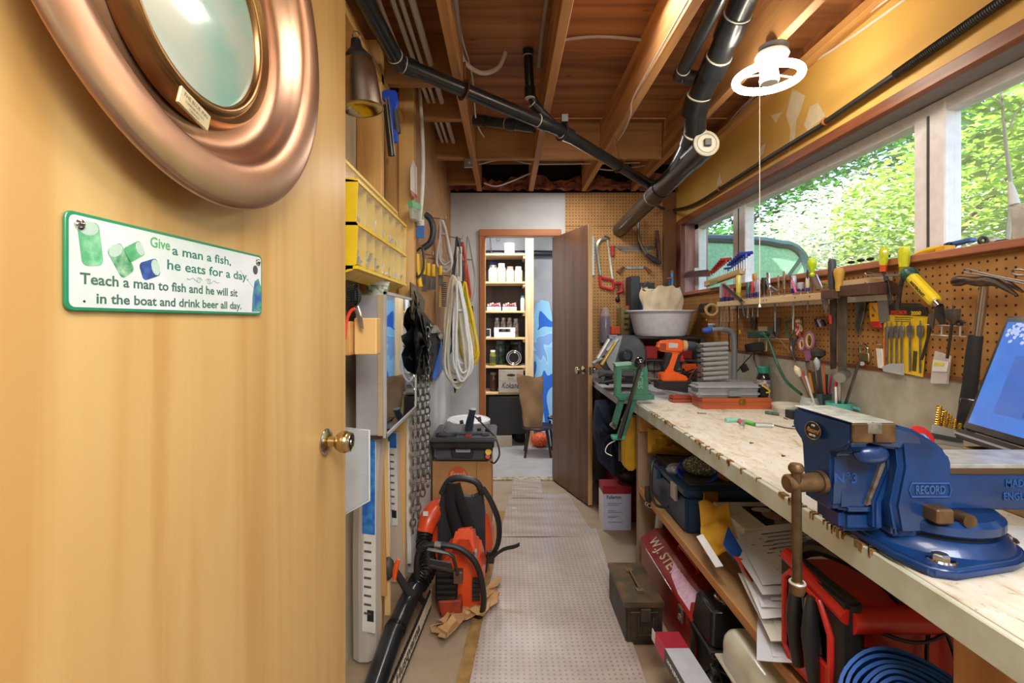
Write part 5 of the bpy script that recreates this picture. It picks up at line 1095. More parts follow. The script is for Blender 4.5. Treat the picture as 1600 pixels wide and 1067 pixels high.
# things under the far bench
cloth([(930, 625), (975, 622), (990, 650), (985, 720), (960, 745), (935, 720), (925, 670)], 3.0, .09, mat('1b2740', .9, bmp=.7, bs=20), 'blue_jacket', 'dark navy jacket bundled under the far bench', 'jacket', 3)
t = T('red_crate', 'dark red crate on the floor under the far bench', 'crate', (.85, 3.2, 0)); t.part('crate_body', B().box((.72, 3.12, 0), (1.05, 3.5, .42)), mat('7a1a1c', .5, c2='5c1416', ns=9), bev=.006)
t.part('crate_rib', B().box((.715, 3.11, .1), (1.055, 3.12, .13)), mat('5c1416', .5)); t.part('crate_rib', B().box((.715, 3.11, .3), (1.055, 3.12, .33)), mat('5c1416', .5))
solo('dark_carton', 'dark brown carton high under the far bench', 'box', B().box((.72, 3.3, .55), (1.2, 3.7, .80)), mat('3a2a22', .8), bev=.004)
solo('black_bin_bag', 'black plastic bag on top of the white product box', 'bag', B().ball((.80, 3.08, .325), .10, 14, (1.2, .7, .55)), mat('131314', .35, bmp=1, bs=22))
t = T('yellow_bag', 'yellow vinyl bag hanging behind the bench post', 'bag', (.80, 2.72, .40))
t.part('bag_body', B().prism([PY(x, y, 2.66) for x, y in ((974, 655), (982, 648), (1000, 652), (1000, 730), (985, 738), (974, 728))], (0, .06, 0)), mat('c79a1c', .5, c2='a87c12', ns=9, bmp=.4, bs=20), bev=.008, seg=2)
cloth([(1012, 668), (1050, 668), (1085, 700), (1080, 712), (1012, 708)], 2.48, .05, mat('d0a51c', .5, c2='b28914', ns=9, bmp=.4, bs=20), 'yellow_cushion', 'yellow padded cushion behind the blue tool case', 'cushion', 6)

# ---- on the lower shelf
ZS = .421
DB = mat('1f3d5e', .45, c2='19324e', ns=12, coat=.1); 
t = T('blue_tool_case', 'big dark blue plastic tool case with a grey ribbed lid on the bench shelf', 'tool case', (.95, 2.2, ZS)); x0_, x1_, y0_, y1_ = .722, 1.20, 1.97, 2.46
t.part('body', B().box((x0_+.012, y0_+.012, ZS), (x1_-.01, y1_-.012, .575)), DB, bev=.012, seg=2)
ld = t.part('lid', B().box((x0_, y0_, .575), (x1_, y1_, .612)), DB, bev=.008, seg=2)
t.part('lid_inset', B().box((x0_+.035, y0_+.035, .612), (x1_-.03, y1_-.03, .618)), mat('55524e', .7, c2='474542', ns=18, bmp=.4), ld, bev=.002)
t.part('lid_rib', B().box((x0_+.015, y0_+.015, .612), (x0_+.022, y1_-.015, .616)).box((x0_+.015, y0_+.015, .612), (x1_-.015, y0_+.022, .616)), DB, ld)
t.part('latch', B().box((x0_-.008, 2.05, .53), (x0_+.004, 2.11, .60)), mat('c9c3b4', .3, .8), bev=.002); t.part('latch', B().box((.80, y0_-.006, .54), (.86, y0_+.004, .60)), BRASS, bev=.002)
t.part('hinge_ear', B().box((x0_-.012, 2.28, .55), (x0_+.01, 2.36, .59)), DB, bev=.003)
t.part('power_lead', B().tube([(.745, 2.3, .60), (.70, 2.28, .64), (.675, 2.25, .60), (.672, 2.24, .50), (.69, 2.22, .45), (.72, 2.15, .47)], .007, 8, sm=5), BLK)
t = T('plugged_cord', 'black cord with a red band and loose wires hanging by the bench post', 'cord', PY(1013, 790, 2.3)); t.part('cord', B().tube([PY(1012, 760, 2.38), PY(1013, 775, 2.36), PY(1016, 795, 2.34)], [.014, .018, .01], 8, sm=3), BLK)
t.part('red_band', collar(B(), PY(1012, 766, 2.375), Z3, .017, .012), RED); cw = B()
for i in range(5): cw.ring(PY(1010+5*i, 787+3*(i % 3), 2.33), .008+.002*(i % 2), .0018, (rn.uniform(-1, 1), 1, rn.uniform(-1, 1)), 12, 5)
t.part('loose_wires', cw, mat('c9bfae', .4, .6), kind='stuff')
pbag = B().ball(PY(1098, 727, 2.12), .07, 16, (1.25, .9, .62)); 
t = T('bead_bag', 'clear bag of white speckled pellets in a blue tray on the blue tool case', 'bag', PY(1098, 750, 2.12)); t.part('pellets', pbag, mat('d8dacb', .8, c2='5c6257', ns=120, lo=.36, hi=.44, bmp=1, bs=160), kind=None)
t.part('blue_tray', B().lathe([(0, -.02), (.05, -.012), (.085, .02), (.09, .035), (.084, .035), (.05, .0), (0, -.008)], PY(1092, 744, 2.12), (-.25, -.35, 1), 20), mat('1e4fe0', .35))
t = T('parts_bag', 'small clear bag with a blue and white packet on the blue tool case', 'bag', PY(1060, 740, 2.2)); t.part('packet', B().box(PY(1053, 742, 2.16), PY(1066, 728, 2.20)), mat('dfe4ee', .4, c2='2c50c0', ns=90), bev=.004); t.part('film', B().ball(PY(1056, 733, 2.18), .035, 12, (1.3, 1, .8)), glassy('dfe6ea', .1, .25))
t = T('wooden_tool', 'orange wooden handle half hidden under the bench top', 'handle tool', PY(1128, 745, 2.05)); t.part('grip', B().cyl(PY(1122, 742, 2.05), PY(1138, 750, 2.05), .01, n=10), mat('b96a2c', .5)); t.part('shaft', B().cyl(PY(1136, 749, 2.05), PY(1150, 755, 2.05), .004, n=8), STEEL)
# envelope, box with photograph, papers
def slab(name, label, cat, ps, th, m, group=None, bev=0): 
    a, b2, c, d = [V(p) for p in ps]; n = (b2-a).cross(d-a).normalized(); n = n if n.z > 0 else -n
    return solo(name, label, cat, B().hexa([a-n*th, b2-n*th, c-n*th, d-n*th], [a, b2, c, d]), m, group, bev)
def env(u, v):
    p = PY(1092, 787, 1.93).lerp(PY(1138, 790, 1.85), u).lerp(PY(1100, 868, 1.72).lerp(PY(1152, 868, 1.66), u), v)
    return p+V((0, 0, .012*math.sin(u*7+v*9)+.008*math.sin(v*15)))
solo('padded_envelope', 'crumpled yellow padded envelope hanging over the shelf edge', 'envelope', B().sheet(env, 10, 14, .006), mat('d9a521', .6, c2='c8951a', ns=7, bmp=.4, bs=40), ang=40)
t = T('boxed_print', 'white box with a dark photograph of a man in a pale cap on its lid', 'box', (.95, 1.72, ZS)); x0_, x1_, y0_, y1_, zt_ = .832, 1.20, 1.70, 1.955, .565
t.part('box', B().box((x0_, y0_, ZS), (x1_, y1_, zt_)), mat('d9d8cf', .6), bev=.003)
cv = t.part('photo_panel', B().box((x0_+.09, y0_+.02, zt_), (x1_-.01, y1_-.05, zt_+.001)), mat('22221f', .3, c2='33302b', ns=9))
t.part('printed_face', B().prism([(x0_+.16+.030*math.cos(a), y1_-.14+.045*math.sin(a), zt_+.001) for a in [k*PI/8 for k in range(16)]], (0, 0, .0004)), mat('b58673', .6), cv)
t.part('printed_cap', B().prism([(x0_+.15+.036*math.cos(a), y1_-.085+.022*math.sin(a), zt_+.0012) for a in [k*PI/8 for k in range(16)]], (0, 0, .0004)), mat('d8d4cc', .6), cv)
t.part('printed_collar', B().prism([(x0_+.12, y1_-.23, zt_+.001), (x0_+.21, y1_-.23, zt_+.001), (x0_+.19, y1_-.185, zt_+.001), (x0_+.145, y1_-.185, zt_+.001)], (0, 0, .0004)), mat('8f8d88', .6), cv)
t.text('Chasing', FZ((x0_+.27, y1_-.085, zt_+.0016)), .042, mat('c9c6bd', .5), cv, shear=.4, fit=.12); t.text('The Trout', FZ((x0_+.285, y1_-.135, zt_+.0016)), .034, mat('d9d6ce', .5), cv, fit=.13)
PW = mat('cfd3da', .7, c2='c3c7d0', ns=6); rn = random.Random(4)
LBL = ['topmost sheet of the paper heap beside the red charger', 'white sheet second from the top of the paper heap', 'lined sheet sliding left in the paper heap', 'clear folder holding white pages in the middle of the heap', 'pale grey page under the clear folder', 'white page spilling left over the shelf edge', 'cream page low in the heap near the red charger', 'cream page under the low cream one']
for i in range(12):
    z = .570-.0095*i; a = rn.uniform(-.25, .1)-.03*i; x = .90+.005*(7-i)-.022*(i % 3); y = 1.54-.02*i
    M = Matrix.Translation((x, y, z)) @ Matrix.Rotation(a, 4, 'Z') @ Matrix.Rotation(-.20, 4, 'Y')
    t = T('paper_sheet', (LBL+['ninth sheet down in the paper heap, creased', 'tenth sheet down in the paper heap', 'last but one sheet in the paper heap', 'bottom sheet of the paper heap'])[i], 'paper', M=M, group='papers heaped on the bench shelf', local=True)
    sh_ = t.part('page', B().sheet(lambda u, v: (-.14+.30*u, -.17+.34*v, .006*math.sin(u*4+i)+.003*math.sin(v*7)), 8, 6, .0012), [PW, mat('dfe2e8', .7), mat('d5d2c8', .7)][(i//3) % 3], ang=60)
    if i < 4: 
        for k in range(9): t.part('printed_line', B().box((-.08+.012*(k % 2), .11-.026*k, .0075), (.08-.02*(k % 3), .114-.026*k, .0085)), mat('4a4d55', .7), sh_)
slab('magazine', 'blue and red magazine poking out of the paper heap', 'magazine', [PY(1138, 822, 1.66), PY(1160, 860, 1.6), PY(1152, 880, 1.56), PY(1130, 850, 1.60)], .004, mat('24509c', .4, c2='1d3f80', ns=9))
slab('leaflet', 'orange-red leaflet curling out of the paper heap', 'leaflet', [PY(1146, 868, 1.56), PY(1170, 876, 1.56), PY(1190, 912, 1.5), PY(1180, 915, 1.48)], .002, mat('cf4f26', .5))
slab('torn_envelope', 'torn white envelope pointing to the shelf edge, left of the magazine', 'envelope', [PY(1088, 838, 1.76), PY(1098, 834, 1.76), PY(1130, 884, 1.6), PY(1118, 886, 1.6)], .002, mat('e6e8ec', .6))
# red and black charger
RC = mat('c42a1c', .38, coat=.2); t = T('jump_starter', 'red and black portable jump starter with clamps and cables on the bench shelf', 'battery charger', (.85, 1.1, ZS))
x0_, x1_, y0_, y1_, zt_ = .728, 1.08, 1.02, 1.27, .70
t.part('body', B().box((x0_+.02, y0_+.01, ZS), (x1_, y1_-.01, zt_-.02)), RC, bev=.012, seg=2)
t.part('black_side', B().box((x0_-.012, y0_, ZS), (x0_+.025, y1_, zt_)), mat('232325', .6, bmp=.3), bev=.008, seg=2)
xs = x0_-.016; rr = [(y0_+.045, .455), (y0_+.045, .60), (y0_+.08, .655), (y1_-.055, .665), (y1_-.03, .64), (y1_-.03, .47), (y1_-.06, .445)]
t.part('red_ring', B().tube([(xs, y, z) for y, z in rr], .008, 8, closed=True), RC)
t.part('side_recess', B().prism([(x0_-.0135, y, z) for y, z in rr], (.002, 0, 0)), BLKG)
for i, y in enumerate((y0_+.085, y0_+.145)):
    c_ = t.part('jumper_clamp', B().tube([(xs-.012, y+.01, .66), (xs-.02, y, .58), (xs-.015, y-.006, .47)], [.01, .02, .013], 10, sm=3, flat=.8), BLK)
    t.part('clamp_jaw', B().tube([(xs-.02, y+.012, .655), (xs-.03, y+.004, .60), (xs-.022, y+.004, .53)], .005, 6), STEEL, c_)
t.part('clamp_holder', B().box((xs-.006, y0_+.05, .45), (xs+.006, y1_-.06, .53)), RC, bev=.004)
t.part('carry_handle', B().tube([(x0_+.03, y0_+.11, zt_+.005), (x0_+.12, y0_+.115, zt_+.04), (x0_+.24, y0_+.12, zt_+.03), (x0_+.30, y0_+.12, zt_)], .019, 10, sm=4), BLK) if False else t.part('carry_handle', B().tube([(x0_+.02, y1_-.03, zt_), (x0_+.05, y1_-.07, zt_+.03), (x0_+.10, y0_+.08, zt_+.025), (x0_+.13, y0_+.03, zt_-.01)], .018, 10, sm=4), BLK)
t.part('front_roller', B().cyl((x0_+.0, y0_+.012, zt_-.045), (x0_+.25, y0_+.012, zt_-.045), .026, n=16), RC)
t.part('side_rail', B().tube([(x0_-.005, y1_-.02, zt_-.008), (x0_-.005, y0_+.005, zt_-.035)], .017, 10), RC)
t.part('black_corner', B().box((x0_+.015, y0_+.002, ZS+.002), (x0_+.07, y0_+.012, zt_-.10)).box((x1_-.05, y0_+.002, ZS+.002), (x1_+.002, y0_+.012, zt_-.06)), BLK, bev=.002)
wl_ = t.part('warning_label', B().box((x0_+.09, y0_+.006, ZS+.02), (x0_+.19, y0_+.010, ZS+.12)), BLKG)
for k in range(6): t.part('printed_line', B().box((x0_+.10, y0_+.005, ZS+.10-.013*k), (x0_+.17-.01*(k % 3), y0_+.006, ZS+.103-.013*k)), mat('8d8d8d', .6), wl_)
for i, pts in enumerate(([(.02, .03, -.03), (.06, -.008, -.06), (.14, -.012, -.075), (.22, .0, -.04), (.26, .05, .0)], [(.16, .0, -.05), (.15, -.006, -.12), (.17, -.006, -.2)], [(.19, .0, -.05), (.21, -.006, -.12), (.2, -.006, -.2)], [(.09, .1, .03), (.16, .08, .01), (.22, .1, .0), (.27, .12, .0)])):
    t.part('cable', B().tube([(x0_+a, y0_+b2, zt_+c) for a, b2, c in pts], .004, 6, sm=4), BLK)
# blue hose roll
t = T('hose_roll', 'flat blue discharge hose rolled up beside the near bench post', 'hose', (.80, .93, ZS))
hc = V((.765, .93, .535)); ax = V((-.25, -.55, .8)).normalized(); Mh = frame(hc, V((1, -.2, .15)), ax.cross(V((1, -.2, .15)))) ; pts = []
bb = B(Mh); n_ = 26*9
def spiral(u, v):
    a = u*2*PI*8.5; r = .018+.0115*a/(2*PI)+.0015*math.sin(a*5)+.001*math.sin(a*3.3); return (r*math.cos(a), r*math.sin(a)*.86, (v-.5)*.10+.004*math.sin(a*2.2))
bb.sheet(spiral, 300, 4, .0062); t.part('rolled_hose', bb, mat('1c56a8', .6, c2='174890', ns=14, bmp=.4, bs=70), ang=60)
t.part('loose_end', B().sheet(lambda u, v: (.70-.02*v+.05*u, .80+.22*v, .47+.02*math.sin(u*3)-.02*v+.05*u), 8, 6, .008), mat('1c56a8', .6, c2='174890', ns=14))
# small engine and tank on the floor
t = T('small_engine', 'black small petrol engine with a chrome wing nut under the bench shelf', 'engine', (.75, 1.68, 0))
t.part('air_cleaner', B().hexa([(.675, 1.60, .20), (.86, 1.60, .20), (.86, 1.78, .20), (.675, 1.78, .20)], [(.69, 1.625, .325), (.85, 1.625, .325), (.85, 1.765, .325), (.69, 1.765, .325)]), mat('1b1c1f', .28, coat=.4), bev=.014, seg=3)
t.part('cleaner_rim', B().box((.670, 1.595, .192), (.865, 1.785, .206)), BLK, bev=.003)
t.part('chrome_washer', B().lathe([(0, .003), (.03, .003), (.034, 0), (.034, -.003)], (.765, 1.70, .328), (0, 0, 1), 24), CHR); t.part('wing_nut', B().cyl((.765, 1.70, .328), (.765, 1.70, .345), .009, n=10).box((.75, 1.696, .338), (.78, 1.704, .352)), CHR)
t.part('crankcase', B().box((.69, 1.60, 0), (.88, 1.80, .19)), mat('3b3d40', .4, .7, c2='26272a', ns=25, bmp=.5), bev=.01)
bb = B()
for i in range(12): 
    p = V((.675+rn.uniform(0, .04), 1.585+rn.uniform(0, .03), rn.uniform(.06, .18))); bb.box(p, p+V((rn.uniform(.01, .03), .02, rn.uniform(.008, .025))))
t.part('linkage', bb, mat('b5b8bb', .3, .9, c2='55585c', ns=40), kind='stuff', bev=.001)
t.part('flywheel_guard', B().ring((.70, 1.60, .10), .045, .006, (.4, 1, 0), 20, 6), BLKG); t.part('fuel_line', B().tube([(.69, 1.59, .17), (.70, 1.56, .12), (.74, 1.57, .09)], .004, 6, sm=3), BLK)
t = T('fuel_tank', 'beige enamel fuel tank beside the small black engine', 'fuel tank', (.76, 1.4, 0))
t.part('tank', B().rbox((.668, 1.26, .20), (.90, 1.53, .345), .045), mat('c6c3b0', .3, coat=.3, c2='b8b5a2', ns=9), ang=70)
t.part('tank_seam', B().box((.660, 1.252, .235), (.905, 1.538, .243)), mat('b3b09e', .3), bev=.003); t.part('filler_cap', B().cyl((.83, 1.42, .345), (.83, 1.42, .365), .045, n=24), STEEL, bev=.004)
t.part('red_shroud', B().box((.69, 1.28, .0), (.88, 1.5, .2)), mat('9c1b18', .4), bev=.01)
t = T('white_tube', 'white plastic tube leaning behind the bench post by the red toolbox', 'tube', (.78, 2.5, 0)); t.part('tube', B().tube([(.80, 2.50, .37), (.765, 2.44, .20)], .02, 12), mat('dfe5ec', .4)); t.part('tube_cap', B().cyl((.765, 2.44, .20), (.762, 2.436, .185), .021, n=12), LGREY)
solo('blue_bucket', 'blue plastic bucket in shadow behind the bench post', 'bucket', B().lathe([(0, 0), (.09, 0), (.11, .22), (.115, .22), (.1, .19), (.085, .01), (0, .01)], (.93, 2.52-.13+.16, .0), (0, 0, 1), 20), mat('2c5f8a', .5))
# ================================================================ ON THE WORKBENCH
def hz(x0, y0, z0, x1, y1, z1): return B().box((x0, y0, z0), (x1, y1, z1))
VB = mat('0f3a74', .34, .1, c2='0c2a54', ns=9, coat=.35, bmp=.12, bs=70); RUST = mat('5c4630', .5, .7, c2='7d6344', ns=30, bmp=.3)
t = T('bench_vise', 'large blue cast-iron bench vise bolted to the near end of the workbench', 'vise', (.82, .95, HB))
def P3(x, y, d=.86): return PY(x, y, d)
# swivel base on the bench
bc = (.815, .945)
ol = [(bc[0]+.135*math.cos(a), bc[1]+.135*math.sin(a), HB+.0005) for a in [k*PI/18 for k in range(-8, 16)]]
ol += [(.70, 1.085, HB+.0005), (.683, 1.02, HB+.0005), (.683, .86, HB+.0005), (.70, .80, HB+.0005), (.735, .788, HB+.0005)]
t.part('base_flange', B().prism(ol, (0, 0, .020)), VB, bev=.006, seg=3)
t.part('base_dome', B().lathe([(.125, .018), (.118, .032), (.108, .040), (0, .040)], (bc[0], bc[1], HB), (0, 0, 1), 40), VB)
t.part('swivel_gap', B().lathe([(.100, .038), (.100, .050)], (bc[0], bc[1], HB), (0, 0, 1), 40), mat('2a2117', .8))
t.part('swivel_disc', B().lathe([(0, .048), (.108, .048), (.112, .052), (.112, .066), (.102, .074), (0, .074)], (bc[0], bc[1], HB), (0, 0, 1), 40), VB)
for (x, y) in ((.735, .822), (.92, .90)):
    bl = t.part('bolt_washer', B().lathe([(0, .0245), (.02, .0245), (.022, .022), (.022, .019)], (x, y, HB), (0, 0, 1), 20), CHR); t.part('bolt_head', B().lathe([(0, .032), (.010, .032), (.013, .030), (.013, .024)], (x, y, HB), (0, 0, 1), 6), STEEL, bl)
# fixed body (behind jaw line), long axis along X
def sideprism(b, pts, ya, yb): return b.prism([(V((P3(x, y, ya).x, ya, P3(x, y, ya).z))) for x, y in pts], (0, yb-ya, 0))
YA = .865
t.part('fixed_body', sideprism(B(), [(1404, 690), (1402, 664), (1432, 672), (1468, 694), (1486, 708), (1492, 726), (1493, 800), (1500, 836), (1404, 838), (1396, 790), (1408, 730)], YA, .995), VB, bev=.009, seg=3)
t.part('body_rib', sideprism(B(), [(1368, 690), (1380, 690), (1408, 716), (1380, 786), (1380, 828), (1366, 828), (1366, 784), (1392, 718)], .890, .99).prism([V((.70, .88, .90)), V((.74, .872, .90)), V((.74, .872, 1.06)), V((.70, .89, 1.06))], (0, .1, 0)), VB, bev=.004, seg=2)
t.part('worn_bevel', sideprism(B(), [(1378, 722), (1389, 718), (1367, 786), (1354, 790)], .897, .91), mat('8b8478', .5, .4, c2='5c4f3c', ns=50), label='scratched bare-metal bevel')
fl2 = t.part('lower_body', B().box((.628, .908, .895), (.76, .99, .938)), VB, bev=.01, seg=3)
# movable jaw at the left
jx0, jx1 = .604, .642
t.part('movable_jaw', B().prism([(jx0, .847, 1.113), (jx0-.006, .847, 1.075), (jx0-.004, .862, 1.06), (jx0-.001, .900, 1.045), (jx0, .906, .945), (jx0+.004, .915, .935), (jx0+.004, .985, .935), (jx0, .99, .945), (jx0-.001, .995, 1.045), (jx0-.004, 1.01, 1.06), (jx0-.006, 1.02, 1.075), (jx0, 1.02, 1.113)], (.036, 0, 0)), VB, bev=.006, seg=3)
t.part('jaw_beam', hz(jx0+.012, .904, .937, .72, .99, 1.058), VB, bev=.008, seg=3)
t.part('beam_hood', B().prism([(jx0+.014, .898, 1.05), (.67, .898, 1.05), (.66, .898, 1.07), (.64, .898, 1.08), (jx0+.02, .898, 1.076)], (0, .09, 0)), VB, bev=.005, seg=2)
t.part('jaw_top', hz(jx0+.001, .849, 1.112, jx0+.036, 1.018, 1.1145), mat('d9dad8', .35, .6, c2='b9b9b2', ns=40), bev=.0008, label='bright worn top of the movable jaw')
t.part('jaw_top', hz(jx0+.039, .849, 1.112, jx0+.074, 1.018, 1.1145), mat('c9c9c5', .35, .6, c2='a9a79d', ns=40), bev=.0008, label='bright worn top of the fixed jaw')
t.part('jaw_plate', hz(jx0+.0, .8455, 1.078, jx0+.036, .852, 1.112), RUST, bev=.002); t.part('jaw_plate', hz(jx0+.040, .8455, 1.078, jx0+.076, .852, 1.112), RUST, bev=.002)
t.part('jaw_backing', hz(jx0+.040, .851, 1.075, jx0+.074, 1.016, 1.1115), VB, bev=.002)
t.part('jaw_insert', hz(jx0+.026, .8445, 1.094, jx0+.050, .853, 1.1125), mat('a6a49e', .4, .8, c2='777062', ns=60), bev=.001)
t.part('fixed_jaw_neck', B().prism([(jx0+.044, .853, 1.11), (jx0+.074, .853, 1.11), (.735, .87, 1.085), (.785, .87, 1.06), (.785, .87, 1.05), (jx0+.044, .87, 1.066)], (0, .15, 0)), VB, bev=.005, seg=2)
t.part('round_boss', B().ball((.655, .872, 1.052), .026, 16, (1.2, .6, .75)), VB)
# slide going back
t.part('slide', hz(.70, .90, .940, 1.16, 1.0, 1.018), VB, bev=.004, seg=2); t.part('slide_top', hz(.78, .898, 1.018, 1.165, 1.002, 1.026), mat('c5c8c6', .35, .5, c2='a9aaa5', ns=30), bev=.001, label='bright machined top of the slide')
t.part('slide_lip', hz(.79, .8965, 1.008, 1.162, .900, 1.018), mat('5f4a35', .6, .5), bev=.0006)
t.text('MADE IN', FY((.955, .8985, .990)), .019, mat('2f5596', .4, .2), bold=.0004, fit=.062); t.text('ENGLAND', FY((.955, .8985, .966)), .019, mat('2f5596', .4, .2), bold=.0004, fit=.070)
t.part('beam_lip', hz(jx0+.03, .900, .937, .71, .906, .946), VB, bev=.001); t.text('N°3', FY((P3(1322, 748, .902).x, .9025, P3(1322, 748, .902).z)), .027, mat('2b5196', .4, .2), bold=.0005)
p0 = P3(1454, 766, YA-.0015)
rb = t.part('raised_border', B().tube([(p0.x+x, YA-.001, p0.z+z) for x, z in ((-.033, -.012), (.033, -.012), (.037, 0), (.033, .012), (-.033, .012), (-.037, 0))], .0018, 6, closed=True), mat('2f5596', .4, .2)); t.text('RECORD', FY(p0), .021, mat('3a5f9c', .4, .2), rb, fit=.052, bold=.0006)
Mf = frame((jx0-.0065, .945, 1.078), (0, -1, 0), (.1, 0, 1))
bd_ = t.part('oval_badge', B(Mf).prism([(.024*math.cos(a), .0165*math.sin(a), 0) for a in [k*PI/12 for k in range(24)]], (0, 0, .001)), mat('1a1a1c', .4, c2='2a241c', ns=30), label='black oval maker badge')
t.part('badge_rim', B(Mf).ring((0, 0, .001), .0165, .0006, (0, 0, 1), 24, 4, sx=1.45), BRASS, bd_)
t.text('Record', Mf @ Matrix.Translation((0, 0, .0012)), .012, mat('a97b38', .4), bd_, shear=.3, bold=.0002); t.text('4 IN', Mf @ Matrix.Translation((0, .0095, .0012)), .006, mat('cfcfcf', .4), bd_); t.text('100 MM', Mf @ Matrix.Translation((0, -.0095, .0012)), .006, mat('cfcfcf', .4), bd_)
t.part('body_nut', B().cyl((.80, YA-.028, .945), (.80, YA-.002, .945), .012, n=12), RUST); t.part('lock_lug', hz(.742, .835, .940, .772, .868, .966), RUST, bev=.003)
sp0, sp1 = V((.600, .925, .985)), V((.528, .915, .985))
t.part('spindle', B().cyl(sp0, sp1, .017, n=20), RUST, bev=.003); t.part('spindle_collar', B().cyl((.602, .925, .985), (.593, .924, .985), .021, n=20), RUST)
hx_, hy_ = sp1.x+.015, .913
t.part('handle_rod', B().cyl((hx_, hy_-.004, 1.018), (hx_+.001, hy_-.006, .795), .0085, n=14), mat('5a4a38', .4, .8, c2='6f5c44', ns=30)); t.part('handle_end', B().lathe([(0, .012), (.010, .012), (.0135, .006), (.0135, 0), (.009, -.006)], (hx_, hy_-.004, 1.012), (0, 0, 1), 14), RUST); t.part('handle_end', B().lathe([(.009, .014), (.014, .008), (.014, -.002), (.011, -.010), (0, -.011)], (hx_+.001, hy_-.006, .792), (0, 0, 1), 14), RUST)
t.part('rod_ring', B().ring((hx_+.001, hy_-.006, .803), .0125, .0025, (0, 0, 1), 16, 6), mat('c8c2b4', .4, .5))
# laptop
LM = frame((1.129, 1.20, 1.025), V((-.04, -.178, 0)), V((.095, 0, .28)))      # x toward the camera, y up the screen, z toward the room
t = T('laptop', 'laptop with a lit blue screen standing at the right end of the workbench', 'laptop', M=LM, local=True)
LM_ = frame((0, 0, 0), (1, 0, 0), (0, 1, 0))
t.part('screen_lid', B().box((0, 0, -.010), (.40, .292, 0)), mat('2a2d31', .35, coat=.3), bev=.005, seg=2)
t.part('bezel', B().box((.002, .002, 0), (.398, .290, .003)), BLKG, bev=.002)
SCR = bpy.data.materials.new('screen'); SCR.use_nodes = True; b_ = SCR.node_tree.nodes['Principled BSDF']; b_.inputs['Roughness'].default_value = .12
n_ = noise(SCR.node_tree, 9, (1, 1, 1), 5); tc_ = SCR.node_tree.nodes.new('ShaderNodeTexCoord'); 
r_ = ramp(SCR.node_tree, n_.outputs[0], [(.3, lin('2f5fb8')), (.7, lin('3f73c8'))]); SCR.node_tree.links.new(r_.outputs[0], b_.inputs['Base Color']); SCR.node_tree.links.new(r_.outputs[0], b_.inputs['Emission Color']); b_.inputs['Emission Strength'].default_value = .35
sc_ = t.part('screen', B().box((.013, .018, .003), (.387, .276, .0036)), SCR)
def em(c, e): return mat(c, .15, emit=e)
t.part('open_window', B().box((.075, .055, .0036), (.30, .195, .0039)), em('3a62b4', .28), sc_); t.part('dark_window', B().box((.155, .06, .0039), (.33, .21, .0042)), em('2d4f9e', .25), sc_)
t.part('warning_icon', B().prism([(.200, .110, .0042), (.228, .110, .0042), (.214, .134, .0042)], (0, 0, .0003)), em('d46a9a', .5), sc_); t.part('icon_mark', B().prism([(.206, .114, .0045), (.222, .114, .0045), (.214, .127, .0045)], (0, 0, .0002)), em('3a4f9e', .3), sc_)
rn = random.Random(9); bb = B()
for i in range(110):
    x, y = rn.uniform(.02, .36), .276-abs(rn.gauss(0, .018)); 
    if y > .225: bb.prism([(x+rn.uniform(.003, .009)*math.cos(a), min(.274, y+rn.uniform(.003, .007)*math.sin(a)), .0036) for a in (0, 1.2, 2.4, 3.8, 5)], (0, 0, .0002))
t.part('painted_reflection', bb, em('9fb4d8', .35), sc_, kind='stuff')  # blotchy reflection painted as pale glowing flecks along the screen top
t.part('keyboard_base', B().box((-.004, -.026, -.26), (.404, -.002, .012)), mat('26282c', .4, coat=.2), bev=.004, seg=2); t.part('silver_edge', B().box((-.005, -.017, -.262), (.405, -.012, .0135)), mat('b9bcc2', .3, .7))
t.part('cream_binder', B().box((.0, -.046, -.25), (.40, -.027, .006)), mat('b9ab8a', .5), bev=.002) if False else None
solo('laptop_stand_box', 'flat wooden box propping up the laptop', 'box', B().box((1.115, .80, HB), (1.34, 1.19, .985)), wood('8a6a44', 'a5835a', 'y', 16), bev=.003)
# drill index, tin, tray
t = T('drill_index', 'grey drill index holding gold twist bits beside the laptop', 'drill set', PX(1482, 690, 1.27)); D = 1.34
t.part('holder', B().hexa([PY(1452, 692, D), PY(1506, 700, D), PY(1506, 700, D+.05), PY(1452, 692, D+.05)], [PY(1457, 663, D+.01), PY(1508, 675, D+.01), PY(1508, 675, D+.05), PY(1457, 663, D+.05)]), mat('a3a5a4', .45), bev=.002)
t.part('holder_face', B().prism([PY(x, y, D-.002) for x, y in ((1455, 676), (1505, 686), (1505, 692), (1454, 683))], (0, .002, 0)), DGREY); GB_ = mat('c69a3a', .3, 1, c2='8f6a20', ns=90)
for i in range(6):
    x0_ = 1461+8*i; a, b2 = PY(x0_, 690+1.2*i, D+.012), PY(x0_+7+1*i*.2, 634+7*i, D+.03); bit = t.part('drill_bit', B().cyl(a, b2, .0058-.0003*i, n=8), GB_); fb = B(); 
    for k in range(9): fb.ring(a.lerp(b2, .40+.065*k), .0058-.0003*i, .0013, (b2-a).normalized()+V((.5, 0, .5)), 8, 4)
    t.part('flute', fb, mat('e0b858', .25, 1), bit, kind='stuff')
t = T('wax_tin', 'round red and blue printed tin between the vise and the drill index', 'tin', PY(1442, 690, 1.35)); M = frame(PY(1440, 684, 1.33), (1, -.1, 0), (0, .5, 1)); t.part('tin_body', B(M).lathe([(0, .0), (.032, 0), (.034, .004), (.034, .014), (.031, .017), (0, .017)], (0, 0, -.017), (0, 0, 1), 24), RED); t.part('blue_label', B(M).prism([(.018*math.cos(a), .016*math.sin(a)-.004, .0002) for a in [k*PI/10 for k in range(20)]], (0, 0, .0005)), mat('2f6fd0', .35, c2='c9dcf0', ns=60))
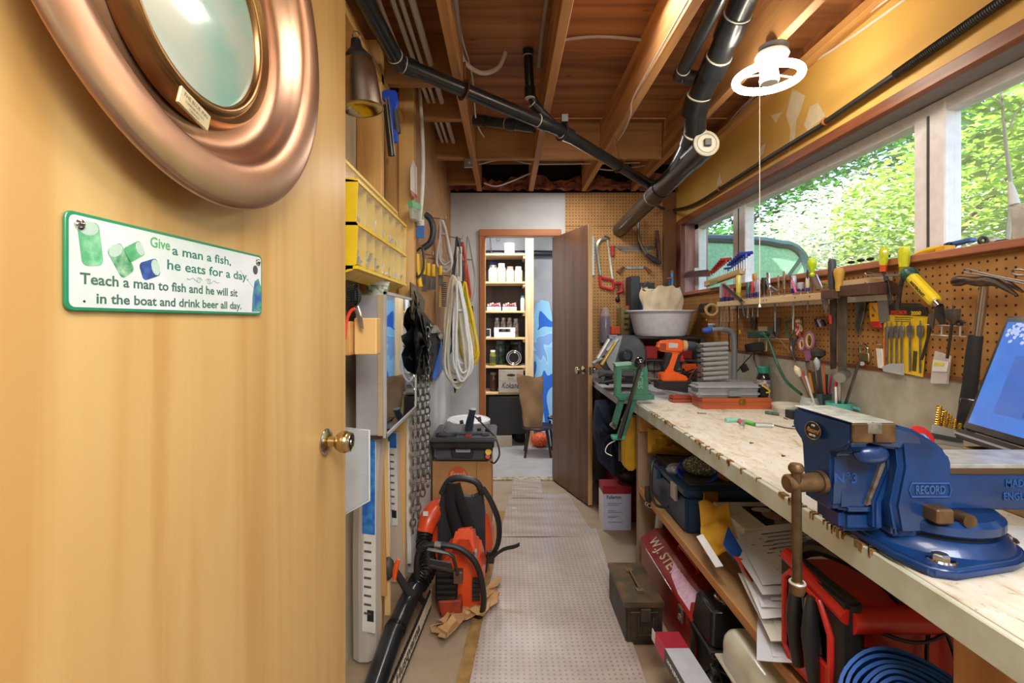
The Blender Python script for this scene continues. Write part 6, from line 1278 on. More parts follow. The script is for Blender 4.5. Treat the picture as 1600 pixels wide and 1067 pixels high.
t = T('socket_tray', 'long wooden tray holding orange discs behind the vise', 'tray', PY(1480, 712, 1.2)); t.part('tray', B().box((1.02, 1.17, HB), (1.11, 1.33, .945)), wood('7a4a26', '9c6434', 'x', 20), bev=.002)
for i in range(3): t.part('orange_disc', B().cyl((1.04+.026*i, 1.175+.03*i, .945), (1.04+.026*i, 1.175+.03*i, .953), .012, n=14), ORG)
solo('utility_case', 'dark translucent case standing behind the drill bits', 'case', B().hexa([PY(1490, 675, 1.38), PY(1522, 690, 1.34), PY(1522, 690, 1.36), PY(1490, 675, 1.40)], [PY(1500, 620, 1.38), PY(1530, 626, 1.34), PY(1530, 626, 1.36), PY(1500, 620, 1.40)]), mat('26242c', .25, coat=.4), bev=.003)
solo('white_disc', 'white paper disc lying behind the vise base', 'paper', B().cyl((1.03, .93, HB+.0005), (1.03, .93, HB+.003), .075, n=32), mat('e3e6ea', .35)); solo('hex_bar', 'dark wedge-shaped tool lying on the bench under the slide', 'tool', B().bar((1.00, .86, HB+.009), (1.16, .93, HB+.009), .02, .014), DST, bev=.002)

# small things on the bench top
def bz(px, py): return PZ(px, py, HB)
t = T('wooden_case', 'flat reddish wooden case with a brass clasp on the bench', 'box', (1.11, 2.40, HB)); WCS = wood('8e3f22', 'a8522e', 'x', 16, .35, c3='b56238'); x0_, x1_, y0_, y1_ = .948, 1.285, 2.345, 2.475
t.part('case_bottom', hz(x0_, y0_, HB, x1_, y1_, HB+.034), WCS, bev=.0015); t.part('case_lid', hz(x0_, y0_, HB+.0345, x1_, y1_, HB+.054), WCS, bev=.0015)
t.part('clasp', hz(1.125, y0_-.004, HB+.022, 1.155, y0_, HB+.048).ring((1.14, y0_-.004, HB+.034), .007, .0018, (0, 1, 0), 12, 5), BRASS)
t = T('grey_tool_case', 'grey rounded plastic tool case on top of the reddish wooden case', 'tool case', (1.10, 2.41, HB+.054)); G = mat('8f9298', .5, bmp=.1)
t.part('case_bottom', hz(.925, 2.35, HB+.055, 1.235, 2.465, HB+.088), G, bev=.012, seg=3); t.part('case_lid', hz(.922, 2.347, HB+.089, 1.238, 2.468, HB+.118), G, bev=.013, seg=3); t.part('latch', hz(1.075, 2.342, HB+.062, 1.135, 2.35, HB+.088), mat('7c7f84', .5), bev=.002)
t = T('small_red_case', 'small reddish leather-like case left of the wooden case', 'case', (.92, 2.58, HB)); t.part('case_bottom', hz(.868, 2.53, HB, .985, 2.60, HB+.017), mat('a0472c', .45, bmp=.2), bev=.004); t.part('case_lid', hz(.868, 2.53, HB+.018, .985, 2.60, HB+.034), mat('a0472c', .45, bmp=.2), bev=.006, seg=2)
t = T('tape_measure', 'black and yellow tape measure on the right end of the wooden case', 'tape measure', (1.255, 2.38, HB+.054)); t.part('tape_body', B().prism([(1.238, 2.36, .921), (1.28, 2.36, .921), (1.28, 2.36, .955), (1.265, 2.36, .978), (1.245, 2.36, .978), (1.238, 2.36, .96)], (0, .04, 0)), BLK, bev=.005, seg=2); t.part('yellow_band', B().tube([(1.243, 2.357, .979), (1.262, 2.357, .968), (1.281, 2.357, .95), (1.262, 2.357, .944)], .004, 6, sm=2), YEL)
t = T('vitamin_bottle', 'dark pill bottle with a green lid and white label', 'bottle', (1.325, 2.50, HB)); t.part('glass_body', B().lathe([(0, 0), (.030, 0), (.032, .01), (.032, .135), (.024, .155), (.022, .16)], (1.325, 2.5, HB), (0, 0, 1), 22), mat('17110e', .15, coat=.5)); t.part('label_band', B().lathe([(.0325, .03), (.0325, .125)], (1.325, 2.5, HB), (0, 0, 1), 22), mat('c9c7c0', .5, c2='6a5b7a', ns=60)); t.part('lid', B().lathe([(.026, .158), (.028, .16), (.028, .188), (.025, .192), (0, .192)], (1.325, 2.5, HB), (0, 0, 1), 22), mat('1f7f68', .45))
t = T('grey_box', 'low grey metal box behind the grey tool case', 'box', (1.28, 2.62, HB)); t.part('box_body', hz(1.21, 2.56, HB, 1.345, 2.68, HB+.09), mat('85857f', .5), bev=.004); t.part('box_lid', hz(1.205, 2.555, HB+.09, 1.35, 2.685, HB+.105), mat('92928c', .5), bev=.004)
t = T('clear_tub', 'clear shallow plastic tub beside the wooden case', 'tub', (1.285, 2.21, HB)); t.part('tub', B().lathe([(0, .001), (.06, .001), (.068, .045), (.072, .046), (.072, .05), (.066, .05), (.058, .006)], (1.283, 2.20, HB), (0, 0, 1), 28), glassy('e6e2d8', .2, .7)); t.part('contents', B().cyl((1.283, 2.20, HB+.003), (1.283, 2.20, HB+.02), .056, n=20), mat('cfc3a8', .8)); t.part('printed_text', B().lathe([(.0655, .014), (.0685, .035)], (1.283, 2.20, HB), (0, 0, 1), 28), glassy('b9b2b0', .3, .5))
t = T('black_block', 'small black block near the jar on the bench', 'block', bz(1248, 650)); t.part('block_body', B().box((1.235, 2.10, HB), (1.295, 2.15, HB+.036)), BLK, bev=.002)
def batt(name, label, a, b2, r, c, cat='battery', end=None):
    t = T(name, label, cat, a); t.part('cell_body', B().cyl(a, b2, r, n=14), c); a_, b_ = V(a), V(b2); d = (b_-a_).normalized(); t.part('end_cap', B().cyl(b_, b_+d*.003, r*.6, n=10), end or CHR); return t
zb_ = HB+.008; b_at = lambda x, y, z=zb_: PZ(x, y, z)
batt('battery', 'green battery lying near the clear tub', b_at(1196, 644), b_at(1217, 647), .007, mat('5d7a62', .4, c2='39493c', ns=80)); batt('marker_cylinder', 'mint green cylinder lying on the bench', b_at(1134, 657), b_at(1155, 656), .010, mat('8ccdb5', .4), 'cylinder'); batt('marker_cylinder', 'pink-ended little tube against the mint green cylinder', b_at(1154, 655), b_at(1160, 662), .008, mat('c8607c', .4), 'cylinder')
batt('battery', 'small silver battery standing end-on below the mint green cylinder', b_at(1159, 668), b_at(1162, 658), .007, mat('d2d3d0', .3, .6), end=BLK)
batt('lighter', 'bright green lighter lying beside the silver adapter', b_at(1164, 659), b_at(1180, 663), .008, mat('4fae3a', .3), 'lighter'); batt('adapter', 'silver ribbed adapter with a bent tip on the bench', b_at(1180, 664), b_at(1206, 665), .011, mat('b9c0bd', .3, .5), 'adapter')
solo('allen_key', 'thin dark key with a ring lying right of the silver adapter', 'key', B().tube([b_at(1210, 664, HB+.004), b_at(1226, 668, HB+.004), b_at(1243, 670, HB+.004)], .0022, 6).ring(b_at(1241, 666, HB+.004), .007, .002, (0, 0, 1), 12, 5), DST)
for i, (x, y, dx, dy) in enumerate(((1090, 645, 14, 1), (1225, 653, 6, 2), (1240, 652, 9, 1), (1172, 692, 5, 0), (1222, 712, 5, 0))):
    solo('loose_screw', ['thin nail lying left of the mint green cylinder', 'brown screw left of the black block', 'brown screw just in front of the black block', 'tiny nail in the middle of the bench top', 'tiny nail nearest the vise jaw'][i], 'screw', B().cyl(b_at(x, y, HB+.003), b_at(x+dx, y+dy, HB+.003), .0018, n=6).cyl(b_at(x, y, HB+.003), b_at(x+.8, y, HB+.003), .0035, n=8), mat('6a4a34', .5, .6), 'loose screws on the bench')
# jars with brushes and pencils
t = T('glass_jar', 'glass jar holding a tangle of string and brushes against the concrete', 'jar', (1.262, 2.02, HB)); t.part('glass_body', B().lathe([(0, .002), (.034, .002), (.036, .01), (.036, .085), (.030, .10), (.030, .11)], (1.262, 2.02, HB), (0, 0, 1), 24), glassy('c9d6d4', .05, .35)); t.part('string', B().tube([(1.262+.02*math.cos(a*1.9), 2.02+.02*math.sin(a*2.3), HB+.01+.0016*a+.02*abs(math.sin(a*.7))) for a in range(42)], .004, 5), mat('c6bba2', .8))
t = T('dark_mug', 'dark green mug full of pencils and paint brushes', 'mug', (1.318, 2.03, HB)); mc = V((1.318, 2.03, HB)); t.part('mug_body', B().lathe([(0, 0), (.033, 0), (.035, .01), (.037, .125), (.034, .125), (.031, .01)], mc, (0, 0, 1), 24), mat('26393a', .3, coat=.4))
def stick(name, label, a, b2, r, c, tipc=None, tip=None, cat='pencil', group='pencils and brushes in the mugs', tl=.02, tr=1.4):
    t = T(name, label, cat, a, group); t.part('shaft', B().cyl(a, b2, r, n=8), c)
    if tipc: d = (V(b2)-V(a)).normalized(); t.part(tip or 'tip', B().lathe([(r, 0), (r*tr, tl*.3), (r*tr, tl*.7), (r*.4, tl)], b2, d, 10), tipc)
mt = mc+V((0, 0, .03)); D = 2.03
for nm, lb, px, py, r_, c_, tc2, tn, ca, tl, tr in (
    ('paint_brush', 'round pale bristled brush leaning furthest left in the mug', 1250, 588, .004, '6a4a2c', 'd8cfae', 'bristles', 'brush', .05, 3),
    ('pencil', 'red pencil standing left of the white one', 1254, 580, .0035, 'c9302a', None, None, 'pencil', 0, 0),
    ('pencil', 'white pencil left of the yellow-orange one', 1259, 588, .004, 'e3e0d6', None, None, 'pencil', 0, 0),
    ('pencil', 'yellow-orange pencil in the mug', 1265, 582, .005, 'e8951f', '5c3f24', 'tip', 'pencil', .012, 1),
    ('paint_brush', 'dark-handled paint brush upright in the middle of the mug', 1270, 580, .007, '3b2c22', '6a5a48', 'bristles', 'brush', .05, 1.3),
    ('paint_brush', 'grey-bristled brush right of the dark one', 1277, 578, .004, '4a4038', 'a9b0b4', 'bristles', 'brush', .055, 3),
    ('pencil', 'tall orange pencil leaning right', 1287, 568, .004, 'dd6a1e', None, None, 'pencil', 0, 0),
    ('wheel_tool', 'dark round wire brush wheel in the mug', 1279, 560, .006, '3f3a34', '2b2622', 'wheel', 'brush', .045, 4.5),
    ('screwdriver_shaft', 'black handle leaning right of the orange pencil', 1291, 585, .007, '1d1b1c', None, None, 'tool', 0, 0),
    ('toothbrush', 'pink pen leaning on the right of the mug', 1298, 592, .004, '9c2f52', 'b94a6c', 'tip', 'pen', .02, 1.2)):
    stick(nm, lb, mt+V(((px-1272)*.0008, .01*math.sin(px), 0)), PY(px, py, D-.02+.02*math.sin(px*1.7)), r_, mat(c_, .5), mat(tc2, .7) if tc2 else None, tn, ca, tl=tl, tr=tr)
t = T('teal_mug', 'teal enamel mug behind the vise holding a dark rod', 'mug', (1.30, 1.90, HB)); tc3 = V((1.302, 1.90, HB)); t.part('mug_body', B().lathe([(0, 0), (.042, 0), (.044, .006), (.045, .105), (.046, .108), (.043, .108), (.040, .01), (0, .008)], tc3, (0, 0, 1), 28), mat('4aa497', .3, coat=.5)); t.part('mug_handle', B().tube([tc3+V((.044, -.01, .09)), tc3+V((.07, -.02, .08)), tc3+V((.07, -.02, .035)), tc3+V((.044, -.01, .02))], .006, 8, sm=3), mat('4aa497', .3, coat=.5))
stick('steel_rod', 'dark steel rod leaning out of the teal mug to the right', tc3+V((0, 0, .02)), PY(1342, 566, 1.84), .005, DST, cat='rod'); stick('socket_wrench', 'grey socket on a short bar leaning out of the teal mug', tc3+V((0, 0, .02)), PY(1312, 590, 1.86), .006, STEEL, cat='wrench'); solo('pipe_socket', 'round pipe end resting on top of the teal mug', 'socket', B().tube([PY(1312, 590, 1.84), PY(1322, 584, 1.9)], [.02, .018], 14), mat('8f9490', .4, .7))
stick('marker_pen', 'crimson-tipped pen standing in the teal mug', tc3+V((-.01, 0, .02)), PY(1306, 604, 1.88), .004, WHT, RED, 'tip', 'pen')

# power tools at the far end
DO = mat('e8621d', .38, coat=.2); D = 2.72
def d2(x, y, dd=0): return PY(x, y, D+dd)
t = T('cordless_drill', 'orange and black cordless drill lying upright on its battery', 'drill', d2(1055, 600))
def pr(pts, y0, y1): return B().prism([V((d2(x, y).x, D+y0, d2(x, y).z)) for x, y in pts], (0, y1-y0, 0))
t.part('motor_housing', pr([(1026, 538), (1030, 532), (1060, 530), (1066, 532), (1066, 548), (1060, 551), (1032, 549), (1026, 545)], -.03, .03), DO, bev=.010, seg=3)
t.part('gear_collar', B().cyl(d2(1066, 540), d2(1072, 540), .03, n=18), mat('c9a36a', .4)); t.part('clutch', B().cyl(d2(1072, 540), d2(1086, 541), .027, .024, n=18), mat('3b4450', .4)); t.part('chuck', B().cyl(d2(1086, 541), d2(1098, 542), .021, .012, n=16), mat('9aa0a6', .3, .8))
t.part('vent_plate', pr([(1029, 536), (1038, 536), (1038, 546), (1029, 546)], -.031, -.029), mat('8d3a10', .5)); t.part('side_label', pr([(1042, 535), (1056, 536), (1056, 543), (1042, 543)], -.0315, -.029), LGREY)
t.part('grip', pr([(1048, 549), (1062, 549), (1056, 566), (1053, 582), (1036, 584), (1042, 566)], -.018, .018), DO, bev=.006, seg=2); t.part('rubber_grip', pr([(1040, 552), (1050, 552), (1044, 570), (1036, 580), (1034, 572)], -.02, .02), BLK, bev=.004)
t.part('rubber_grip', pr([(1058, 553), (1063, 553), (1060, 572), (1055, 580), (1050, 578)], -.021, .0), BLK, bev=.003); t.part('trigger', pr([(1060, 553), (1068, 556), (1064, 566), (1059, 564)], -.008, .008), RED, bev=.003)
t.part('battery_top', pr([(1030, 582), (1052, 580), (1070, 587), (1071, 594), (1030, 594)], -.045, .035), DO, bev=.006, seg=2); t.part('battery', pr([(1024, 594), (1071, 594), (1071, 612), (1024, 606)], -.045, .035), BLK, bev=.004)
t = T('second_drill', 'orange and black tool body lying behind the cordless drill', 'power tool', PY(1085, 600, 3.0)); t.part('tool_body', B().box(PY(1072, 584, 3.0), PY(1092, 568, 3.08)), DO, bev=.01, seg=2); t.part('tool_grip', B().tube([PY(1075, 585, 3.0), PY(1085, 592, 2.95), PY(1082, 605, 2.9)], .014, 8, sm=2), BLK); t.part('trigger', B().ball(PY(1068, 563, 2.8), .01, 8), RED)
rn = random.Random(12)
t = T('cable_pile', 'tangle of black, red and green cables on the side bench behind the drill', 'cables', PY(1080, 605, 2.85))
for c_ in ('1a1a1a', '8c1f1f', '234a33', '1a1a1a'):
    t.part('cable', B().tube([PY(rn.uniform(1062, 1098), rn.uniform(575, 608), rn.uniform(2.8, 2.95)) for k in range(8)], .004, 6, sm=5), mat(c_, .5))
t = T('string_cord', 'loop of thin white cord lying in front of the orange drill', 'cord', PZ(1030, 605, HB)); t.part('cord', B().tube([PZ(1010, 590, HB+.03), PZ(1030, 593, HB+.02), PZ(1052, 602, HB+.005), PZ(1068, 607, HB+.004)], .0025, 6, sm=4), WHT); t.part('cord_end', B().tube([PZ(1010, 592, HB+.02), PZ(1022, 600, HB+.01), PZ(1040, 610, HB+.004), PZ(1060, 616, HB+.004)], .0025, 6, sm=4), mat('c9b28a', .6))
# grey rack of tubes
t = T('tube_organizer', 'upright grey rack of stacked plastic tubes with a blue-ended handle', 'organizer', PY(1118, 600, 2.7)); D = 2.68
GT = mat('9ea0a1', .4)
for i in range(8):
    y = 538+7.6*i; t.part('tube', B().tube([PY(1094+i*.3, y+1, D-.015), PY(1137, y-1.5, D)], .0115, 12), GT, bev=.0015)
t.part('side_frame', B().tube([PY(1128, 514, D), PY(1142, 518, D), PY(1147, 534, D), PY(1147, 600, D)], .015, 10, sm=3), mat('6c7075', .5)); t.part('cross_bar', B().tube([PY(1112, 515, D), PY(1130, 514, D), PY(1140, 517, D)], .012, 10, sm=2), mat('7c8084', .5)); t.part('blue_grip', B().lathe([(.006, 0), (.015, .01), (.017, .03), (.013, .05), (0, .055)], PY(1113, 516, D), (-1, 0, 0), 14), mat('2f55b0', .4))
t.part('end_panel', B().box(PY(1088, 604, D), PY(1150, 600, D+.06)), mat('6c7075', .5))
for i in range(8): t.part('tube_clip', B().box(PY(1090, 538+7.6*i, D-.03), PY(1097, 542+7.6*i, D-.01)), mat('4a4d50', .5), bev=.001)
# cut-off saw
t = T('cutoff_saw', 'black bench cut-off saw with a dark round wheel on the side bench', 'power saw', PY(965, 600, 3.0)); D = 2.95
t.part('abrasive_wheel', B().cyl(PY(978, 553, D), PY(978, 553, D+.008), .112, n=36), mat('33383f', .55, c2='444a52', ns=9)); t.part('wheel_flange', B().lathe([(0, .03), (.022, .03), (.03, .016), (.044, .008), (.044, 0)], PY(978, 556, D), (0, -1, 0), 24), mat('343c46', .35, .4))
t.part('pale_guard', B().prism([PY(978, 556, D+.012)+V((.125*math.cos(a), 0, .125*math.sin(a))) for a in [math.radians(k) for k in range(95, 275, 12)]]+[PY(978, 556, D+.012)], (0, .02, 0)), mat('9aa0aa', .4, .4), bev=.002)
t.part('guard_rim', B().ring(PY(978, 555, D+.025), .118, .010, (0, 1, 0), 32, 6, flat=1.4), mat('2d3238', .4))
t.part('motor', B().cyl(PY(952, 566, D+.03), PY(946, 560, D+.20), .055, n=20), mat('3c4148', .45, .3)); t.part('arm', B().bar(PY(945, 600, D+.05), PY(970, 545, D+.05), .05, .04), mat('3a3f46', .4), bev=.005)
for i, (x, y, x2_, y2_, c_) in enumerate(((940, 570, 962, 535, 'b59a52'), (934, 560, 952, 530, 'c9cbcc'), (948, 548, 966, 530, 'a9abad'), (926, 568, 942, 560, '8a8d90'))): t.part('chrome_tube', B().cyl(PY(x, y, D-.06+.03*i), PY(x2_, y2_, D-.05+.03*i), .011, n=10), mat(c_, .5, .5))
t.part('saw_base', B().box(PY(935, 600, D-.05), PY(1000, 590, D+.2)), BLK, bev=.006); t.part('vise_jaw', B().box(PY(936, 588, D-.04), PY(955, 578, D+.02)).box(PY(964, 588, D-.03), PY(992, 580, D)), DGREY, bev=.004); t.part('saw_cord', B().tube([PY(935, 590, D-.06), PY(955, 583, D-.08), PY(975, 590, D-.08), PY(940, 598, D-.08)], .006, 6, sm=4), BLK)
# reloading press
GP = mat('3f7a63', .4, .2, c2='346b56', ns=12, coat=.2); t = T('reloading_press', 'green cast-iron press with a long steel lever clamped at the bench corner', 'press', PY(985, 620, 2.5)); D = 2.52
def fp(pts, y0, y1): return B().prism([V((PY(x, y, D).x, D+y0, PY(x, y, D).z)) for x, y in pts], (0, y1-y0, 0))
t.part('frame', fp([(960, 571), (966, 567), (1004, 567), (1010, 573), (1012, 617), (990, 617), (992, 577), (970, 577), (969, 612), (976, 617), (960, 620)], -.025, .025), GP, bev=.005, seg=2)
t.part('base_plate', fp([(960, 617), (1020, 615), (1020, 623), (968, 625)], -.03, .04), GP, bev=.003); t.part('frame_top', fp([(958, 567), (985, 565), (985, 570), (960, 572)], -.028, .028), mat('7fb09a', .4), bev=.002)
t.text('RCBS', frame(PY(1000, 594, D-.0262), (0, 0, -1), (1, 0, 0)), .036, mat('6fa590', .4), bold=.0008, fit=.085)
t.part('lower_frame', fp([(968, 620), (976, 622), (964, 664), (956, 662)], -.02, .02), GP, bev=.003); t.part('lower_frame', fp([(985, 622), (996, 620), (974, 685), (964, 682)], -.02, .02), GP, bev=.003)
t.part('toggle_link', B().box(PY(957, 688, D-.03), PY(974, 678, D+.02)), mat('4a9a88', .4), bev=.004); t.part('pivot', B().cyl(PY(955, 662, D-.035), PY(962, 668, D-.03), .012, n=12), STEEL)
t.part('lever', B().cyl(PY(1000, 574, D-.11), PY(968, 684, D-.045), .0105, n=14), mat('5d5c60', .3, .9)); t.part('lever_ball', B().ball(PY(1000, 567, D-.11), .032, 20), mat('15161a', .12, coat=.6)); t.part('ram_tube', B().cyl(PY(968, 690, D), PY(968, 720, D), .006, n=8), DST); t.part('primer_wire', B().tube([PY(962, 688, D), PY(950, 695, D), PY(946, 706, D), PY(956, 712, D)], .0025, 6, sm=4), WHT)
# steel stand, basin, bin
ZT = 1.188; t = T('steel_stand', 'dark steel stand on the side bench carrying the white basin', 'stand', (1.1, 3.5, HB)); SS = mat('57595a', .4, .7)
t.part('stand_top', hz(.86, 3.28, ZT-.016, 1.345, 3.88, ZT), mat('3f4142', .5, .6), bev=.002)
for x, y in ((.86, 3.28), (1.08, 3.28), (1.315, 3.28), (.86, 3.85), (1.315, 3.85)): t.part('leg', hz(x, y, HB, x+.03, y+.03, ZT-.016), SS)
t.part('middle_shelf', hz(.87, 3.30, 1.02, 1.33, 3.86, 1.03), SS)
for i, (x0_, x1_, c_) in enumerate(((.90, 1.05, 'a01c1c'), (1.13, 1.29, '8f1a1a'))): solo('red_box', ['dark red box on the steel stand shelf, left of its middle leg', 'dark red box on the steel stand shelf, right of its middle leg'][i], 'box', hz(x0_, 3.36, 1.031, x1_, 3.7, 1.12), mat(c_, .5), bev=.003)
t = T('parts_chest', 'small chest of clear parts drawers low in the steel stand', 'drawers', (1.05, 3.45, HB)); t.part('drawer_case', hz(.90, 3.42, HB, 1.28, 3.7, 1.015), mat('3a3030', .6))
for i in range(8):
    for j in range(2): t.part('drawer', hz(.905+.047*i, 3.41, HB+.01+.07*j, .945+.047*i, 3.42, HB+.07+.07*j), mat('a5a5a2', .3, c2='7a5a50', ns=30), bev=.001)
bc2 = V((PY(1039, 505, 3.32).x, 3.42, ZT)); t = T('wash_basin', 'white plastic wash basin on the steel stand', 'basin', bc2)
t.part('basin', B().lathe([(0, .002), (.165, .002), (.178, .02), (.208, .155), (.228, .165), (.236, .172), (.234, .178), (.215, .176), (.200, .165), (.170, .022), (0, .012)], bc2, (0, 0, 1), 48, sx=1.0), mat('dfe2ea', .4))
def bagp(u, v):
    a = u*2*PI; s = 1-.16*v+.05*math.sin(a*5+v*6)+.035*math.sin(a*11-v*9); zz = .02+.31*v+.018*math.sin(a*3)*v+.008*math.sin(a*9)*v
    return (bc2.x+.01+.155*s*math.cos(a)*(1+.08*math.sin(v*9)), bc2.y+.12*s*math.sin(a), bc2.z+zz)
bb = B().sheet(bagp, 60, 16); bb.sheet(lambda u, v: (bc2.x+.01+.155*.78*v*math.cos(u*2*PI), bc2.y+.12*.78*v*math.sin(u*2*PI), bc2.z+.325+.012*math.sin(u*19)*v), 40, 4)
solo('paper_bag', 'crumpled cream paper bag stuffed in the white basin', 'bag', bb, mat('cdb995', .8, c2='e2d6bd', ns=8, bmp=1, bs=26), ang=60)
t = T('blue_bin', 'blue-black plastic case standing behind the basin', 'case', (.95, 3.8, ZT)); D = 3.72; t.part('case_body', B().box(PY(990, 520, D), PY(1018, 452, D+.16)), mat('30649c', .4, c2='285a8c', ns=5), bev=.006); t.part('black_side', B().box(PY(985, 522, D-.01), PY(992, 434, D+.14)), mat('2b3038', .5), bev=.006); t.part('case_lid', B().box(PY(990, 452, D-.004), PY(1014, 444, D+.15)), BLK, bev=.003); t.part('handle', B().tube([PY(1007, 446, D), PY(1012, 441, D), PY(1018, 446, D)], .008, 8, sm=3), DGREY)
t = T('brown_carton', 'small brown carton with printed ink beside the blue case', 'box', (.88, 3.8, ZT)); x0_ = PY(971, 500, 3.75).x; x1_ = PY(987, 500, 3.75).x
t.part('box', hz(x0_, 3.75, ZT, x1_, 3.9, 1.40), mat('8f7f4a', .7, c2='7d6d3c', ns=12), bev=.003)
for i in range(4): t.part('printed_mark', hz(x0_+.02, 3.7488, ZT+.03+.042*i, x1_-.02-.008*(i % 2), 3.75, ZT+.045+.042*i), mat('3f3824', .7))
t.part('red_tape', hz(x0_+.03, 3.748, 1.395, x1_-.005, 3.80, 1.41), mat('d8482c', .5))
t = T('bit_bundle', 'bundle of dark rods wrapped in clear plastic against the pegboard', 'rod bundle', PY(945, 530, 3.85))
for i in range(5): t.part('rod', B().cyl(PY(939.5+3*i, 540, 3.86), PY(939.5+3*i, 494, 3.86), .008, n=8), mat('26282d', .5))
t.part('plastic_wrap', B().tube([PY(946, 535, 3.86), PY(946, 496, 3.86), PY(946, 480, 3.86)], [.047, .047, .02], 12), glassy('d9cde0', .15, .3))
solo('orange_cup', 'orange plastic holder low against the pegboard', 'holder', B().box(PY(955, 522, 3.8), PY(970, 510, 3.86)), mat('d9541e', .45), bev=.003)
solo('grey_duct', 'white and blue paper packet lying beside the orange holder', 'packet', B().box(PY(952, 530, 3.74), PY(976, 523, 3.80)), mat('b9c3d6', .5, c2='2f4a80', ns=20), bev=.004)
for i, (x, y) in enumerate(((1050, 452), (1046, 455))): stick('blue_marker', ['blue pen standing behind the paper bag', 'dark blue pen left of the other one behind the paper bag'][i], V((PY(x, y, 3.80).x, 3.80, ZT)), PY(x, y-26+8*i, 3.80), .011 if i == 0 else .015, mat('3b8fd0' if i == 0 else '2c4468', .4), mat('b0553a', .5), 'tip', 'pen', None)
# ================================================================ TOOL RACK AND THE PEGBOARD OVER THE BENCH
RK = wood('bda078', 'd8bf98', 'y', 20, .7); XF, XW = 1.25, XR-.010
t = T('tool_rack', 'long pale wooden rack with drilled rails holding screwdrivers under the window', 'tool rack', (1.31, 2.4, 1.376))
t.part('front_rail', hz(XF, 1.93, 1.376, XF+.018, 2.88, 1.404), RK, bev=.002); t.part('rack_shelf', hz(XF+.018, 1.93, 1.378, XW, 2.88, 1.390), RK)
t.part('back_rail', hz(XW-.018, 1.72, 1.365, XW, 2.92, 1.385), mat('d5cdbb', .6)); t.part('upper_rail', hz(XW-.016, 1.72, 1.432, XW, 2.0, 1.452), RK, bev=.001)
t.part('end_block', hz(XF+.0, 1.86, 1.378, XF+.03, 1.93, 1.412), wood('4a3426', '64483a', 'y', 20), bev=.002); t.part('end_board', hz(XF+.02, 1.70, 1.385, XW, 1.88, 1.425), wood('3c2618', '55382a', 'y', 20), bev=.002)
t.part('middle_rail', hz(XF+.06, 2.20, 1.404, XF+.072, 2.75, 1.416), RK, bev=.001)
for i, y in enumerate((2.0, 2.10, 2.33, 2.36, 2.55, 2.72)): t.part('drilled_hole', B().cyl((XF-.0006, y, 1.392), (XF+.0006, y, 1.392), .0035, n=10), BLK)
cx_ = lambda px, x: x*F/(px-CX)
def wz(py, d): return EYE-(py-CY)/F*d
def driver(name, label, px, ytop, ybot, r, c, x=1.285, capc=None, shaft=.10, lean=0, group='screwdrivers and hand tools in the rack', cat='screwdriver', sr=.0025, prof=None, kind_c=None):
    d = cx_(px, x); p0 = V((x, d, wz(ybot, d))); p1 = V((x, d+lean, wz(ytop, d))); L = (p1-p0).length; ax = p1-p0
    t = T(name, label, cat, p0, group)
    pr_ = prof or [(0, 0), (r*.7, 0), (r*.75, L*.12), (r*.95, L*.25), (r, L*.5), (r, L*.88), (r*.8, L*.97), (0, L)]
    t.part('handle', B().lathe(pr_, p0, ax, 12), c)
    if capc: t.part('ferrule', B().lathe([(r*1.02, 0), (r*1.03, L*.05), (r*1.03, L*.22), (r*1.0, L*.25)], p0, ax, 12), capc)
    if shaft: t.part('shaft', B().cyl(p0-ax.normalized()*shaft, p0+ax.normalized()*.004, sr, n=8), STEEL)
    return t
CL = glassy('dfe3ee', .08, .55); CLR2 = mat('d04458', .3, coat=.5); DBL = mat('1e2c7a', .3, coat=.4)
for i, (px, yt, yb, c_) in enumerate(((1127, 445, 472, 'b9b9cc'), (1132, 441, 471, 'd7707c'), (1138, 446, 470, 'd26876'), (1144, 450, 469, 'c9606c'))):
    driver('screwdriver', ['clear-handled screwdriver at the far left end of the rack', 'pink clear-handled screwdriver, second from the rack\'s far left', 'pink clear-handled screwdriver, third from the rack\'s far left', 'pink clear-handled screwdriver just left of the black hex driver'][i], px, yt, yb, .0095, mat(c_, .2, coat=.5), capc=DBL, shaft=.12)
driver('screwdriver', 'yellow clear-handled screwdriver behind the black slanted driver', 1154, 429, 466, .0135, mat('dccf5a', .2, coat=.5), capc=mat('b79a1f', .3), shaft=.11)
driver('screwdriver', 'teal-striped screwdriver left of the red-striped one', 1169, 441, 465, .010, mat('2f6a62', .3, coat=.4), capc=DBL, shaft=.09); driver('screwdriver', 'red-striped screwdriver among the clear ones', 1176, 440, 464, .008, mat('c93a48', .3, coat=.4), capc=DBL, shaft=.10)
driver('screwdriver', 'large clear-handled screwdriver beside the red-striped one', 1184, 433, 464, .012, mat('9c9cb2', .2, coat=.5), capc=DBL, shaft=.10); driver('screwdriver', 'orange-capped amber screwdriver behind the clear ones', 1179, 427, 440, .012, mat('d08a2a', .3, coat=.3), x=1.34, shaft=.08)
for i, (px, yt, yb, r_, c_) in enumerate(((1194, 418, 460, .013, DST), (1203, 423, 452, .009, CHR), (1217, 422, 458, .007, CHR), (1226, 421, 452, .009, CHR))):
    driver('socket_tool', ['fat dark steel socket extension standing in the rack', 'short chrome socket leaning behind the dark one', 'slim chrome tube left of its thicker twin', 'thicker chrome tube right of the slim one'][i], px, yt, yb, r_, c_, x=1.31, shaft=.06, prof=[(0, 0), (r_*.8, 0), (r_*.8, .02), (r_, .03), (r_, .085), (r_*.75, .085), (r_*.7, .06)], cat='socket tool', lean=.0 if i != 1 else .02)
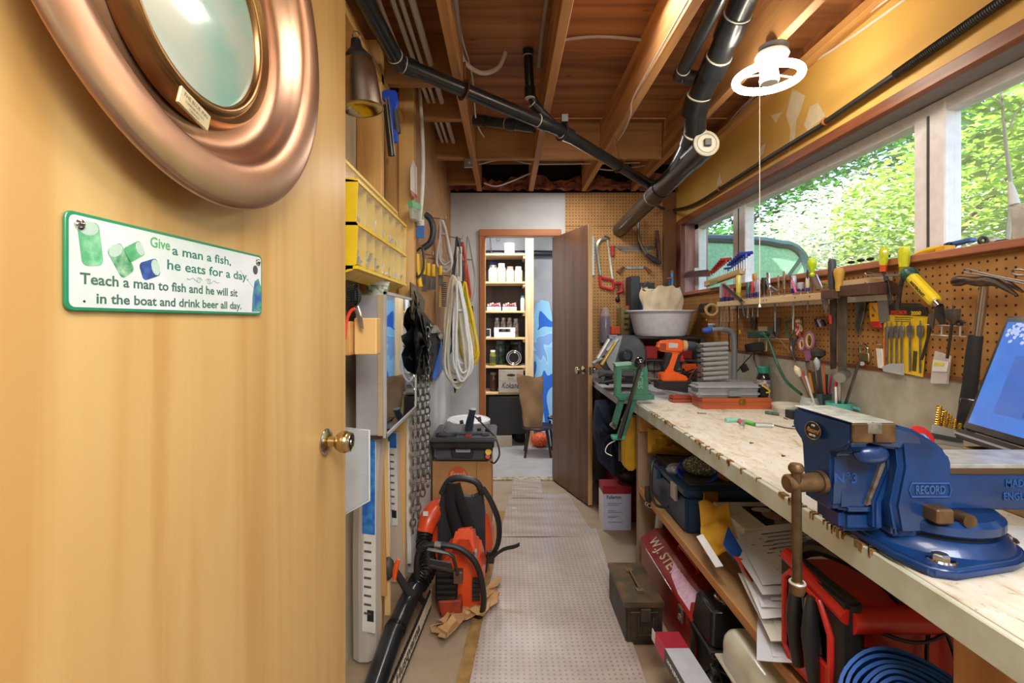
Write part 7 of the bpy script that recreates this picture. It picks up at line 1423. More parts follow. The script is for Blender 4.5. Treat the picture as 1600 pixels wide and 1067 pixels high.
driver('screwdriver', 'clear-handled screwdriver with a dark top right of the chrome tubes', 1240, 430, 458, .012, mat('b4b4c2', .2, coat=.5), capc=DBL, shaft=.11, sr=.003); driver('screwdriver', 'stubby round clear-handled screwdriver in the rack', 1251, 441, 455, .014, mat('a9a9b8', .15, coat=.5), capc=DBL, shaft=.05); driver('screwdriver', 'slim clear-handled screwdriver beside the lime green one', 1262, 433, 455, .008, mat('c9c4b0', .2, coat=.5), capc=DBL, shaft=.08)
t = driver('screwdriver', 'lime green and black screwdriver standing tallest above the rack', 1269, 393, 432, .018, mat('b3d21c', .35, coat=.3), x=1.30, shaft=.09, sr=.004, prof=[(0, 0), (.009, .0), (.012, .008), (.007, .016), (.010, .03), (.017, .05), (.0175, .065), (.013, .078), (0, .083)]); dd_ = cx_(1269, 1.30); t.part('black_grip', B().prism([(1.282, dd_+.006*math.cos(a), 1.49+.02*math.sin(a)) for a in [k*PI/8 for k in range(16)]], (-.003, 0, 0)), mat('2c4a2a', .6))
driver('file', 'dark-handled file standing in the right end of the rack', 1300, 404, 455, .014, mat('3c3f44', .5), x=1.275, shaft=0, cat='file'); driver('file', 'ochre wooden-handled rasp at the right end of the rack', 1311, 400, 455, .019, mat('c79a3a', .5, c2='b4832c', ns=12), x=1.275, shaft=0, cat='file', prof=[(0, 0), (.012, 0), (.013, .015), (.0125, .035), (.018, .065), (.0185, .078), (.014, .088), (0, .092)], capc=None)
for i, (xa, xb, yb_, c_) in enumerate(((1296, 1305, 576, '3a2f2a'), (1308, 1321, 582, '6a6458'))):
    d_ = cx_((xa+xb)/2, 1.30); t = T('rasp', ['dark file blade hanging below the rack', 'rusty grey rasp blade hanging below the rack, right of the dark one'][i], 'file', (1.29, d_, wz(yb_, d_)), 'file blades hanging below the rack')
    t.part('blade', B().prism([PX(x, y, 1.30) for x, y in ((xa, 458), (xb, 457), (xb-1, yb_), (xa+1, yb_+1))], (.008, 0, 0)), mat(c_, .5, .6, c2='57504a', ns=20), bev=.001)
# slanted driver, shears, pen
t = T('hex_driver', 'black slanted driver hanging across the rack front', 'tool', PX(1160, 470, 1.235)); t.part('handle', B().tube([PX(1131, 446, 1.27), PX(1158, 470, 1.235)], .009, 8), mat('23303a', .4)); t.part('shaft', B().tube([PX(1156, 467, 1.235), PX(1160, 478, 1.235), PX(1163, 495, 1.235)], .005, 8), BLK); t.part('steel_tip', B().tube([PX(1128, 444, 1.275), PX(1133, 448, 1.27)], .006, 8), STEEL)
t = T('pink_pen', 'magenta pen leaning on a clear screwdriver handle', 'pen', PX(1243, 458, 1.26)); t.part('pen_body', B().tube([PX(1237, 438, 1.265), PX(1244, 458, 1.262)], .005, 8), mat('c2467a', .4)); t.part('pen_cap', B().tube([PX(1234, 430, 1.266), PX(1237, 439, 1.265)], .003, 8), BLK)
t = T('pliers', 'dark steel pliers leaning in the rack between the chrome tools', 'pliers', PX(1210, 455, 1.28)); t.part('plier_handle', B().tube([PX(1197, 437, 1.28), PX(1206, 448, 1.275), PX(1216, 455, 1.27)], .004, 6, sm=3).tube([PX(1198, 441, 1.28), PX(1203, 452, 1.275), PX(1208, 457, 1.27)], .004, 6, sm=3), DST)
t = T('folding_knife', 'brown and steel folding tool leaning right of the lime screwdriver', 'knife', PX(1278, 452, 1.29)); t.part('scale', B().bar(PX(1270, 433, 1.29), PX(1278, 453, 1.29), .014, .012), mat('6e5a48', .5)); t.part('blade', B().bar(PX(1275, 430, 1.30), PX(1284, 450, 1.30), .004, .010), CHR)
solo('marker_roll', 'orange and green reel lying in the rack', 'reel', B().cyl(PX(1282, 443, 1.33), PX(1294, 441, 1.33), .010, n=14), mat('e0602a', .4, c2='4fc06a', ns=30, lo=.48, hi=.5))
# hex key sets on the window corner
t = T('hex_key_block', 'pine block holding the red and blue T-handled hex keys', 'tool block', PX(1135, 445, 1.36)); HX = 1.345
t.part('block', B().prism([PX(1108, 440, HX), PX(1165, 420, HX), PX(1165, 428, HX), PX(1108, 448, HX)], (-.035, 0, 0)), wood('a98a5a', 'c7a878', 'y', 20), bev=.002)
t.part('block_label', B().prism([PX(1109, 441, HX-.036), PX(1121, 437, HX-.036), PX(1121, 443, HX-.036), PX(1109, 447, HX-.036)], (-.001, 0, 0)), mat('8a8f68', .6))
def tkey(label, px, yh, ys, c, s, grp):
    p = PX(px, yh, HX-.018); d = p.y; q_ = V((HX-.018, d, wz(ys, d))); t = T('hex_key', label, 'hex key', q_, grp)
    t.part('handle', B().tube([p+V((-.030*s, .004, -.003)), p+V((.028*s, -.004, .003))], .0062*s, 8, flat=1.2).tube([p, p+V((0, 0, -.022*s))], .006*s, 8), c); t.part('shaft', B().cyl(p, q_, .0022*s, n=6), mat('d5d7da', .3, .7))
ordn = ['first and lowest', 'second', 'third', 'fourth', 'fifth', 'sixth', 'seventh', 'eighth']
for i in range(8): tkey('red T-handled hex key, %s counting from the far end' % ordn[i], 1112+3.2*i, 426-3.0*i, 442-1.4*i, mat('b3221c', .4, coat=.2), .75+.05*i, 'red T-handled hex keys')
for i in range(7): tkey('blue T-handled hex key, %s counting from the red ones' % ordn[i], 1144+3.6*i, 413-2.9*i, 430-1.3*i, mat('1c3aa6', .4, coat=.2), .95+.05*i, 'blue T-handled hex keys')
tkey('short blue hex key standing lower between the red and blue sets', 1138, 419, 436, mat('1c3aa6', .4, coat=.2), .8, 'blue T-handled hex keys')
# rods hanging under the rack
for i, (px, yb, c_, lb) in enumerate(((1126, 517, '9a9c9e', 'thin steel rod hanging furthest left below the rack'), (1131, 514, '8f8f8f', 'second thin steel rod below the rack'), (1139, 545, '3a3028', 'long dark rod below the left of the rack'), (1152, 545, '4a2e22', 'long brown rod right of the dark rod below the rack'), (1168, 497, 'a9abad', 'short steel rod below the rack, left of the pliers'), (1184, 494, 'a9abad', 'short steel rod below the rack, right of the pliers'), (1211, 518, '8f9294', 'steel rod above the key ring'), (1239, 515, 'b9bbbd', 'bright steel rod beside the red-handled cutter'), (1262, 482, 'b9bbbd', 'short bright rod below the lime screwdriver'))):
    d_ = cx_(px, 1.30); solo('hanging_rod', lb, 'rod', B().cyl((1.30, d_, 1.376), (1.30, d_, wz(yb, d_)), .0038, n=8), mat(c_, .35, .7), 'rods hanging below the rack')
XP = XW-.012
t = T('pliers', 'steel pliers hanging below the rack above the wall outlet', 'pliers', PX(1175, 515, XP)); t.part('jaws', B().prism([PX(x, y, XP) for x, y in ((1172, 497), (1180, 497), (1179, 515), (1173, 515))], (.008, 0, 0)), DST, bev=.001); t.part('plier_handle', B().tube([PX(1172, 500, XP), PX(1171, 485, XP)], .004, 6).tube([PX(1179, 500, XP), PX(1181, 485, XP)], .004, 6), STEEL)
t = T('key_ring', 'ring of small steel keys hanging on the pegboard', 'key ring', PX(1214, 520, XP)); t.part('ring', B().ring(PX(1214, 495, XP), .014, .002, (1, 0, 0), 16, 5), STEEL)
for i in range(5): t.part('key', B().bar(PX(1210+2*i, 497, XP), PX(1209+2.4*i, 522+3*(i % 3), XP), .010, .003), STEEL)
t = T('wire_loop', 'thin tan wire loop hanging right of the keys', 'wire', PX(1225, 510, XP)); t.part('wire', B().ring(PX(1222, 507, XP+.004), .035, .0015, (1, 0, 0), 26, 5, sx=1).tube([PX(1218, 530, XP), PX(1230, 545, XP), PX(1240, 558, XP)], .0015, 5, sm=3), mat('a9885a', .5))
t = T('carabiner', 'dark green locking clip hanging on the pegboard', 'clip', PX(1232, 518, XP)); t.part('clip_body', B().tube([PX(x, y, XP) for x, y in ((1228, 503), (1237, 500), (1240, 508), (1236, 525), (1229, 524))], .005, 8, closed=True), mat('1f5a38', .4)); t.part('gate', B().tube([PX(1241, 510, XP), PX(1235, 527, XP)], .004, 8), CHR)
t = T('pocket_cutter', 'red and white handled cutter hanging beside the dark green clip', 'cutter', PX(1246, 518, XP)); t.part('handle', B().prism([PX(x, y, XP) for x, y in ((1242, 500), (1249, 496), (1251, 515), (1248, 526), (1242, 522))], (.012, 0, 0)), mat('c8321f', .4, c2='e6e0da', ns=70, lo=.48, hi=.52), bev=.003); t.part('green_edge', B().tube([PX(1250, 498, XP), PX(1252, 515, XP)], .002, 6), mat('5fae3a', .4))
t = T('locking_pliers', 'chrome locking pliers hanging below the green clip', 'pliers', PX(1240, 560, XP))
t.part('plier_handle', B().tube([PX(x, y, XP) for x, y in ((1246, 527), (1240, 535), (1238, 548), (1242, 562))], [.006, .008, .007, .006], 8, sm=3), mat('77797a', .3, .9)); t.part('jaw', B().tube([PX(x, y, XP-.006) for x, y in ((1236, 528), (1236, 545), (1241, 560), (1243, 566))], [.005, .006, .005, .003], 8, sm=3), mat('5d5e5e', .35, .9))
t = T('scissors', 'scissors with purple and yellow handles hanging point down', 'scissors', PX(1262, 568, XP-.01)); XS = XP-.01
for s_, (x0_, y0_, w_) in enumerate(((1253, 538, 6), (1265, 534, 8))):
    ring_ = [PX(x0_+w_*math.cos(a)*.8, y0_+(9 if s_ == 0 else 13)*math.sin(a)-2*s_, XS) for a in [k*PI/8 for k in range(16)]]
    h_ = t.part('handle', B().tube(ring_, .0065, 8, closed=True), mat('9a5f86', .45), ang=60); t.part('yellow_liner', B().tube([PX(x0_+(w_-2.2)*math.cos(a)*.8, y0_+(6.5 if s_ == 0 else 10)*math.sin(a)-2*s_, XS-.003) for a in [k*PI/8 for k in range(16)]], .004, 8, closed=True), mat('d9c27a', .5), h_)
t.part('shank', B().prism([PX(x, y, XS) for x, y in ((1256, 547), (1270, 547), (1264, 566), (1259, 566))], (.006, 0, 0)), mat('9a5f86', .45), bev=.001); t.part('blade', B().prism([PX(x, y, XS) for x, y in ((1258, 564), (1265, 564), (1262, 590))], (.003, 0, 0)), STEEL)
t = T('spring_clips', 'dark blue and silver clips hanging on the pegboard', 'clips', PX(1283, 505, XP)); 
for i in range(3): t.part('clip', B().bar(PX(1274+5*i, 498+1*i, XP-.004*i), PX(1279+5*i, 511-1*i, XP-.004*i), .014, .012), mat('2f3a5c' if i % 2 == 0 else 'b9c0c8', .35, .4), bev=.002)
solo('red_tool_tip', 'small red plastic tip left of the hanging file blades', 'tool', B().bar(PX(1297, 492, 1.285), PX(1298, 506, 1.285), .008, .006), RED, bev=.001)
solo('pointed_scraper', 'pointed pale blade hanging under the rack end', 'blade', B().prism([PX(x, y, 1.27) for x, y in ((1283, 468), (1293, 466), (1293, 478), (1290, 491), (1287, 482))], (.004, 0, 0)), mat('7f7a72', .4, .7), bev=.0006)
solo('peg_hook', 'small wire hook on the pegboard right of the scissors', 'hook', B().tube([PX(1272, 529, XP), PX(1279, 531, XP-.01), PX(1276, 540, XP-.01)], .002, 6), STEEL); solo('peg_rod', 'thin level wire peg right of the plugged adapters', 'hook', B().tube([PX(1197, 528, XP-.01), PX(1232, 530, XP)], .002, 6), mat('b9b2a0', .4, .5))
# outlet and adapters
t = T('wall_outlet', 'cream wall outlet plate on the pegboard above the bench', 'outlet', PX(1190, 530, XW)); t.part('cover_plate', B().prism([PX(x, y, XW-.004) for x, y in ((1184, 510), (1198, 510), (1197, 549), (1186, 548))], (.006, 0, 0)), mat('ddd2a8', .5), bev=.001); t.part('grey_plate', B().prism([PX(x, y, XW-.003) for x, y in ((1199, 511), (1213, 513), (1213, 527), (1199, 527))], (.005, 0, 0)), mat('6f7378', .5))
t = T('green_plug', 'dark green grounded plug with a long green cord down to the jar', 'plug', PX(1175, 527, 1.32)); t.part('plug_body', B().prism([PX(x, y, 1.31) for x, y in ((1167, 518), (1190, 517), (1196, 522), (1192, 528), (1167, 528))], (.03, 0, 0)), mat('24483c', .45), bev=.004)
t.part('plug_cord', B().tube([PX(1188, 521, 1.31), PX(1198, 527, 1.30), PX(1206, 545, 1.30), PX(1216, 572, 1.30), PX(1230, 597, 1.29), PX(1252, 616, 1.27)], .0065, 8, sm=6), mat('1f5240', .45))
t = T('power_adapter', 'black power adapter with a thin cord below the green plug', 'adapter', PX(1175, 545, 1.31)); t.part('adapter_body', B().prism([PX(x, y, 1.305) for x, y in ((1162, 538), (1184, 534), (1186, 548), (1164, 551))], (.035, 0, 0)), BLK, bev=.005, seg=2)
t.part('adapter_cord', B().tube([PX(1176, 550, 1.31), PX(1173, 556, 1.30), PX(1160, 570, 1.29), PX(1146, 588, 1.27), PX(1143, 597, 1.26)], .003, 6, sm=5).tube([PX(1180, 550, 1.31), PX(1178, 560, 1.32), PX(1184, 576, 1.33), PX(1192, 585, 1.33)], .003, 6, sm=5), BLK); t.part('black_clip', B().prism([PX(x, y, 1.285) for x, y in ((1155, 573), (1163, 568), (1168, 578), (1160, 582))], (.01, 0, 0)), BLK)
# wire and tape rings at the left end
for i, (x, y, r_, c_, lb) in enumerate(((1098, 481, .030, '35281f', 'dark coil of wire hanging on the pegboard left of the rack'),)): 
    bb = B(); [bb.ring(PX(x+k*1.5, y, XP-.012-.004*k), r_, .003, (1, .7, 0), 22, 5) for k in range(6)]; t = T('wire_coil', lb, 'wire coil', PX(x, y+12, XP)); t.part('wire', bb, mat(c_, .6), kind='stuff')
solo('tape_ring', 'pale wooden ring hanging at the left end of the rack', 'ring', B().ring(PX(1112, 484, XP-.03), .034, .007, (.5, 1, 0), 28, 8, flat=1.5), mat('cdb07a', .5))
t = T('cup_with_wire', 'small white and blue cup with copper wires behind the blue-ended handle', 'cup', PX(1110, 512, 1.34)); t.part('cup_body', B().lathe([(.018, 0), (.022, .04), (.020, .04)], PX(1112, 515, 1.33), (0, 0, 1), 16), mat('d5dbe4', .4)); t.part('blue_band', B().lathe([(.0225, .01), (.0228, .03)], PX(1112, 515, 1.33), (0, 0, 1), 16), mat('5f88b8', .4)); t.part('copper_wire', B().tube([PX(1096, 505, 1.32), PX(1104, 497, 1.3), PX(1100, 510, 1.3), PX(1095, 500, 1.31)], .0015, 5, sm=3), COPP)
t = T('yellow_tab', 'small yellow key tag hanging on the pegboard', 'tag', PX(1156, 520, XP)); t.part('tag_body', B().ball(PX(1156, 519, XP), .012, 10, (.4, .8, 1.2)), YEL)
t = T('dust_pan', 'pale metal scoop on the sill corner left of the hex keys', 'scoop', PX(1085, 430, 1.40)); t.part('scoop', B().hexa([PX(1068, 428, 1.40), PX(1110, 428, 1.37), PX(1110, 432, 1.37), PX(1070, 434, 1.40)], [PX(1075, 424, 1.42), PX(1106, 421, 1.42), PX(1108, 423, 1.40), PX(1076, 426, 1.42)]), mat('8d7f84', .35, .7), bev=.001)

# ---- nearer part of the pegboard
t = T('scraper', 'grey pointed steel blade hanging beside the rack', 'blade', PX(1345, 480, XP)); t.part('blade', B().prism([PX(x, y, XP) for x, y in ((1340, 455), (1350, 452), (1352, 475), (1347, 500), (1342, 521), (1335, 512), (1338, 480))], (.006, 0, 0)), mat('83857f', .35, .8, c2='62645f', ns=20), bev=.001); t.part('hook', B().tube([PX(1333, 450, XP), PX(1348, 451, XP-.01), PX(1352, 441, XP-.01)], .002, 6), STEEL)
BW = XR-.045
t = T('wire_rack', 'long looped steel wire rack holding two yellow-handled chisels', 'hook rack', PX(1390, 428, XW)); t.part('wire', B().tube([PX(x, y, BW) for x, y in ((1425, 431), (1354, 430), (1352, 426), (1356, 424), (1364, 428), (1425, 429))], .0025, 6), STEEL)
YC = mat('d6d62c', .15, coat=.6, c2='b9bd20', ns=20)
def chisel(label, px, yt, yb, xb, tipy, r, col2):
    a, b2 = PX(px, yb, BW), PX(px-(-1), yt, BW); ax = b2-a; L = ax.length; t = T('chisel', label, 'chisel', PX(xb, tipy, BW), 'yellow-handled chisels in the wire rack')
    t.part('handle', B().lathe([(0, 0), (r*.8, 0), (r*.8, L*.2), (r*1.0, L*.45), (r*1.05, L*.75), (r*.95, L*.95), (r*.8, L), (0, L)], a, ax, 8), YC, ang=20); t.part('coloured_collar', B().lathe([(r*.83, -.001), (r*.84, L*.22), (r*.9, L*.26)], a, ax, 8), col2); c2_ = PX((px+xb)/2, (yb+tipy)/2-10, BW)
    t.part('shank', B().tube([a, c2_], [.005, .008], 8), DST); t.part('blade', B().bar(c2_, PX(xb, tipy, BW), .016, .005, (1, 0, 0)), mat('55534f', .35, .9, c2='6f6d68', ns=30), bev=.0006); return t
chisel('left yellow translucent-handled chisel with an orange collar', 1380, 387, 424, 1392, 475, .0135, mat('d8582a', .25, coat=.5)); chisel('right yellow translucent-handled chisel, the taller one', 1412, 385, 428, 1402, 485, .016, mat('8f8a1c', .25, coat=.5))
a, b2 = PX(1462, 472, BW-.03), PX(1424, 432, BW-.02); ax = (b2-a)
t = T('nail_puller', 'chunky yellow handle with a green end tilted across the pegboard', 'screwdriver', a); L = ax.length
t.part('handle', B().lathe([(0, 0), (.015, 0), (.019, .008), (.0185, L*.9), (.018, L), (0, L)], a, ax, 10), mat('dcc21e', .35, coat=.3), ang=20); t.part('green_end', B().lathe([(.018, L*.94), (.022, L*.98), (.023, L*1.12), (.018, L*1.22), (0, L*1.24)], a, ax, 14), mat('1f4a3c', .4)); t.part('steel_neck', B().lathe([(.010, -.02), (.012, 0)], a, ax, 12), CHR); t.part('black_shank', B().tube([a-ax.normalized()*.018, PX(1468, 492, BW-.02), PX(1474, 506, BW-.015)], [.011, .013, .006], 10, sm=2), BLK)
Mh_ = frame(a.lerp(b2, .5)+V((-.0215, 0, 0)), -ax, (0, -.6, .6) if False else V((0, -1, 1))); t.text('MASTERCRAFT', frame(a.lerp(b2, .5)+V((-.0192, 0, 0)), -ax, ax.cross(V((1, 0, 0)))*-1), .013, mat('3a3414', .5), bold=.0003, fit=.075)
# spade bit pack
PK = XW-.016
t = T('spade_bit_pack', 'yellow carded pack of six spade bits hanging on the pegboard', 'drill bit pack', PX(1416, 590, PK)); t.part('card', B().prism([PX(x, y, PK+.006) for x, y in ((1381, 489), (1449, 492), (1441, 589), (1380, 576))], (.003, 0, 0)), mat('e3bd22', .45)); hd = t.part('header', B().prism([PX(x, y, PK+.004) for x, y in ((1378, 478), (1448, 480), (1450, 494), (1381, 491))], (.004, 0, 0)), mat('2a2620', .5), label='black header strip')
t.part('hang_tab', B().prism([PX(x, y, PK+.005) for x, y in ((1378, 480), (1390, 473), (1436, 474), (1447, 482))], (.003, 0, 0)), mat('3a352c', .4))
c_ = PX(1412, 489, PK+.0025); t.text('SPEEDBOR', frame(PX(1404, 488.5, PK+.003), (0, -1, 0), (0, 0, 1)), .017, mat('e0452a', .4), hd, bold=.0005, fit=.070); t.text('2000', frame(PX(1431, 489.5, PK+.003), (0, -1, 0), (0, 0, 1)), .017, mat('e6c52e', .4), hd, bold=.0005, fit=.04)
for i in range(3): t.part('printed_line', B().prism([PX(1398, 495+3*i, PK+.0055), PX(1426-3*i, 496+3*i, PK+.0055), PX(1426-3*i, 497+3*i, PK+.0055), PX(1398, 496.3+3*i, PK+.0055)], (.0004, 0, 0)), mat('4a3f18', .6))
for i, x in enumerate((1385, 1392, 1400, 1408, 1421, 1437)):
    w_ = (2.5, 3.2, 3.2, 3.8, 5.2, 5.2)[i]; y0_ = 508-i*.3; bt = t.part('spade_bit', B().prism([PX(px, py, PK-.001) for px, py in ((x-w_, y0_+3), (x-w_*.2, y0_+1), (x, y0_-6), (x+w_*.2, y0_+1), (x+w_, y0_+3), (x+w_, y0_+17), (x+1.2, y0_+22), (x+1, 572+i*2.2), (x-1.4, 572+i*2.2), (x-1.4, y0_+22), (x-w_, y0_+17))], (.0035, 0, 0)), mat('8f8d88', .35, .8, c2='6f6d68', ns=30), bev=.0004)
t.part('side_lettering_strip', B().prism([PX(x, y, PK+.002) for x, y in ((1381.5, 512), (1384, 512), (1384, 574), (1381.5, 573))], (.001, 0, 0)), mat('c8401f', .5)); t.part('plastic_foot', B().prism([PX(x, y, PK-.004) for x, y in ((1378, 573), (1390, 568), (1410, 568), (1409, 586), (1380, 580))], (.008, 0, 0)), glassy('b9bfc2', .2, .7)); t.part('barcode', B().prism([PX(x, y, PK+.0045) for x, y in ((1427, 548), (1433, 549), (1431, 580), (1425, 579))], (.001, 0, 0)), mat('4a3f10', .6))
# yellow and black blade pack
t = T('blade_pack', 'small yellow and black blister pack left of the spade bit pack', 'blister pack', PX(1368, 510, PK)); t.part('yellow_card', B().prism([PX(x, y, PK) for x, y in ((1357, 466), (1370, 466), (1373, 505), (1360, 504))], (.006, 0, 0)), mat('e8a81c', .45)); t.part('black_top', B().prism([PX(x, y, PK-.001) for x, y in ((1357, 466), (1369, 466), (1370, 473), (1357.5, 473))], (.006, 0, 0)), BLK); t.text('DEWALT', frame(PX(1363.5, 469.7, PK-.0014), (0, -1, 0), (0, 0, 1)), .009, mat('e8b81c', .4), fit=.022)
t.part('red_base', B().prism([PX(x, y, PK-.001) for x, y in ((1360, 502), (1373, 502), (1377, 512), (1362, 511))], (.008, 0, 0)), RED, bev=.001); t.text('25', frame(PX(1364, 493, PK-.0006), (0, -1, 0), (0, 0, 1)), .013, BLK, bold=.0004); t.part('blade_picture', B().bar(PX(1363, 479, PK-.0008), PX(1368, 487, PK-.0008), .005, .001), mat('3a66a8', .4)); t.part('clear_body', B().prism([PX(x, y, PK) for x, y in ((1369, 466), (1386, 463), (1388, 500), (1375, 506))], (.006, 0, 0)), mat('8f8c88', .35, .4)); t.part('black_hanger', B().prism([PX(x, y, PK-.001) for x, y in ((1360, 453), (1384, 450), (1386, 459), (1361, 462))], (.006, 0, 0)), BLK)
# padlock, small bits
t = T('padlock', 'brass padlock hanging open on the pegboard', 'padlock', PX(1349, 564, XP)); t.part('lock_body', B().prism([PX(x, y, XP) for x, y in ((1341, 550), (1357, 552), (1357, 565), (1341, 563))], (.012, 0, 0)), mat('a89a6a', .35, .8), bev=.002); t.part('shackle', B().tube([PX(x, y, XP+.004) for x, y in ((1343.5, 551), (1343.5, 542), (1349, 537), (1355, 542), (1355, 552))], .0035, 8, sm=3), CHR); t.part('key_cylinder', B().cyl(PX(1347, 568, XP-.004), PX(1347, 568, XP+.004), .008, n=12), STEEL)
t = T('plastic_clip', 'white plastic clip on a wire peg left of the spade bit pack', 'clip', PX(1373, 575, XP)); t.part('clip_body', B().prism([PX(x, y, XP) for x, y in ((1368, 544), (1378, 545), (1380, 576), (1371, 575))], (.008, 0, 0)), mat('dcdad2', .4), bev=.002); t.part('wire_peg', B().tube([PX(1369, 533, XP+.01), PX(1370, 538, XP-.01), PX(1378, 538, XP)], .002, 6), STEEL)
t = T('wire_peg_rack', 'white wire peg rack holding two spade bits', 'hook rack', PX(1480, 515, XP))
for y in (507, 523): t.part('wire', B().tube([PX(1448+3*(y > 510), y, XP-.012), PX(1510, y+3, XP-.012)], .0018, 6), mat('cfccc6', .35, .7))
for x in (1472, 1501): t.part('tee', B().tube([PX(x, 510, XP-.014), PX(x-1, 525, XP-.014)], .003, 6), mat('cfccc6', .35, .7))
for i, (x, yt, w_, yb, xe) in enumerate(((1455, 490, 5, 562, 1440), (1488, 482, 12, 560, 1480))):
    t = T('spade_bit', ['narrow dark spade bit leaning through the wire peg rack', 'wide rusty spade bit standing in the wire peg rack'][i], 'drill bit', PX(xe, yb, XP-.02), 'loose spade bits'); t.part('shank', B().cyl(PX(x, yt+20, XP-.02), PX(xe, yb, XP-.02), .004, n=8), mat('4a3f36', .5, .7)); t.part('spade', B().prism([PX(px, py, XP-.022) for px, py in ((x-w_, yt), (x-1, yt+1), (x, yt-6), (x+1, yt+1), (x+w_, yt), (x+w_-1, yt+14), (x+2, yt+24), (x-2, yt+24), (x-w_+1, yt+14))], (.004, 0, 0)), mat('7a6f62', .5, .6, c2='5a4c40', ns=30), bev=.0005)
solo('screw_cluster', 'cluster of dark hooks on the wire peg rack', 'hooks', B().tube([PX(1492, 505, XP), PX(1500, 500, XP-.02), (PX(1508, 504, XP-.03))], .003, 6).tube([PX(1495, 508, XP), PX(1504, 505, XP-.02)], .003, 6).ball(PX(1500, 506, XP-.01), .008, 8), DST)
t = T('blister_card', 'clear blister card with a pale label hanging on the pegboard', 'blister card', PX(1465, 600, PK)); t.part('blister', B().prism([PX(x, y, PK) for x, y in ((1460, 548), (1484, 556), (1479, 600), (1453, 599), (1455, 570))], (.008, 0, 0)), glassy('e2dcd6', .15, .5), bev=.002); t.part('paper_label', B().prism([PX(x, y, PK-.002) for x, y in ((1458, 562), (1482, 565), (1479, 581), (1456, 580))], (.002, 0, 0)), mat('d9d8d2', .5)); t.part('yellow_stripe', B().prism([PX(x, y, PK-.003) for x, y in ((1460, 566), (1475, 568), (1474, 572), (1459, 571))], (.001, 0, 0)), mat('d8c43a', .5))
# hammer
XH = XR-.055; t = T('claw_hammer', 'steel claw hammer with a black rubber grip hanging at the right of the pegboard', 'hammer', PX(1520, 615, XH))
t.part('steel_shaft', B().tube([PX(1538, 447, XH), PX(1533, 485, XH), PX(1527, 527, XH)], [.010, .011, .0105], 12), mat('b3aa9c', .22, .95)); t.part('rubber_grip', B().tube([PX(1525, 524, XH), PX(1520, 560, XH), PX(1516, 600, XH-.0), (PX(1511, 632, XH))], [.016, .0175, .0175, .019], 14, sm=3), mat('1d1c1c', .75, bmp=.7, bs=90))
t.part('hammer_head', B().tube([PX(1492, 440, XH-.01), PX(1500, 439, XH-.01), PX(1512, 438, XH-.01), PX(1528, 440, XH-.01), PX(1546, 438, XH-.01)], [.014, .0155, .011, .014, .016], 14, sm=2), mat('4b4038', .4, .85, c2='6b5a4a', ns=30)); t.part('claw', B().tube([PX(1542, 438, XH-.014), PX(1558, 442, XH-.014), PX(1572, 450, XH-.02), PX(1590, 462, XH-.03)], [.014, .011, .008, .003], 8, sm=3).tube([PX(1544, 436, XH), PX(1562, 438, XH+.004), PX(1580, 445, XH+.004), PX(1598, 456, XH)], [.014, .010, .007, .003], 8, sm=3), mat('5a4f45', .35, .85))
t = T('hammer_hook', 'looped steel wire hook holding the claw hammer', 'hook', PX(1540, 430, XW)); t.part('wire', B().tube([PX(x, y, XH-.022) for x, y in ((1612, 446), (1550, 432), (1520, 428), (1508, 425), (1507, 421), (1515, 421), (1550, 430), (1612, 442))], .0028, 6, sm=2), mat('6f6c68', .35, .9))
t = T('wire_hook', 'second looped wire hook at the right edge of the pegboard', 'hook', PX(1590, 426, XW)); t.part('wire', B().tube([PX(x, y, XH-.015) for x, y in ((1612, 430), (1592, 430), (1583, 427), (1583, 422), (1592, 421), (1612, 424))], .0028, 6, sm=2), mat('6f6c68', .35, .9))
# things on the sill
t = T('utility_knife', 'yellow and blue snap-off knife lying on the window sill', 'knife', PX(1450, 390, 1.40)); t.part('yellow_body', B().tube([PX(1430, 398, 1.40), PX(1450, 391, 1.40), PX(1470, 387, 1.40)], [.006, .010, .009], 8), YEL); t.part('slider', B().box((1.385, PX(1484, 385, 1.4).y, 1.512), (1.42, PX(1468, 385, 1.4).y, 1.53)), mat('e0a81c', .4), bev=.002)
t = T('blue_box_cutter', 'blue plastic cutter with a black end lying on the window sill', 'knife', PX(1500, 380, 1.42)); t.part('blue_body', B().bar(PX(1478, 384, 1.44), PX(1522, 374, 1.44), .022, .014), mat('3a66a0', .4), bev=.003); t.part('black_end', B().bar(PX(1483, 384, 1.43), PX(1489, 382, 1.43), .026, .018), BLK, bev=.002)
solo('tape_roll', 'small dark roll standing on the window sill', 'roll', B().ring(PX(1536, 376, 1.42)+V((0, 0, .0)), .009, .005, (.3, 1, 0), 16, 8), mat('2b2622', .5)); solo('white_token', 'small white lid lying behind the dark roll on the sill', 'lid', B().cyl(PX(1552, 378, 1.45), PX(1552, 378, 1.45)+V((0, 0, .008)), .016, n=16), WHT); solo('dark_rag', 'dark scrap lying on the sill near the bagged tube', 'scrap', B().ball(PX(1566, 377, 1.43), .014, 10, (1.2, 1.6, .4)), mat('2f2a26', .8))
t = T('bagged_tube', 'wrinkled clear bag with a white nozzle standing on the sill at the right edge', 'bag', PX(1585, 385, 1.40)); t.part('bag_film', B().prism([PX(x, y, 1.395) for x, y in ((1573, 322), (1590, 317), (1612, 322), (1612, 386), (1578, 389), (1576, 350))], (.03, 0, 0)), mat('a8a79c', .25, c2='c9c7bf', ns=22, bmp=1, bs=35), bev=.008, seg=2); t.part('nozzle', B().tube([PX(1585, 320, 1.41), PX(1581, 298, 1.41), PX(1578, 285, 1.41)], [.013, .009, .005], 12), mat('c9cdc8', .3)); t.part('red_seal', B().cyl(PX(1593, 382, 1.388), PX(1593, 382, 1.396), .012, n=14), mat('c9405a', .5))
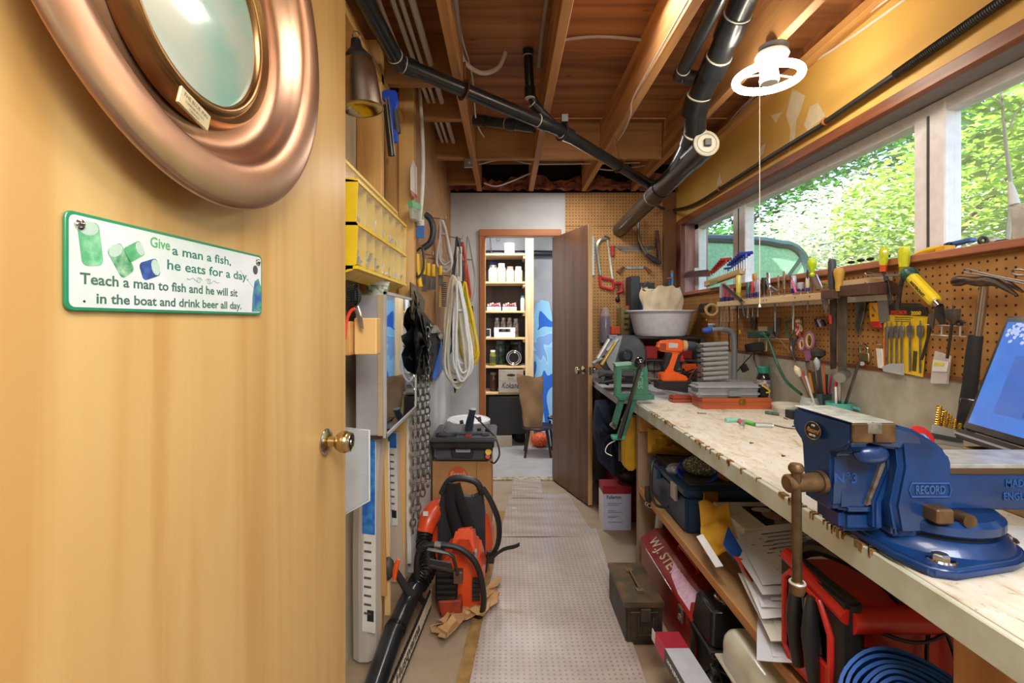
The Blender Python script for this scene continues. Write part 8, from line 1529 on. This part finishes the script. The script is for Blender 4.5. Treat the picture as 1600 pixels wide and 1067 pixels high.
for i, (x, y) in enumerate(((1330, 412), (1345, 409), (1360, 407), (1385, 403))): solo('sill_debris', 'small dark gravel lump lying on the window sill, number of several alike' if False else ['dark lump on the sill above the rack end', 'second dark lump on the sill, right of the first', 'flat dark lump on the sill left of the chisels', 'dark lump on the sill between the chisels'][i], 'debris', B().ball(PX(x, y, 1.44)+V((0, 0, .006)), .012, 8, (1, 1.4, .6)), mat('2b2622', .9), 'dark lumps on the sill')
# ---- far pegboard tools
YW_ = 3.945
def fp2(x, y, d=YW_): return PY(x, y, d)
t = T('hacksaw', 'hacksaw with a chrome frame and red handle hanging on the far pegboard', 'saw', fp2(945, 455)); t.part('saw_frame', B().tube([fp2(948, 372), fp2(938, 375), fp2(933, 385), fp2(934, 405), fp2(937, 430)], .014, 8, sm=4), mat('c9cbcc', .25, .8)); t.part('red_handle', B().tube([fp2(937, 430), fp2(938, 448), fp2(955, 453), fp2(959, 449), (fp2(957, 438)), fp2(940, 434)], .013, 8), mat('c22a38', .4, coat=.3)); t.part('blade', B().bar(fp2(949, 374), fp2(957, 436), .016, .003), STEEL); t.part('wing_bolt', B().cyl(fp2(944, 370), fp2(951, 372), .012, n=10), DST)
t = T('pruning_saw', 'straight toothed saw with a red handle hung level on the far pegboard', 'saw', fp2(990, 390)); t.part('blade', B().prism([fp2(958, 384), fp2(1028, 384), fp2(1028, 387), fp2(1015, 391), fp2(970, 391)], (0, .004, 0)), mat('77726c', .4, .8, c2='4a443e', ns=12)); t.part('red_handle', B().tube([fp2(957, 384), fp2(957, 400)], .014, 10), mat('c22a38', .4, coat=.3)); 
tt = B()
for i in range(16): tt.prism([fp2(971+3*i, 391), fp2(974+3*i, 391), fp2(972+3*i, 394)], (0, .003, 0))
t.part('teeth', tt, mat('8d8880', .4, .8), kind='stuff')
t = T('bow_saw', 'bow saw with a curved frame hanging in the corner by the sewer pipe', 'saw', fp2(1020, 412, 3.85)); t.part('bow_frame', B().tube([fp2(998, 340, 3.9), fp2(998, 370, 3.9), fp2(1003, 385, 3.9), fp2(1012, 400, 3.9)], .013, 8, sm=4), mat('8d8780', .35, .8)); t.part('lower_grip', B().tube([fp2(1010, 397, 3.88), fp2(1022, 406, 3.88), fp2(1033, 411, 3.88)], [.014, .022, .016], 8, sm=2), mat('3a3a3d', .4)); t.part('brown_arm', B().bar(fp2(1026, 360, 3.9), fp2(1031, 408, 3.88), .03, .02), mat('5a2f2a', .5), bev=.004)
t = T('drawknife', 'drawknife with two wooden handles hanging on the far pegboard', 'drawknife', fp2(992, 425)); t.part('blade', B().prism([fp2(977, 416), fp2(1006, 416), fp2(1004, 420), fp2(979, 420)], (0, .006, 0)), mat('8d8a84', .35, .8, c2='5f5a54', ns=20)); 
for s, (xa, xb) in enumerate(((975, 966), (1007, 1016))): t.part('wooden_handle', B().tube([fp2(xa, 417), fp2((xa+xb)/2, 421), fp2(xb, 426)], [.008, .014, .02], 10, sm=2), wood('5a3420', '7a4a2e', 'x', 20, .4))
t = T('c_clamp', 'red clamp with a black knob hanging right of the hacksaw', 'clamp', fp2(966, 468)); t.part('clamp_body', B().tube([fp2(961, 443), fp2(971, 443), fp2(972, 455), fp2(964, 458)], .014, 8), mat('c22a38', .4, coat=.2)); t.part('screw', B().cyl(fp2(966, 440), fp2(966, 468), .006, n=8), DST); t.part('knob', B().ball(fp2(965, 468), .02, 12, (1, .8, 1.2)), BLK)
solo('steel_rule', 'thin pale straightedge hanging beside the dark door edge', 'ruler', B().box(fp2(925, 430, 3.94), fp2(928.5, 369, 3.944)), mat('a9b4bd', .35, .5));
